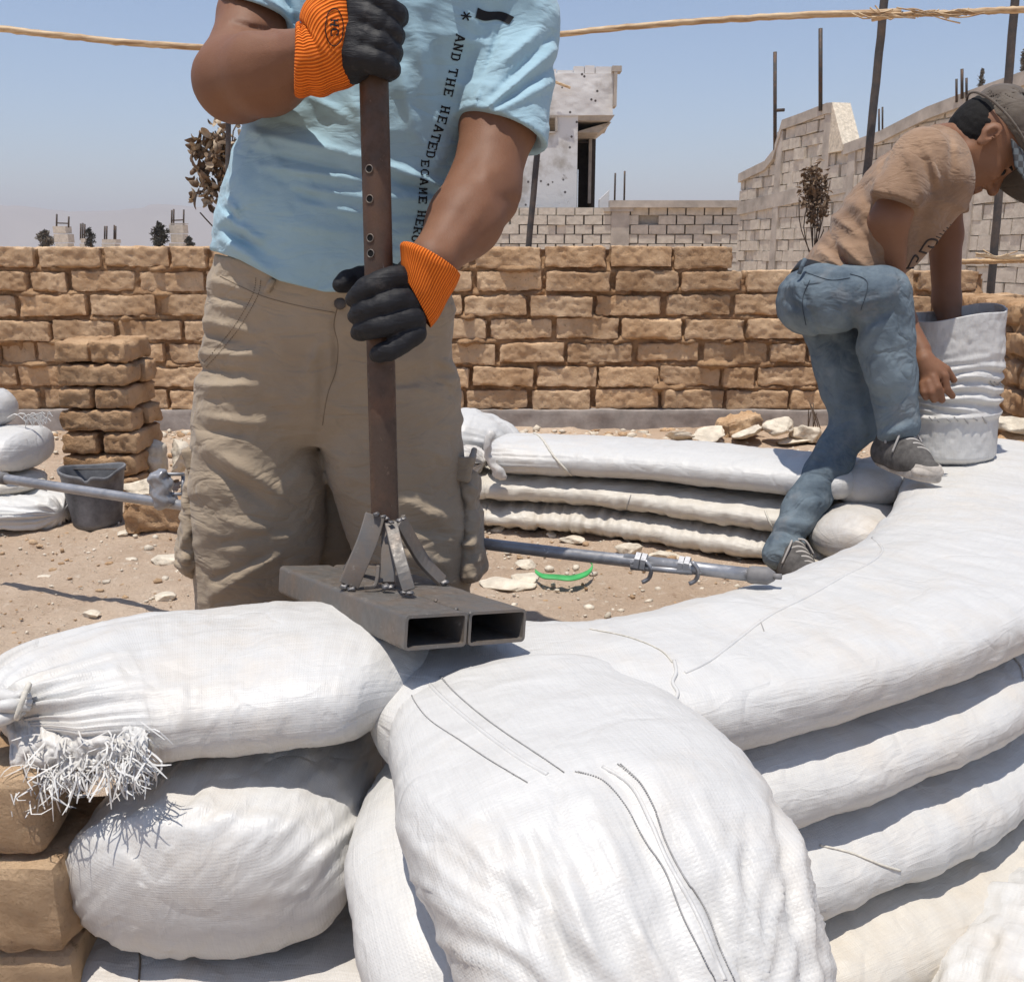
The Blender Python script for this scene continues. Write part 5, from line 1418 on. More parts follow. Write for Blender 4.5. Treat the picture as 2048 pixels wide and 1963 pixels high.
def strap():
    K = [(1070, 1148), (1085, 1158), (1110, 1160), (1140, 1163), (1165, 1158), (1180, 1150), (1185, 1140), (1178, 1133)]
    pts = spline([(*Wz(a, b, .02), 0) for a, b in K], 30)[:, :3]; pts[:, 2] += .006 + .01 * np.linspace(0, 1, 30) ** 3
    V = []; F = []
    for i, p in enumerate(pts):
        wd = .012 * (.5 + .7 * math.sin(math.pi * min(1, .1 + i / 32)))
        for s, t in ((-1, 0), (1, .0), (1, .003), (-1, .003)): V.append(p + np.array([0, s * wd, t + .004 * (s > 0)]))
        if i:
            k = 4 * i
            for j in range(4): F.append((k - 4 + j, k - 4 + (j + 1) % 4, k + (j + 1) % 4, k + j))
    o = mesh('plastic_strap', V, F, M['green'], None); tag(o, 'torn green plastic strap lying on the sand among stones', 'strap')
strap()
# ------------------------------------------------------------------ open earth filled sack on the wall
def cylinder():
    c0 = Wz(1918, 925, .305) + np.array([0, .09, 0]); 
    K = [(c0[0], c0[1], .30), (c0[0] - .002, c0[1], .50), (c0[0] - .012, c0[1] - .01, .735)]
    o = empty('open_sack', c0); tag(o, 'upright open white sack rolled down like a cylinder beside the crouching worker', 'sack')
    H = .43; nc = 200; nz = 130; V = []; tt = np.linspace(0, 1, nz); aa = np.arange(nc) * 2 * math.pi / nc
    T, A = np.meshgrid(tt, aa, indexing='ij')
    r = .138 - .010 * T + .006 * np.sin(A * 2 + 1)
    r = r - .030 * np.clip(1 - T / .06, 0, 1) ** 2
    # gathers radiating from the pulling hand
    px = np.cos(A); G3 = np.stack([np.cos(A), np.sin(A), T * 4], -1)
    band = np.exp(-((T - .56) / .13) ** 2) + .75 * np.exp(-((T - .42) / .05) ** 2)
    th = (A - R(205)) ; th = (th + math.pi) % (2 * math.pi) - math.pi
    ph = (T - .52) * 30 + (T - .52) * 22 * np.exp(-np.abs(th) / .7) 
    r = r + band * .0055 * np.sin(ph * 2.6 + 2.2 * vnoise(G3 * 1.3, 3) + th * 1.6) + band * .004 * fbm(np.stack([np.cos(A) * 1.2, np.sin(A) * 1.2, T * 34 + th * 2], -1), 3, 4)
    r = r + .008 * np.exp(-((T - .335) / .02) ** 2) + .004 * np.exp(-((T - .47) / .012) ** 2) + .003 * fbm(G3 * 1.4, 3, 5) + .0015 * fbm(G3 * np.array([9, 9, 5]), 2, 6)
    X = c0[0] + r * np.cos(A) - .012 * T; Y = c0[1] + r * np.sin(A) * .95; Z = .298 + H * T + .018 * T * np.cos(A - .2) + .006 * T * np.sin(3 * A)
    V = np.stack([X, Y, Z], -1).reshape(-1, 3)
    i, j = np.meshgrid(np.arange(nz - 1), np.arange(nc), indexing='ij'); i = i.ravel(); j = j.ravel(); j2 = (j + 1) % nc
    F = np.stack([i * nc + j, i * nc + j2, (i + 1) * nc + j2, (i + 1) * nc + j], 1)
    q = mesh('sack_wall', V, F, M['bag'], o, True, uv=np.stack([A * .13, T * H], -1).reshape(-1, 2))
    sm = q.modifiers.new('thickness', 'SOLIDIFY'); sm.thickness = .004; sm.offset = -1
    m = MB(); m.tube([(c0[0] - .008, c0[1], .31), (c0[0] - .010, c0[1], .56)], .098, 40); m.build('earth_fill', M['ground'], o, True)
    # rough black stitches in two rows
    bv = BVHTree.FromPolygons([Vector(v) for v in V], F.tolist()); m = MB(); rs = np.random.default_rng(5)
    for (y0, xs) in ((838, [1862, 1874, 1897, 1912, 1932, 1950, 1968, 1996]), (766, [1902, 1908, 1984, 1992, 2003, 2010])):
        for x in xs:
            a = hit(bv, x - 4, y0 - 3 + rs.normal() * 2, .0015); b = hit(bv, x + 4, y0 + 5 + rs.normal() * 2, .0015)
            if a is not None and b is not None: m.tube([a, b], .0018, 5)
    m.each('stitch', M['thread'], o, True)
cylinder()
# ------------------------------------------------------------------ people
def head_sdf(c, fwd, up, s=1.0):
    "c = middle of the skull; fwd = where the face looks; returns field and a local frame"
    f_ = np.asarray(fwd, float); f_ /= np.linalg.norm(f_); u_ = np.asarray(up, float); u_ = u_ - f_ * (u_ @ f_); u_ /= np.linalg.norm(u_); l_ = np.cross(u_, f_)
    Rm = np.stack([f_, l_, u_], 1)      # columns: forward, left, up
    def q(x, y, z): return np.asarray(c) + Rm @ (np.array([x, y, z]) * s)
    E_ = lambda p, r: ell(q(*p), np.array(r) * s, Rm)
    parts = [E_((0, 0, .025), (.098, .076, .088)), E_((.035, 0, -.025), (.062, .062, .072)), cone(q(.045, 0, -.060), q(.070, 0, -.088), .040 * s, .021 * s), cone(q(.0, .043, -.06), q(.05, .02, -.085), .022 * s, .020 * s), cone(q(.0, -.043, -.06), q(.05, -.02, -.085), .022 * s, .020 * s)]
    base = U(.022 * s, *parts)
    brow = cone(q(.082, .03, .018), q(.082, -.03, .018), .013 * s, .013 * s)
    nose = cone(q(.094, 0, .006), q(.116, 0, -.030), .007 * s, .0125 * s); nb = cone(q(.098, .010, -.034), q(.098, -.010, -.034), .008 * s, .008 * s)
    l1 = cone(q(.096, .016, -.058), q(.096, -.016, -.058), .0065 * s, .0065 * s); l2 = cone(q(.093, .014, -.068), q(.093, -.014, -.068), .0075 * s, .0075 * s)
    cheek = [E_((.062, sg * .038, -.020), (.030, .024, .026)) for sg in (1, -1)]
    sock = [ell(q(.095, sg * .030, -.002), np.array((.016, .015, .009)) * s, Rm) for sg in (1, -1)]
    ears = []
    for sg in (1, -1):
        ears.append(U(.006 * s, ell(q(-.010, sg * .088, -.002), np.array((.021, .009, .024)) * s, Rm @ rotz(sg * .45)), ell(q(-.002, sg * .084, -.024), np.array((.013, .008, .018)) * s, Rm @ rotz(sg * .3))))
    earh = [ell(q(-.004, sg * .096, -.008), np.array((.010, .008, .016)) * s, Rm) for sg in (1, -1)]
    b2 = U(.012 * s, base, brow, *cheek); b3 = U(.008 * s, b2, nose, nb); b4 = U(.004 * s, b3, l1, l2, *ears)
    def F(P):
        d = b4(P)
        for g in sock: d = -smin(-d, g(P), .008 * s)
        for g in earh: d = -smin(-d, g(P), .004 * s)
        return d
    F.bb = b4.bb
    return F, q, Rm
def px_loft(rows, wd=(0, 0, 1), nexp=2.0):
    tab = []
    for py, xl, xr, Y, bk, fr in rows:
        a = Wy(xl, py, Y); b = Wy(xr, py, Y); tab.append((a[2], (a[0] + b[0]) / 2, Y, (b[0] - a[0]) / 2, bk, fr))
    tab = sorted(tab); return loft((0, 0, 0), (0, 0, 1), (1, 0, 0), tab, nexp)
def man1():
    o = empty('person', (-.35, 1.92, 0)); tag(o, 'worker in light blue printed t-shirt and khaki cargo trousers gripping the rammer pole', 'person')
    torso = px_loft([(-150, 700, 1000, 1.78, .06, .06), (-95, 620, 1035, 1.79, .09, .09), (-40, 575, 1060, 1.80, .11, .11), (30, 560, 1050, 1.81, .115, .125), (120, 548, 1015, 1.82, .12, .14), (200, 522, 975, 1.83, .13, .155),
                     (260, 494, 955, 1.835, .13, .165), (340, 462, 945, 1.84, .13, .175), (420, 438, 935, 1.845, .135, .178), (490, 433, 925, 1.85, .135, .17), (620, 436, 908, 1.86, .13, .15)], 2.15)
    slR = cone(Pd(1015, 40, 1.70), Pd(1001, 300, 1.63), .090, .078); slR2 = cone(Pd(880, -50, 1.74), Pd(1020, 60, 1.70), .075, .088)
    slL = cone(Pd(600, -60, 1.72), Pd(518, 70, 1.62), .092, .076)
    nR = np.array([-.34, -.25, -.93]); nR /= np.linalg.norm(nR); pR = Pd(1003, 262, 1.63)
    nL = np.array([-.30, -.15, -.95]); nL /= np.linalg.norm(nL); pL = Pd(518, 42, 1.64)
    cutR = cone(Pd(1001, 305, 1.63), Pd(985, 430, 1.60), .070, .070); cutL = cone(Pd(513, 82, 1.62), Pd(480, 170, 1.58), .070, .070)
    fo = folds([(500, 262, 740, 318, 9, .006), (505, 300, 735, 350, 7, -.005), (520, 330, 720, 362, 8, .005), (560, 370, 730, 395, 8, .004), (600, 405, 730, 430, 8, .004), (540, 350, 700, 440, 11, -.004), (560, 445, 700, 470, 10, .003),
                (745, 320, 900, 378, 9, .006), (750, 345, 880, 395, 8, -.005), (760, 395, 890, 400, 10, .004), (760, 430, 880, 428, 9, -.003), (770, 470, 860, 462, 9, .003),
                (985, 190, 1105, 70, 7, -.005), (975, 215, 1110, 100, 7, .006), (980, 222, 1112, 128, 7, -.005), (985, 228, 1105, 165, 8, .005), (1000, 130, 1080, 60, 8, .005), (962, 180, 998, 60, 6, -.005), (945, 215, 985, 120, 5, .005), (922, 330, 950, 250, 8, -.004),
                (500, 250, 560, 330, 12, .004), (450, 430, 520, 480, 9, .006), (447, 455, 520, 500, 8, -.005), (445, 480, 540, 540, 9, .006), (470, 470, 560, 520, 9, -.004), (455, 400, 480, 430, 8, .005), (452, 420, 478, 445, 6, -.005),
                (700, 190, 730, 260, 12, .005), (800, 150, 830, 260, 14, .006), (830, 60, 850, 150, 16, .005), (560, -20, 600, 60, 7, -.006), (500, -30, 585, 30, 7, .006), (600, 180, 700, 240, 10, .005), (560, 240, 650, 270, 9, -.004), (850, 40, 880, 200, 18, -.003)])
    hx = [380, 432, 480, 560, 650, 760, 860, 915, 1000]; hy = [498, 503, 520, 562, 584, 582, 556, 528, 505]
    tor = U(.035, torso, slR, slR2, slL)
    def shirt(P):
        d = torso(P); px, py = proj(P)
        n = .0045 * fbm(P * np.array([9, 9, 18]), 3, 71) + .0016 * fbm(P * 38, 2, 72)
        n = n + .003 * (1 - np.abs(fbm(P * np.array([7, 7, 15]) + .6 * vnoise(P * 5)[..., None], 2, 75))) ** 4
        d = d - 1.6 * fo(P) - n
        hem = (py - np.interp(px, hx, hy)) / 1150.0
        d = np.maximum(d, hem)
        for sl, nn, pp, cc in ((U(.02, slR, slR2), nR, pR, cutR), (slL, nL, pL, cutL)):
            e = sl(P) - 1.6 * fo(P) - n * .8; e = np.maximum(e, (P - pp) @ nn); e = -smin(-e, cc(P), .003)
            d = smin(d, e, .022)
        return d
    shirt.bb = (np.array([-.66, 1.46, .80]), np.array([.34, 2.02, 1.56]))
    neckhole = cone(Pd(900, -70, 1.74), Pd(900, -200, 1.70), .066, .07)
    def shirt2(P): return -smin(-shirt(P), neckhole(P), .006)
    shirt2.bb = shirt.bb
    sh, bs = sdf_obj('tshirt', shirt2, .0038, M['shirt1'], o, 1)
    # body: head, neck, arms, trunk and legs in one skin
    hf, q, Rm = head_sdf(Pd(905, -170, 1.60), (.05, -.92, -.40), (0, -.35, .93), 1.05)
    W_ = np.array
    armR = U(.03, cone(Pd(1025, 40, 1.71), Pd(1001, 240, 1.645), .064, .062), cone(Pd(1001, 240, 1.645), Pd(966, 378, 1.60), .062, .058))
    foR = U(.03, cone(Pd(968, 385, 1.60), Pd(930, 440, 1.56), .056, .057), cone(Pd(930, 440, 1.56), Pd(866, 520, 1.485), .055, .037))
    armL = U(.03, cone(Pd(600, -60, 1.73), Pd(520, 40, 1.65), .067, .065), cone(Pd(520, 40, 1.65), Pd(468, 160, 1.555), .065, .058))
    foL = U(.03, cone(Pd(466, 166, 1.553), Pd(530, 146, 1.50), .059, .060), cone(Pd(530, 146, 1.50), Pd(632, 110, 1.43), .058, .040))
    trunk = px_loft([(-60, 720, 980, 1.80, .08, .08), (120, 580, 985, 1.82, .10, .115), (340, 490, 915, 1.84, .11, .15), (490, 462, 898, 1.85, .11, .14), (800, 440, 890, 1.87, .09, .10)])
    legs = [cone((-.47, 1.89, .62), (-.475, 1.90, .34), .085, .062), cone((-.475, 1.90, .34), (-.455, 1.93, .06), .06, .045), cone((-.27, 1.89, .62), (-.20, 1.90, .34), .085, .062), cone((-.20, 1.90, .34), (-.19, 1.93, .06), .06, .045)]
    neck = cone(Pd(900, -30, 1.76), Pd(904, -130, 1.64), .064, .058)
    hands = [cone(Pd(640, 105, 1.42), Pd(695, 90, 1.43), .032, .024), cone(Pd(862, 530, 1.48), Pd(825, 590, 1.50), .030, .018)]
    crease = folds([(905, 500, 975, 405, 9, .0022), (880, 490, 945, 400, 6, -.0016), (935, 505, 1005, 430, 9, .002), (925, 350, 960, 300, 12, -.0022), (955, 360, 1010, 330, 14, .002), (480, 200, 600, 160, 10, .0022), (500, 110, 600, 95, 9, .002), (520, 150, 610, 130, 7, -.0015), (440, 200, 470, 225, 8, -.002), (470, 48, 555, 68, 6, -.008), (1000, 395, 1040, 410, 8, -.003), (965, 330, 985, 380, 12, .003), (900, 440, 950, 520, 20, .002)])
    core = U(.03, trunk, neck, armR, foR, armL, foL, *hands); lg = U(.02, *legs)
    def body(P): 
        d = smin(core(P), lg(P), .03); d = smin(d, hf(P), .012); return d - crease(P) - .0009 * fbm(P * 22, 3, 95)
    body.bb = (np.array([-.62, 1.28, .0]), np.array([.32, 2.02, 1.70]))
    bo, bb = sdf_obj('body', body, .005, M['skin1'], o, 2)
    # beard and hair
    hcap = U(.01, ell(q(-.012, 0, .045), np.array((.104, .083, .088)), Rm))
    def hair(P): return np.maximum(hcap(P) - .004 * np.abs(fbm(P * 60, 2, 3)), -( (P - q(.03, 0, .035)) @ (Rm @ np.array([-.75, 0, .66])) ) - .02)
    hair.bb = hcap.bb; sdf_obj('hair', hair, .004, M['hair'], o, 1)
    jaw = U(.02, cone(q(.02, .052, -.05), q(.066, .0, -.098), .024, .030), cone(q(.02, -.052, -.05), q(.066, 0, -.098), .024, .030), cone(q(.06, 0, -.095), q(.05, 0, -.115), .03, .024))
    mou = ell(q(.105, 0, -.060), (.02, .024, .014), Rm)
    def beard(P): return np.maximum(jaw(P) - .003 * fbm(P * 90, 2, 5), -mou(P))
    beard.bb = jaw.bb; sdf_obj('beard', beard, .004, M['hair'], o, 1)
    m = MB()
    for sg in (1, -1): m.add(*stone_small(q(.084, sg * .030, -.002), (.011, .011, .011), 1, 0))
    m.build('eyes', M['ink'], o, True)
    # trousers
    pelvis = px_loft([(440, 444, 902, 1.84, .125, .14), (505, 438, 903, 1.85, .13, .150), (560, 426, 903, 1.86, .13, .152), (650, 410, 905, 1.87, .125, .142), (760, 402, 910, 1.88, .12, .132), (820, 396, 914, 1.885, .112, .121), (880, 425, 888, 1.89, .085, .080)], 2.2)
    legA = px_loft([(760, 402, 640, 1.885, .115, .122), (880, 388, 640, 1.89, .11, .125), (1000, 384, 650, 1.895, .105, .125), (1100, 388, 642, 1.90, .10, .12), (1215, 398, 620, 1.905, .10, .11), (1330, 412, 648, 1.91, .095, .10), (1420, 420, 640, 1.92, .09, .095)], 2.1)
    legB = px_loft([(760, 652, 910, 1.885, .115, .122), (880, 645, 924, 1.89, .11, .125), (1000, 676, 938, 1.895, .105, .125), (1100, 708, 946, 1.90, .10, .12), (1215, 735, 938, 1.905, .10, .11), (1330, 715, 925, 1.91, .095, .10), (1420, 722, 915, 1.92, .09, .095)], 2.1)
    pf = folds([(405, 640, 515, 668, 8, .005), (402, 665, 510, 690, 7, -.005), (400, 705, 520, 712, 8, .005), (398, 738, 515, 745, 6, -.005), (397, 770, 520, 768, 8, .005), (398, 800, 500, 795, 6, -.004), (398, 830, 520, 850, 9, .006), (400, 860, 500, 870, 7, -.005),
                (415, 900, 560, 985, 16, .010), (425, 930, 540, 1010, 12, -.008), (440, 1040, 570, 1075, 12, .006), (430, 1090, 580, 1060, 10, -.005), (420, 1190, 560, 1110, 11, .007), (420, 1160, 540, 1110, 8, -.005),
                (560, 870, 650, 720, 20, .005), (645, 700, 640, 860, 8, -.006), (668, 620, 672, 760, 6, -.006), (640, 870, 560, 960, 18, -.006), (640, 860, 520, 800, 15, -.004), (655, 880, 700, 960, 16, .006), (820, 1010, 900, 1040, 14, .008), (800, 1050, 900, 1070, 10, -.005), (810, 1110, 900, 1130, 10, .005),
                (700, 640, 800, 660, 14, .003), (880, 720, 910, 740, 10, .005), (885, 770, 912, 800, 8, -.004), (610, 750, 640, 690, 8, .006), (850, 900, 910, 920, 12, .005), (425, 560, 520, 590, 7, .004), (420, 590, 510, 610, 6, -.004)])
    gus = cone(Pd(662, 850, 2.0), Pd(675, 1190, 2.17), .07, .095)
    pu = U(.018, pelvis, legA, legB, gus)
    def pants(P):
        d = pu(P) - 1.25 * pf(P) - .003 * (1 - np.abs(fbm(P * np.array([8, 8, 22]), 2, 85))) ** 4 - .0035 * fbm(P * np.array([10, 10, 20]), 3, 81) - .0012 * fbm(P * 40, 2, 82)
        px, py = proj(P); top = (np.interp(px, [420, 560, 760, 920], [505, 535, 545, 512]) - py) / 1100.
        return np.maximum(d, top)
    pants.bb = (np.array([-.62, 1.70, .03]), np.array([.02, 2.06, .93]))
    pt, bp = sdf_obj('trousers', pants, .0042, M['khaki'], o, 1, lo=(-.66, 1.68, .08), hi=(.02, 2.26, .93))
    # cargo pockets
    def pocket(pxc, pyt, pyb, w_, Y, seed, lean):
        a = Wy(pxc, pyt, Y); b = Wy(pxc + lean, pyb, Y); hw = w_ / FPX * Y / 2
        core = U(.02, cone(a + [0, 0, -.03], b + [0, 0, .04], hw * .72, hw * 1.05))
        def f(P):
            Q = P.copy(); c = (a + b) / 2; Q[..., 1] = c[1] + (P[..., 1] - c[1]) * .42
            d = core(Q)
            return d - .006 * fbm(P * np.array([26, 26, 30]), 3, seed) - .0015 * fbm(P * 90, 2, seed)
        f.bb = (core.bb[0] - [0, .06, 0], core.bb[1] + [0, .06, 0])
        ob, bvv = sdf_obj('cargo_pocket', f, .004, M['khaki'], o, 1)
        sg = 1 if lean > 0 else -1
        fl = U(.006, rbox(a + [sg * .006, -.012, .004], (.006, .052, .026), .005, roty(R(14 * sg))), rbox(a + [-sg * .010, -.052, .004], (.016, .006, .024), .005, rotz(R(-18 * sg)) @ rotx(R(-6))))
        g = lambda P: fl(P) - .0025 * fbm(P * 30, 2, seed + 4); g.bb = fl.bb; sdf_obj('pocket_flap', g, .0032, M['khaki'], ob, 1)
    pocket(400, 915, 1150, 64, 1.90, 91, -6)
    pocket(936, 930, 1165, 62, 1.90, 92, 8)
    for pts, r in (([(512, 555), (505, 590), (470, 650), (430, 700), (408, 725)], .0007), ([(522, 560), (514, 595), (478, 656), (438, 706), (412, 734)], .0007)):
        stitch_line(bp, pts, r, 'pocket_stitching', M['khaki_seam'], o, 90, .0006, 1)
    stitch_line(bp, [(676, 610), (668, 650), (676, 690), (672, 740), (655, 790), (645, 850)], .0010, 'fly_seam', M['khaki_seam'], o, 60, .0)
    stitch_line(bp, [(440, 552), (520, 590), (600, 612), (670, 625)], .0006, 'waistband_seam', M['khaki_seam'], o, 80, .0004)
    # belt loop, button
    m = MB(); p0 = hit(bp, 548, 558, .004); p1 = hit(bp, 536, 582, .004)
    if p0 is not None and p1 is not None:
        m.tube([p0, (p0 + p1) / 2 + [0, -.003, 0], p1], .0055, 8); m.build('belt_loop', M['khaki'], o, True)
    c = hit(bp, 680, 606, .003)
    if c is not None: m = MB(); m.add(*stone_small(c, (.011, .004, .011), 2, 0)); m.build('trouser_button', M['pole'], o, True)
    # shoes, out of sight behind the sacks
    for x in (-.46, -.19):
        f = U(.02, cone((x, 1.96, .055), (x, 1.86, .05), .045, .042), cone((x, 1.90, .045), (x - .01, 1.74, .032), .043, .032)); g = lambda P, f=f: np.maximum(f(P), .002 - P[..., 2]); g.bb = (f.bb[0], f.bb[1]); sdf_obj('shoe', g, .006, M['shoe'], o, 2)
    return o, sh, bs, bb
P1, SH1, BS1, BB1 = man1()
# ---- lettering printed on the shirt
GL_ = {  # strokes as quads in a 0..1 cell: x0,y0,x1,y1,thickness
 'A': [(.12, 0, .5, 1, .20), (.88, 0, .5, 1, .22), (.28, .34, .72, .34, .14), (0, .05, .3, .05, .12), (.7, .05, 1, .05, .12), (.34, .95, .6, .95, .12)],
 'N': [(.2, 0, .2, 1, .2), (.8, 0, .8, 1, .2), (.2, 1, .8, 0, .22), (0, .05, .38, .05, .12), (0, .95, .3, .95, .12), (.62, .95, 1, .95, .12)],
 'D': [(.22, 0, .22, 1, .22), (0, .07, .7, .07, .14), (0, .93, .7, .93, .14), (.84, .22, .84, .78, .24), (.66, .06, .86, .26, .16), (.66, .94, .86, .74, .16)],
 'T': [(.5, 0, .5, 1, .22), (.02, .92, .98, .92, .16), (.3, .05, .7, .05, .12), (.05, .7, .05, 1, .12), (.95, .7, .95, 1, .12)],
 'H': [(.2, 0, .2, 1, .22), (.8, 0, .8, 1, .22), (.2, .5, .8, .5, .16), (0, .05, .4, .05, .12), (.6, .05, 1, .05, .12), (0, .95, .4, .95, .12), (.6, .95, 1, .95, .12)],
 'E': [(.22, 0, .22, 1, .22), (0, .07, .92, .07, .15), (0, .93, .92, .93, .15), (.22, .5, .66, .5, .15), (.9, 0, .9, .28, .12), (.9, .72, .9, 1, .12), (.66, .38, .66, .62, .1)],
 'C': [(.16, .25, .16, .75, .24), (.3, .08, .8, .08, .16), (.3, .92, .8, .92, .16), (.16, .3, .36, .08, .16), (.16, .7, .36, .92, .16), (.88, .08, .88, .34, .16), (.88, .66, .88, .95, .16)],
 'M': [(.14, 0, .14, 1, .18), (.86, 0, .86, 1, .18), (.14, 1, .5, .3, .18), (.86, 1, .5, .3, .18), (0, .05, .3, .05, .12), (.7, .05, 1, .05, .12), (0, .95, .22, .95, .12), (.78, .95, 1, .95, .12)],
 'R': [(.22, 0, .22, 1, .22), (0, .93, .7, .93, .14), (.2, .5, .7, .5, .14), (.84, .6, .84, .84, .2), (.5, .48, .86, .04, .2), (0, .05, .42, .05, .12), (.76, .05, 1, .05, .12)],
 'O': [(.16, .25, .16, .75, .24), (.84, .25, .84, .75, .24), (.3, .08, .7, .08, .16), (.3, .92, .7, .92, .16), (.16, .28, .34, .08, .16), (.84, .28, .66, .08, .16), (.16, .72, .34, .92, .16), (.84, .72, .66, .92, .16)],
 '*': [(.5, 0, .5, 1, .16), (.08, .22, .92, .78, .16), (.08, .78, .92, .22, .16)],
 '.': [(.3, .1, .7, .1, .3)]}
def letters(bv, items, size, name, mat, parent, ratio=1.0, th=1.0, off=.0012, side=1):
    "items: (glyph, centre px, centre py, reading direction in degrees); projected onto the garment"
    m = MB()
    for g, cx, cy, ang, *rest in items:
        s = size * (rest[0] if rest else 1); ca, sa = math.cos(R(ang)), math.sin(R(ang))
        rx = np.array([ca, sa]); uy = np.array([sa, -ca]) * side
        for (x0, y0, x1, y1, t) in GL_[g]:
            a = np.array([x0 - .5, y0 - .5]); b = np.array([x1 - .5, y1 - .5]); d = b - a; L = np.linalg.norm(d); d /= L; n = np.array([-d[1], d[0]]) * t * th / 2
            k = max(2, int(L * 7) + 1); row = []
            for i in range(k):
                p = a + (b - a) * i / (k - 1)
                for w_ in (p - n, p + n):
                    qx = cx + s * ratio * w_[0] * rx[0] + s * w_[1] * uy[0]; qy = cy + s * ratio * w_[0] * rx[1] + s * w_[1] * uy[1]
                    row.append(hit(bv, qx, qy, off))
            for i in range(k - 1):
                q4 = [row[2 * i], row[2 * i + 1], row[2 * i + 3], row[2 * i + 2]]
                if any(q_ is None for q_ in q4): continue
                if max(np.linalg.norm(q4[0] - q_) for q_ in q4) > .03: continue
                m.add(q4, [(0, 1, 2, 3)])
    return m.build(name, mat, parent, False)
TX = [('*', 932, 33, 100, 1.15), ('A', 920, 77, 100), ('N', 916, 95, 101), ('D', 911, 114, 101), ('T', 906, 145, 101), ('H', 901, 165, 101), ('E', 897, 185, 101), ('H', 890, 220, 101), ('E', 884, 240, 104), ('A', 877, 258, 105), ('T', 871, 275, 104), ('E', 865, 292, 102), ('D', 861, 309, 97, .95),
      ('E', 850, 327, 93, .9), ('C', 849, 345, 92, .9), ('A', 848, 363, 92, .9), ('M', 846, 382, 93, .9), ('E', 845, 400, 93, .9), ('H', 843, 428, 95, .92), ('E', 839, 445, 97, .92), ('R', 835, 461, 98, .92), ('O', 831, 477, 98, .92), ('.', 826, 492, 98, .6)]
letters(BS1, TX, 18.5, 'shirt_lettering', M['ink'], P1, ratio=.86)
def patch(bv, quad, nx, ny, wob, name, mat, parent):
    (x0, y0), (x1, y1), (x2, y2), (x3, y3) = quad; V = []; ok = True
    for i in range(nx + 1):
        u = i / nx
        for j in range(ny + 1):
            v = j / ny; x = (1 - u) * ((1 - v) * x0 + v * x3) + u * ((1 - v) * x1 + v * x2); y = (1 - u) * ((1 - v) * y0 + v * y3) + u * ((1 - v) * y1 + v * y2) + wob * math.sin(u * 7)
            p = hit(bv, x, y, .0014); V.append(p if p is not None else V[-1])
    F = [(i * (ny + 1) + j, (i + 1) * (ny + 1) + j, (i + 1) * (ny + 1) + j + 1, i * (ny + 1) + j + 1) for i in range(nx) for j in range(ny)]
    mesh(name, V, F, mat, parent)
patch(BS1, [(955, 16), (1028, 33), (1018, 48), (950, 36)], 24, 6, 3, 'shirt_patch', M['ink'], P1)
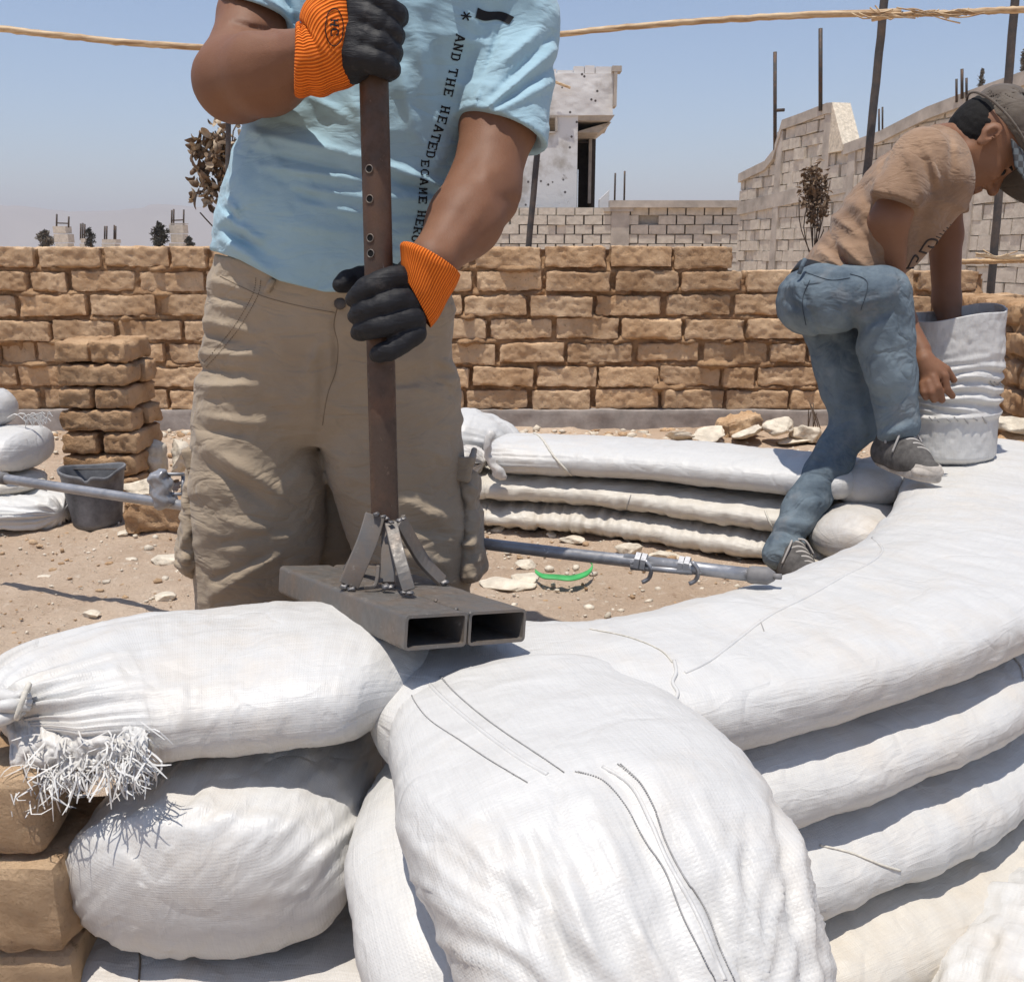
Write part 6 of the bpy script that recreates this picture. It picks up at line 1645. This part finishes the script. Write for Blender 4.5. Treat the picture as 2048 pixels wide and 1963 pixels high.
# ------------------------------------------------------------------ gloved hands closed round the pole
def chain(pts, rad, k=.006):
    return U(k, *[cone(pts[i], pts[i + 1], rad[i], rad[i + 1]) for i in range(len(pts) - 1)])
def glove_upper():
    Pd = lambda x, y, d: globals()['Pd'](x, y, d - .066)
    q = empty('glove', on_pole(80)); par_root(q, P1)
    fs = []
    dp = 1.46       # in front of the pole
    for k, (y0, y1, y2, x2) in enumerate(((-22, 8, 34, 792), (30, 50, 74, 786), (72, 88, 108, 781), (112, 124, 141, 778))):
        x0 = 716 - 3 * k
        pts = [Pd(x0, y0, 1.468), Pd(x0 + 32, (y0 + y1) / 2, 1.452), Pd(x2 - 8, y2 - 8, 1.462), Pd(x2 + 5, y2, 1.492), Pd(x2 - 14, y2 + 4, 1.528), Pd(x2 - 42, y2 + 3, 1.535)]
        rr = np.array([.0190, .0185, .0180, .0170, .0155, .0135]) * (1 if k < 3 else .95)
        fs.append(chain(spline([(*p, r_) for p, r_ in zip(pts, rr)], 12)[:, :3], spline([(*p, r_) for p, r_ in zip(pts, rr)], 12)[:, 3], .0006))
    palm = U(.02, cone(Pd(712, -5, 1.466), Pd(708, 112, 1.468), .024, .024), cone(Pd(728, -5, 1.462), Pd(722, 118, 1.466), .020, .019), cone(Pd(700, 0, 1.482), Pd(702, 118, 1.482), .026, .026), cone(Pd(718, 0, 1.50), Pd(716, 125, 1.50), .022, .022), cone(Pd(705, 60, 1.49), Pd(668, 85, 1.487), .034, .034), cone(Pd(690, 125, 1.488), Pd(704, 142, 1.49), .024, .016))
    thumb = chain([Pd(690, -30, 1.50), Pd(735, -62, 1.475), Pd(780, -52, 1.46), Pd(812, -30, 1.475)], [.021, .019, .017, .014], .006)
    def f(P):
        d = palm(P)
        fd = fs[0](P)
        for g in fs[1:]: fd = smin(fd, g(P), .0025)
        d = smin(d, fd, .010); d = smin(d, thumb(P), .008)
        d = d + .0012 * (1 - np.abs(vnoise(P * np.array([30, 30, 75]), 7))) ** 5 - .0011 * fbm(P * 60, 3, 5) - .0018 * fbm(P * np.array([24, 24, 24]), 2, 6)
        t = P - PB; t = np.linalg.norm(t - (t @ PA)[..., None] * PA, axis=-1) - PR_ - .0004
        return np.maximum(d, -t)
    lo = np.minimum(palm.bb[0], thumb.bb[0]) - .03; hi = np.maximum(palm.bb[1], fs[0].bb[1]) + .03
    f.bb = (lo, np.maximum(hi, thumb.bb[1]))
    sdf_obj('coated_hand', f, .0028, M['glove'], q, 1)
    # ribbed knit cuff: rings from the forearm to the hand
    def cuff(rows, name='knit_cuff', ribs=1):
        V = []; n = 64; uv = []
        K = np.array([(*c, a, b) for c, a, b in [(Pd(px, py, d), h / FPX * d, dep) for px, py, d, h, dep in rows]])
        S = spline(K, 30); T = np.gradient(S[:, :3], axis=0); T /= np.linalg.norm(T, axis=1)[:, None]
        vw = np.array([0, 0, CAMZ]) - S[:, :3]; vw /= np.linalg.norm(vw, axis=1)[:, None]
        for i in range(30):
            t = T[i] - vw[i] * (T[i] @ vw[i]); t /= np.linalg.norm(t); up_ = np.cross(vw[i], t)
            for k in range(n):
                a = 2 * math.pi * k / n; rib = 1 + (.012 * math.sin(a * 30) if ribs else 0)
                sg = .004 * math.sin(i * .9) * math.exp(-i / 12)
                V.append(S[i, :3] + up_ * math.cos(a) * (S[i, 3] + sg) * rib + vw[i] * math.sin(a) * (S[i, 4] + sg) * rib)
                uv.append((i / 30 * .2, a / 6.2832 * 1.6))
        F = [(i * n + j, i * n + (j + 1) % n, (i + 1) * n + (j + 1) % n, (i + 1) * n + j) for i in range(29) for j in range(n)]
        V = np.array(V); V = V + .0016 * fbm(V * 40, 2, 9)[:, None] * np.array([.5, -1, .5])
        o = mesh(name, V, F, M['knit'], q2, True, uv=uv); s = o.modifiers.new('thickness', 'SOLIDIFY'); s.thickness = .0022; s.offset = 1
        return o, BVHTree.FromPolygons([Vector(v) for v in V], F)
    q2 = q
    co, cb = cuff([(592, 120, 1.497, 60, .052), (606, 121, 1.493, 64, .056), (630, 118, 1.49, 64, .055), (652, 108, 1.488, 68, .052), (672, 88, 1.485, 84, .048), (692, 74, 1.485, 88, .044), (700, 72, 1.486, 82, .040)])
    # printed oval with two letters
    pts = [(668 + 17 * math.cos(t), 56 + 37 * math.sin(t)) for t in np.linspace(0, 2 * math.pi, 33)]
    stitch_line(cb, pts, .0007, 'oval_print', M['ink'], co, 60, .0035)
    letters(cb, [('H', 668, 48, 90), ('C', 668, 66, 90)], 16, 'cuff_print', M['ink'], co, off=.0038)
    return cuff
def par_root(e, root):
    e.parent = root
    e.matrix_parent_inverse = Matrix.LocRotScale(root.location, root.rotation_euler, root.scale).inverted()
def glove_lower(_):
    Pd = lambda x, y, d: globals()['Pd'](x, y, d - .010)
    q = empty('glove', on_pole(600)); par_root(q, P1)
    F_ = []
    # index, middle, ring, little: knuckle to tip, wrapping the front of the pole leftwards
    spec = [([(822, 562, 1.478), (790, 556, 1.462), (752, 568, 1.448), (722, 586, 1.452), (706, 598, 1.470)], [.020, .0190, .0185, .0170, .0140]),
            ([(826, 600, 1.476), (795, 600, 1.460), (758, 613, 1.448), (728, 624, 1.455), (712, 632, 1.476)], [.020, .0190, .0180, .0170, .0145]),
            ([(828, 636, 1.476), (798, 640, 1.462), (762, 652, 1.450), (734, 658, 1.460), (718, 664, 1.480)], [.020, .0185, .0175, .0165, .0140]),
            ([(828, 668, 1.480), (806, 682, 1.470), (782, 698, 1.460), (762, 706, 1.462), (754, 709, 1.470)], [.019, .0175, .0160, .0150, .0125])]
    for P_l, r in spec: S_ = spline([(*Pd(*p), r_) for p, r_ in zip(P_l, r)], 11); F_.append(chain(S_[:, :3], S_[:, 3], .0006))
    palm = U(.016, cone(Pd(822, 560, 1.497), Pd(826, 665, 1.495), .023, .021), cone(Pd(812, 560, 1.512), Pd(812, 655, 1.512), .022, .020), cone(Pd(826, 540, 1.492), Pd(820, 590, 1.50), .024, .026))
    thumb = chain([Pd(812, 560, 1.515), Pd(775, 548, 1.545), Pd(722, 556, 1.548), Pd(692, 563, 1.535), Pd(680, 570, 1.530)], [.024, .019, .0175, .0165, .0135], .006)
    def f(P):
        d = palm(P); fd = F_[0](P)
        for g in F_[1:]: fd = smin(fd, g(P), .002)
        d = smin(d, fd, .010); d = smin(d, thumb(P), .006)
        d = d + .0012 * (1 - np.abs(vnoise(P * np.array([60, 30, 50]), 7))) ** 5 - .0010 * fbm(P * 60, 3, 15) - .0016 * fbm(P * 24, 2, 16)
        t = P - PB; t = np.linalg.norm(t - (t @ PA)[..., None] * PA, axis=-1) - PR_ - .0004
        return np.maximum(d, -t)
    lo = np.min([g.bb[0] for g in F_ + [palm, thumb]], 0); hi = np.max([g.bb[1] for g in F_ + [palm, thumb]], 0); f.bb = (lo, hi)
    sdf_obj('coated_hand', f, .0028, M['glove'], q, 1)
    # cuff
    n = 64; V = []; uv = []
    K = [(*Pd(862, 520, 1.487), .049, .047), (*Pd(856, 530, 1.486), .050, .048), (*Pd(846, 552, 1.487), .047, .042), (*Pd(836, 578, 1.488), .046, .038), (*Pd(828, 594, 1.49), .044, .034)]
    S = spline(K, 30); T = np.gradient(S[:, :3], axis=0); T /= np.linalg.norm(T, axis=1)[:, None]
    # rings tilt from square-on the forearm to upright at the hand
    for i in range(30):
        u = i / 29; c = S[i, :3]; vw = np.array([0, 0, CAMZ]) - c; vw /= np.linalg.norm(vw)
        right = np.array([1.0, 0, 0]); dn = np.cross(vw, right); dn /= np.linalg.norm(dn)    # dn ~ up
        a0 = R(28 + 34 * u)     # direction of the ring's long axis, from image right, clockwise
        ax1 = right * math.cos(a0) - dn * math.sin(a0); 
        for k in range(n):
            a = 2 * math.pi * k / n; rib = 1 + .010 * math.sin(a * 28)
            st_ = 1 + .16 * u * math.cos(a)
            V.append(c + ax1 * math.cos(a) * S[i, 3] * rib * st_ + (vw * .95 + dn * .25) * math.sin(a) * S[i, 4] * rib); uv.append((u * .2, a / 6.2832 * 1.6))
    F = [(i * n + j, i * n + (j + 1) % n, (i + 1) * n + (j + 1) % n, (i + 1) * n + j) for i in range(29) for j in range(n)]
    o = mesh('knit_cuff', V, F, M['knit'], q, True, uv=uv); s = o.modifiers.new('thickness', 'SOLIDIFY'); s.thickness = .0022; s.offset = 1
glove_lower(glove_upper())
# ------------------------------------------------------------------ second worker, stooping over the open sack
def man2():
    o = empty('person', Wz(1560, 1115, 0.0)); tag(o, 'young worker in sandy t-shirt, jeans and cap stooping with one sneaker on the white tube', 'person')
    D = 2.62
    def X(px, py, d=D): return Pd(px, py, d)
    hip = X(1655, 575, 2.66); nb = X(1880, 292, 2.60)
    w_ = nb - hip; Lt = np.linalg.norm(w_); wdir = w_ / Lt
    # across the back: towards the viewer; v points to the back side
    side_ = np.array([.05, -1, 0.0]); side_ = side_ - wdir * (side_ @ wdir); side_ /= np.linalg.norm(side_); vv = np.cross(wdir, side_)
    up_back = 1 if vv[2] > 0 else -1
    tab = []
    for t, cv, a, bb, bf in ((-.06, -.01, .135, .085, .090), (.02, .0, .145, .092, .112), (.12, .005, .148, .092, .142), (.22, .005, .155, .098, .160), (.32, .005, .165, .105, .160), (.40, -.002, .165, .098, .145), (Lt, .0, .10, .060, .092), (Lt + .03, .01, .06, .045, .06)):
        tab.append((t, 0, cv * up_back, a, bb if up_back > 0 else bf, bf if up_back > 0 else bb))
    torso = loft(hip, wdir, side_, tab, 2.1)
    fo = folds([(1640, 430, 1700, 540, 8, -.007), (1655, 425, 1720, 470, 8, .007), (1660, 470, 1760, 560, 9, .008), (1650, 490, 1730, 560, 7, -.007), (1635, 500, 1700, 545, 8, .007), (1700, 430, 1760, 520, 9, -.006), (1690, 400, 1760, 440, 9, .005),
                (1720, 360, 1760, 470, 12, -.006), (1760, 320, 1740, 400, 9, .005), (1810, 300, 1850, 400, 9, .005), (1840, 300, 1865, 380, 8, -.006), (1860, 310, 1880, 370, 6, .005), (1880, 400, 1960, 430, 9, .004), (1850, 420, 1830, 500, 12, -.006), (1900, 260, 1905, 340, 6, -.004)])
    slv = cone(X(1842, 318, 2.50), X(1782, 412, 2.46), .072, .062); slv2 = cone(X(1842, 318, 2.50), X(1865, 330, 2.60), .07, .08)
    slf = cone(X(1880, 330, 2.74), X(1893, 420, 2.78), .070, .062)
    nS = X(1782, 412, 2.46) - X(1842, 318, 2.50); nS = np.array([-.33, -.05, -.94]); pS = X(1790, 403, 2.46)
    nF = np.array([.1, 0, -1.0]); pF = X(1893, 430, 2.78)
    body_t = U(.03, torso)
    neckcut = cone(X(1902, 282, 2.60), X(1990, 250, 2.60), .050, .06); frontcut = cone(X(1925, 372, 2.585), X(1945, 330, 2.60), .030, .05)
    def shirt(P):
        n = .0035 * fbm(P * 13, 3, 171) + .001 * fbm(P * 40, 2, 172)
        d = torso(P) - 1.7 * fo(P) - n
        e = U(.03, slv, slv2)(P) - 1.5 * fo(P) - n; e = np.maximum(e, (P - pS) @ nS); e2 = slf(P) - n; e2 = np.maximum(e2, (P - pF) @ nF)
        d = smin(d, smin(e, e2, .01), .025)
        d = -smin(-d, neckcut(P), .006); d = -smin(-d, frontcut(P), .006)
        wt = (P - hip) @ wdir
        return np.maximum(d, -.012 - wt + .02 * np.abs(vnoise(P * 9, 3)))
    shirt.bb = (np.minimum(hip, nb) - .26, np.maximum(hip, nb) + .24)
    sh, bs = sdf_obj('tshirt', shirt, .0055, M['shirt2'], o, 1)
    # skin: head, neck, both arms with hands, trunk and legs
    hc = X(1962, 284, 2.60)
    hf, q, Rm = head_sdf(hc, (.52, -.14, -.84), (.82, -.05, .57), 1.14)
    # near arm: straight down behind the raised knee to the sack
    elb = X(1778, 585, 2.60)
    arm = U(.02, cone(X(1830, 340, 2.50), X(1778, 440, 2.50), .056, .050), cone(X(1778, 440, 2.50), elb, .049, .040))
    wr = X(1842, 700, 2.56)
    fore = U(.02, cone(elb, X(1800, 640, 2.62), .040, .041), cone(X(1800, 640, 2.62), wr, .038, .026))
    arm2 = U(.02, cone(X(1885, 350, 2.76), X(1890, 470, 2.80), .055, .048), cone(X(1890, 470, 2.80), X(1893, 600, 2.80), .047, .038), cone(X(1893, 600, 2.80), X(1905, 680, 2.78), .038, .028))
    palm = U(.012, cone(X(1848, 722, 2.545), X(1870, 745, 2.535), .029, .026), cone(X(1852, 740, 2.545), X(1858, 770, 2.54), .026, .022))
    fing = []
    for K, r in (([(1872, 735, 2.525), (1889, 752, 2.515), (1893, 778, 2.52), (1905, 792, 2.53)], [.0125, .0115, .0105, .009]),
                 ([(1866, 755, 2.52), (1875, 775, 2.51), (1884, 800, 2.525)], [.013, .012, .0095]),
                 ([(1856, 765, 2.522), (1863, 785, 2.512), (1868, 800, 2.53)], [.0125, .0115, .009]),
                 ([(1846, 768, 2.53), (1848, 785, 2.522), (1852, 795, 2.54)], [.0115, .0105, .0085]),
                 ([(1872, 725, 2.53), (1892, 738, 2.525), (1908, 760, 2.535)], [.0120, .0110, .009])):
        fing.append(chain([X(*k) for k in K], r, .003))
    neck = cone(X(1888, 290, 2.61), X(1955, 290, 2.60), .057, .052)
    tr = loft(hip, wdir, side_, [(t, cu, cv, a * .86, b1 * .84, b2 * .84) for t, cu, cv, a, b1, b2 in tab])
    kneeN = X(1762, 590, 2.50); ankN = X(1797, 885, 2.58); hipN = X(1640, 605, 2.58); hipF = X(1668, 615, 2.72); kneeF = X(1712, 830, 2.74); ankF = X(1566, 1092, 2.68)
    legs = U(.03, cone(hipN, kneeN, .072, .05), cone(kneeN, ankN, .048, .034), cone(hipF, kneeF, .066, .042), cone(kneeF, X(1640, 960, 2.74), .040, .034), cone(X(1640, 960, 2.74), ankF, .032, .028))
    core = U(.02, arm, fore, arm2, neck, tr, legs)
    def body(P):
        d = core(P); d = smin(d, palm(P), .012)
        for g in fing: d = smin(d, g(P), .004)
        return smin(d, hf(P), .014)
    body.bb = (np.array([.60, 2.20, .02]), np.array([1.52, 3.05, 1.22]))
    bo, bb = sdf_obj('body', body, .0045, M['skin2'], o, 1)
    hc_ = ell(q(-.016, 0, .02), (.096, .0825, .106), Rm)
    def hair(P):
        L_ = (P - hc) @ Rm
        return np.maximum(hc_(P) - .002 * fbm(P * 120, 2, 3), np.maximum(L_[..., 0] - .020 - .35 * np.maximum(L_[..., 2] - .01, 0), -.058 - L_[..., 2] + .4 * np.maximum(L_[..., 0] + .02, 0)))
    hair.bb = hc_.bb; sdf_obj('hair', hair, .0038, M['hair'], o, 1)
    m = MB()
    m.tube(spline([q(.088, .018, .014), q(.094, .030, .018), q(.085, .045, .012)], 8), .004, 6); m.tube(spline([q(.088, -.018, .014), q(.094, -.030, .018), q(.085, -.045, .012)], 8), .004, 6); m.each('eyebrow', M['hair'], o, True)
    m = MB()
    for sg in (1, -1): m.add(*stone_small(q(.086, sg * .030, -.003), (.010, .010, .010), 1, 0))
    m.each('eye', M['ink'], o, True)
    # cap: crown, seams, button and stiff visor hanging down in front
    cr = ell(q(-.004, 0, .060), (.112, .094, .088), Rm)
    def capf(P):
        L_ = (P - hc) @ Rm
        d = cr(P) - .003 * fbm(P * 30, 3, 9) - .003 * np.sin(np.arctan2(L_[..., 1], L_[..., 0]) * 6) * smooth(.02, .12, L_[..., 2])
        d = np.maximum(d, .040 + .14 * L_[..., 0] * 1.0 - L_[..., 2]); return np.maximum(d, -(cr(P) + .006))
    capf.bb = cr.bb; cp, bc = sdf_obj('cap', capf, .0036, M['cap'], o, 1)
    V = []; F = []; nu, nv = 26, 14
    for i in range(nu):
        a = R(-72 + 144 * i / (nu - 1))
        for j in range(nv):
            t = j / (nv - 1); x = .095 * math.cos(a) + .105 * t * (math.cos(a) ** .5 if math.cos(a) > 0 else 0); y = .092 * math.sin(a) * (1 - .04 * t); z = .052 - .030 * (y / .09) ** 2 - .022 * t + .012 * math.cos(a)
            V.append(q(x, y, z))
    for i in range(nu - 1):
        for j in range(nv - 1): F.append((i * nv + j, i * nv + j + 1, (i + 1) * nv + j + 1, (i + 1) * nv + j))
    vz = mesh('visor', V, F, None, cp, True, mats=[M['checks'], M['cap']]); s_ = vz.modifiers.new('t', 'SOLIDIFY'); s_.thickness = .005; s_.material_offset = 1; s_.offset = -1
    m = MB(); pts = []
    for t in np.linspace(0, 2 * math.pi, 40): pts.append(q(-.004 + .1145 * math.cos(t) * .95, .0945 * math.sin(t) * .95, .044 + .014 * math.cos(t)))
    m.tube(pts, .0035, 6); m.build('cap_band', M['cap'], cp, True)
    # jeans
    def jz(P):
        d = pu(P) - jf(P) - .004 * fbm(P * np.array([12, 12, 16]), 3, 181) - .0012 * fbm(P * 42, 2, 182)
        return d
    seat0 = ell(X(1628, 600, 2.66), (.105, .155, .095), roty(R(-35)))
    seat = lambda P: np.maximum(seat0(P), (P - hip) @ wdir - .012)
    seat.bb = seat0.bb
    thN = cone(X(1640, 600, 2.58), X(1758, 592, 2.50), .098, .078); shN = cone(X(1764, 592, 2.50), X(1795, 850, 2.58), .074, .056); shN2 = cone(X(1765, 620, 2.51), X(1776, 740, 2.54), .070, .066)
    thF = cone(X(1668, 625, 2.72), X(1708, 850, 2.74), .098, .064); shF = cone(X(1708, 850, 2.74), X(1600, 1020, 2.73), .064, .054); shF2 = cone(X(1640, 960, 2.74), X(1556, 1108, 2.68), .054, .046)
    pu = U(.02, seat, thN, shN, shN2, thF, shF, shF2)
    jf = folds([(1560, 575, 1640, 560, 8, .006), (1570, 600, 1640, 640, 7, -.006), (1580, 560, 1620, 650, 8, .006), (1600, 560, 1640, 680, 6, -.006), (1610, 640, 1690, 700, 9, -.006), (1600, 540, 1700, 545, 7, .004),
                (1700, 650, 1725, 560, 9, -.008), (1710, 700, 1760, 640, 9, .008), (1715, 660, 1790, 620, 8, -.007), (1720, 610, 1780, 590, 9, .006), (1700, 620, 1720, 680, 8, -.007), (1790, 560, 1815, 640, 8, .006), (1725, 720, 1745, 860, 10, -.004),
                (1750, 880, 1830, 850, 8, .006), (1755, 860, 1830, 830, 7, -.006), (1690, 760, 1720, 900, 14, -.006), (1665, 700, 1680, 860, 10, .005), (1560, 1040, 1620, 1050, 7, .007), (1550, 1060, 1620, 1075, 6, -.006), (1545, 1085, 1640, 1090, 6, .006), (1600, 1000, 1680, 1010, 12, .005), (1660, 880, 1750, 930, 12, -.006), (1655, 930, 1740, 960, 10, .005)])
    jz.bb = pu.bb; V, F = surface(jz, .0055); V = relax(V, F, 1)
    c = V[F].mean(1); far = (shF(c) < thN(c)) & (np.minimum(np.minimum(thF(c), shF(c)), shF2(c)) < np.minimum(np.minimum(thN(c), shN(c)), shN2(c))) & (c[:, 2] < hip[2] - .05)
    je = mesh('jeans', V, F, None, o, True, mats=[M['denim']]); bj = BVHTree.FromPolygons([Vector(v) for v in V], F.tolist())
    for pts in ([(1612, 545), (1660, 560), (1700, 556)], [(1620, 560), (1605, 600), (1612, 650)], [(1700, 548), (1735, 565), (1722, 620)]): stitch_line(bj, pts, .0012, 'jeans_seam', M['denim_dark'], o, 40, .0006)
    # belt with a loop
    V = []; n = 48; Fb = []
    for k in range(n):
        a = 2 * math.pi * k / n
        for t in (-.022, .012):
            c = hip + wdir * (t + .006); V.append(c + side_ * math.cos(a) * .150 + vv * math.sin(a) * .104)
    Fb = [(2 * k, 2 * ((k + 1) % n), 2 * ((k + 1) % n) + 1, 2 * k + 1) for k in range(n)]
    b_ = mesh('belt', V, Fb, M['belt'], o); s_ = b_.modifiers.new('t', 'SOLIDIFY'); s_.thickness = .005
    m = MB(); m.tube([X(1598, 548, 2.52), X(1604, 532, 2.515), X(1610, 518, 2.52)], .006, 6); m.build('belt_loop', M['denim'], o, True)
    # sneakers
    def shoe(ank, toe, heel_off, nrm_up=(0, 0, 1)):
        ank = np.asarray(ank); toe = np.asarray(toe); d = toe - ank; d[2] = 0; L = np.linalg.norm(d); d /= L; u = np.array([0, 0, 1.0]); l = np.cross(u, d); z0 = toe[2]
        Rs = np.stack([d, l, u], 1); base = np.array([ank[0], ank[1], z0])
        SC = .88
        def g(x, y, z): return base + Rs @ (np.array([x, y, z]) * SC)
        r = empty('sneaker', base); par_root(r, o)
        upf = U(.018, cone(g(-.035, 0, .055), g(-.02, 0, .10), .042, .042), cone(g(-.04, 0, .045), g(.05, 0, .045), .042, .046), cone(g(.05, 0, .040), g(.155, .0, .026), .048, .032), cone(g(.0, 0, .085), g(.10, 0, .050), .042, .036))
        hole = cone(g(-.02, 0, .15), g(-.02, 0, .20), .036, .04)
        def uf(P): return np.maximum(-smin(-upf(P), hole(P), .004), g(0, 0, .012)[2] - P[..., 2])
        uf.bb = upf.bb; sdf_obj('upper', uf, .0035, M['shoe'], r, 1)
        V = []; n = 60; prof = [(0, .0), (1.0, .0), (1.03, .006), (1.02, .024), (1.0, .034), (.90, .036)]
        for s_, z in prof:
            for k in range(n):
                a = 2 * math.pi * k / n; x = .052 + .142 * math.cos(a) - .0; ww = .043 + .012 * math.cos(a - .2) ; y = ww * math.sin(a) * (1 if abs(math.sin(a)) > .0 else 1) * (1.1 - .1 * abs(math.sin(a)))
                zz = z * (1 + .35 * (math.cos(a) > .6) * (z > .02)); V.append(g(.052 + (x - .052) * s_, y * s_, zz + .001))
        Fs = [(i * n + k, i * n + (k + 1) % n, (i + 1) * n + (k + 1) % n, (i + 1) * n + k) for i in range(len(prof) - 1) for k in range(n)]
        mesh('sole', V, Fs, M['sole'], r, True)
        toec = U(.01, ell(g(.150, 0, .026), (.042, .040, .022), Rs)); tf = lambda P: np.maximum(toec(P), g(0, 0, .02)[2] - P[..., 2]); tf.bb = toec.bb; sdf_obj('toe_cap', tf, .003, M['sole'], r, 1)
        m = MB()
        for k in range(5):
            x = .015 + k * .021; z = .100 - k * .0095
            z += .022; m.tube(spline([g(x, -.040, z - .026), g(x + .004, -.022, z - .003), g(x + .008, 0, z + .005), g(x + .012, .022, z - .003), g(x + .014, .040, z - .026)], 12), .0042, 6)
        for a_, b_, c_ in (((.01, -.004, .130), (-.005, -.035, .128), (.02, -.055, .09)), ((.01, .004, .130), (.03, .03, .132), (.045, .055, .09)), ((.01, -.004, .13), (.05, -.03, .126), (.06, -.058, .07))):
            m.tube(spline([g(*a_), g(*b_), g(*c_)], 12), .003, 6)
        m.each('shoelace', M['lace'], r, True)
        m = MB()
        for sg in (1, -1): m.tube(spline([g(-.05, sg * .030, .085), g(.0, sg * .036, .075), g(.05, sg * .044, .052), g(.10, sg * .044, .036)], 14), .004, 6)
        m.each('side_stripe', M['lace'], r, True)
    toe = Wz(1864, 964, .318); an = toe + np.array([-.040, .150, 0]); shoe(an, toe, 0)
    f0 = ankF.copy(); shoe((f0[0] + .02, f0[1] - .01, .0), (f0[0] + .05, f0[1] - .17, .002), 0)
    # faded print on the chest
    for items, sz in (([('E', 1868, 483, -60, 1.0), ('O', 1836, 522, -60, 1.0)], 26),): pass
    def line(bv, pts, r, name): stitch_line(bv, pts, r, name, M['ink_faded'], o, 40, .0008)
    for pts in ([(1838, 502), (1852, 506)], [(1840, 501), (1856, 480), (1874, 481), (1866, 494), (1856, 492)], [(1812, 536), (1830, 535)], [(1815, 535), (1828, 512), (1836, 516), (1832, 524)]): line(bs, pts, .0026, 'chest_print')
    for k in range(5): line(bs, [(1872 + 7 * k, 473 - 6 * k), (1884 + 6 * k, 477 - 6 * k)], .0012, 'chest_print')
    return o
man2()
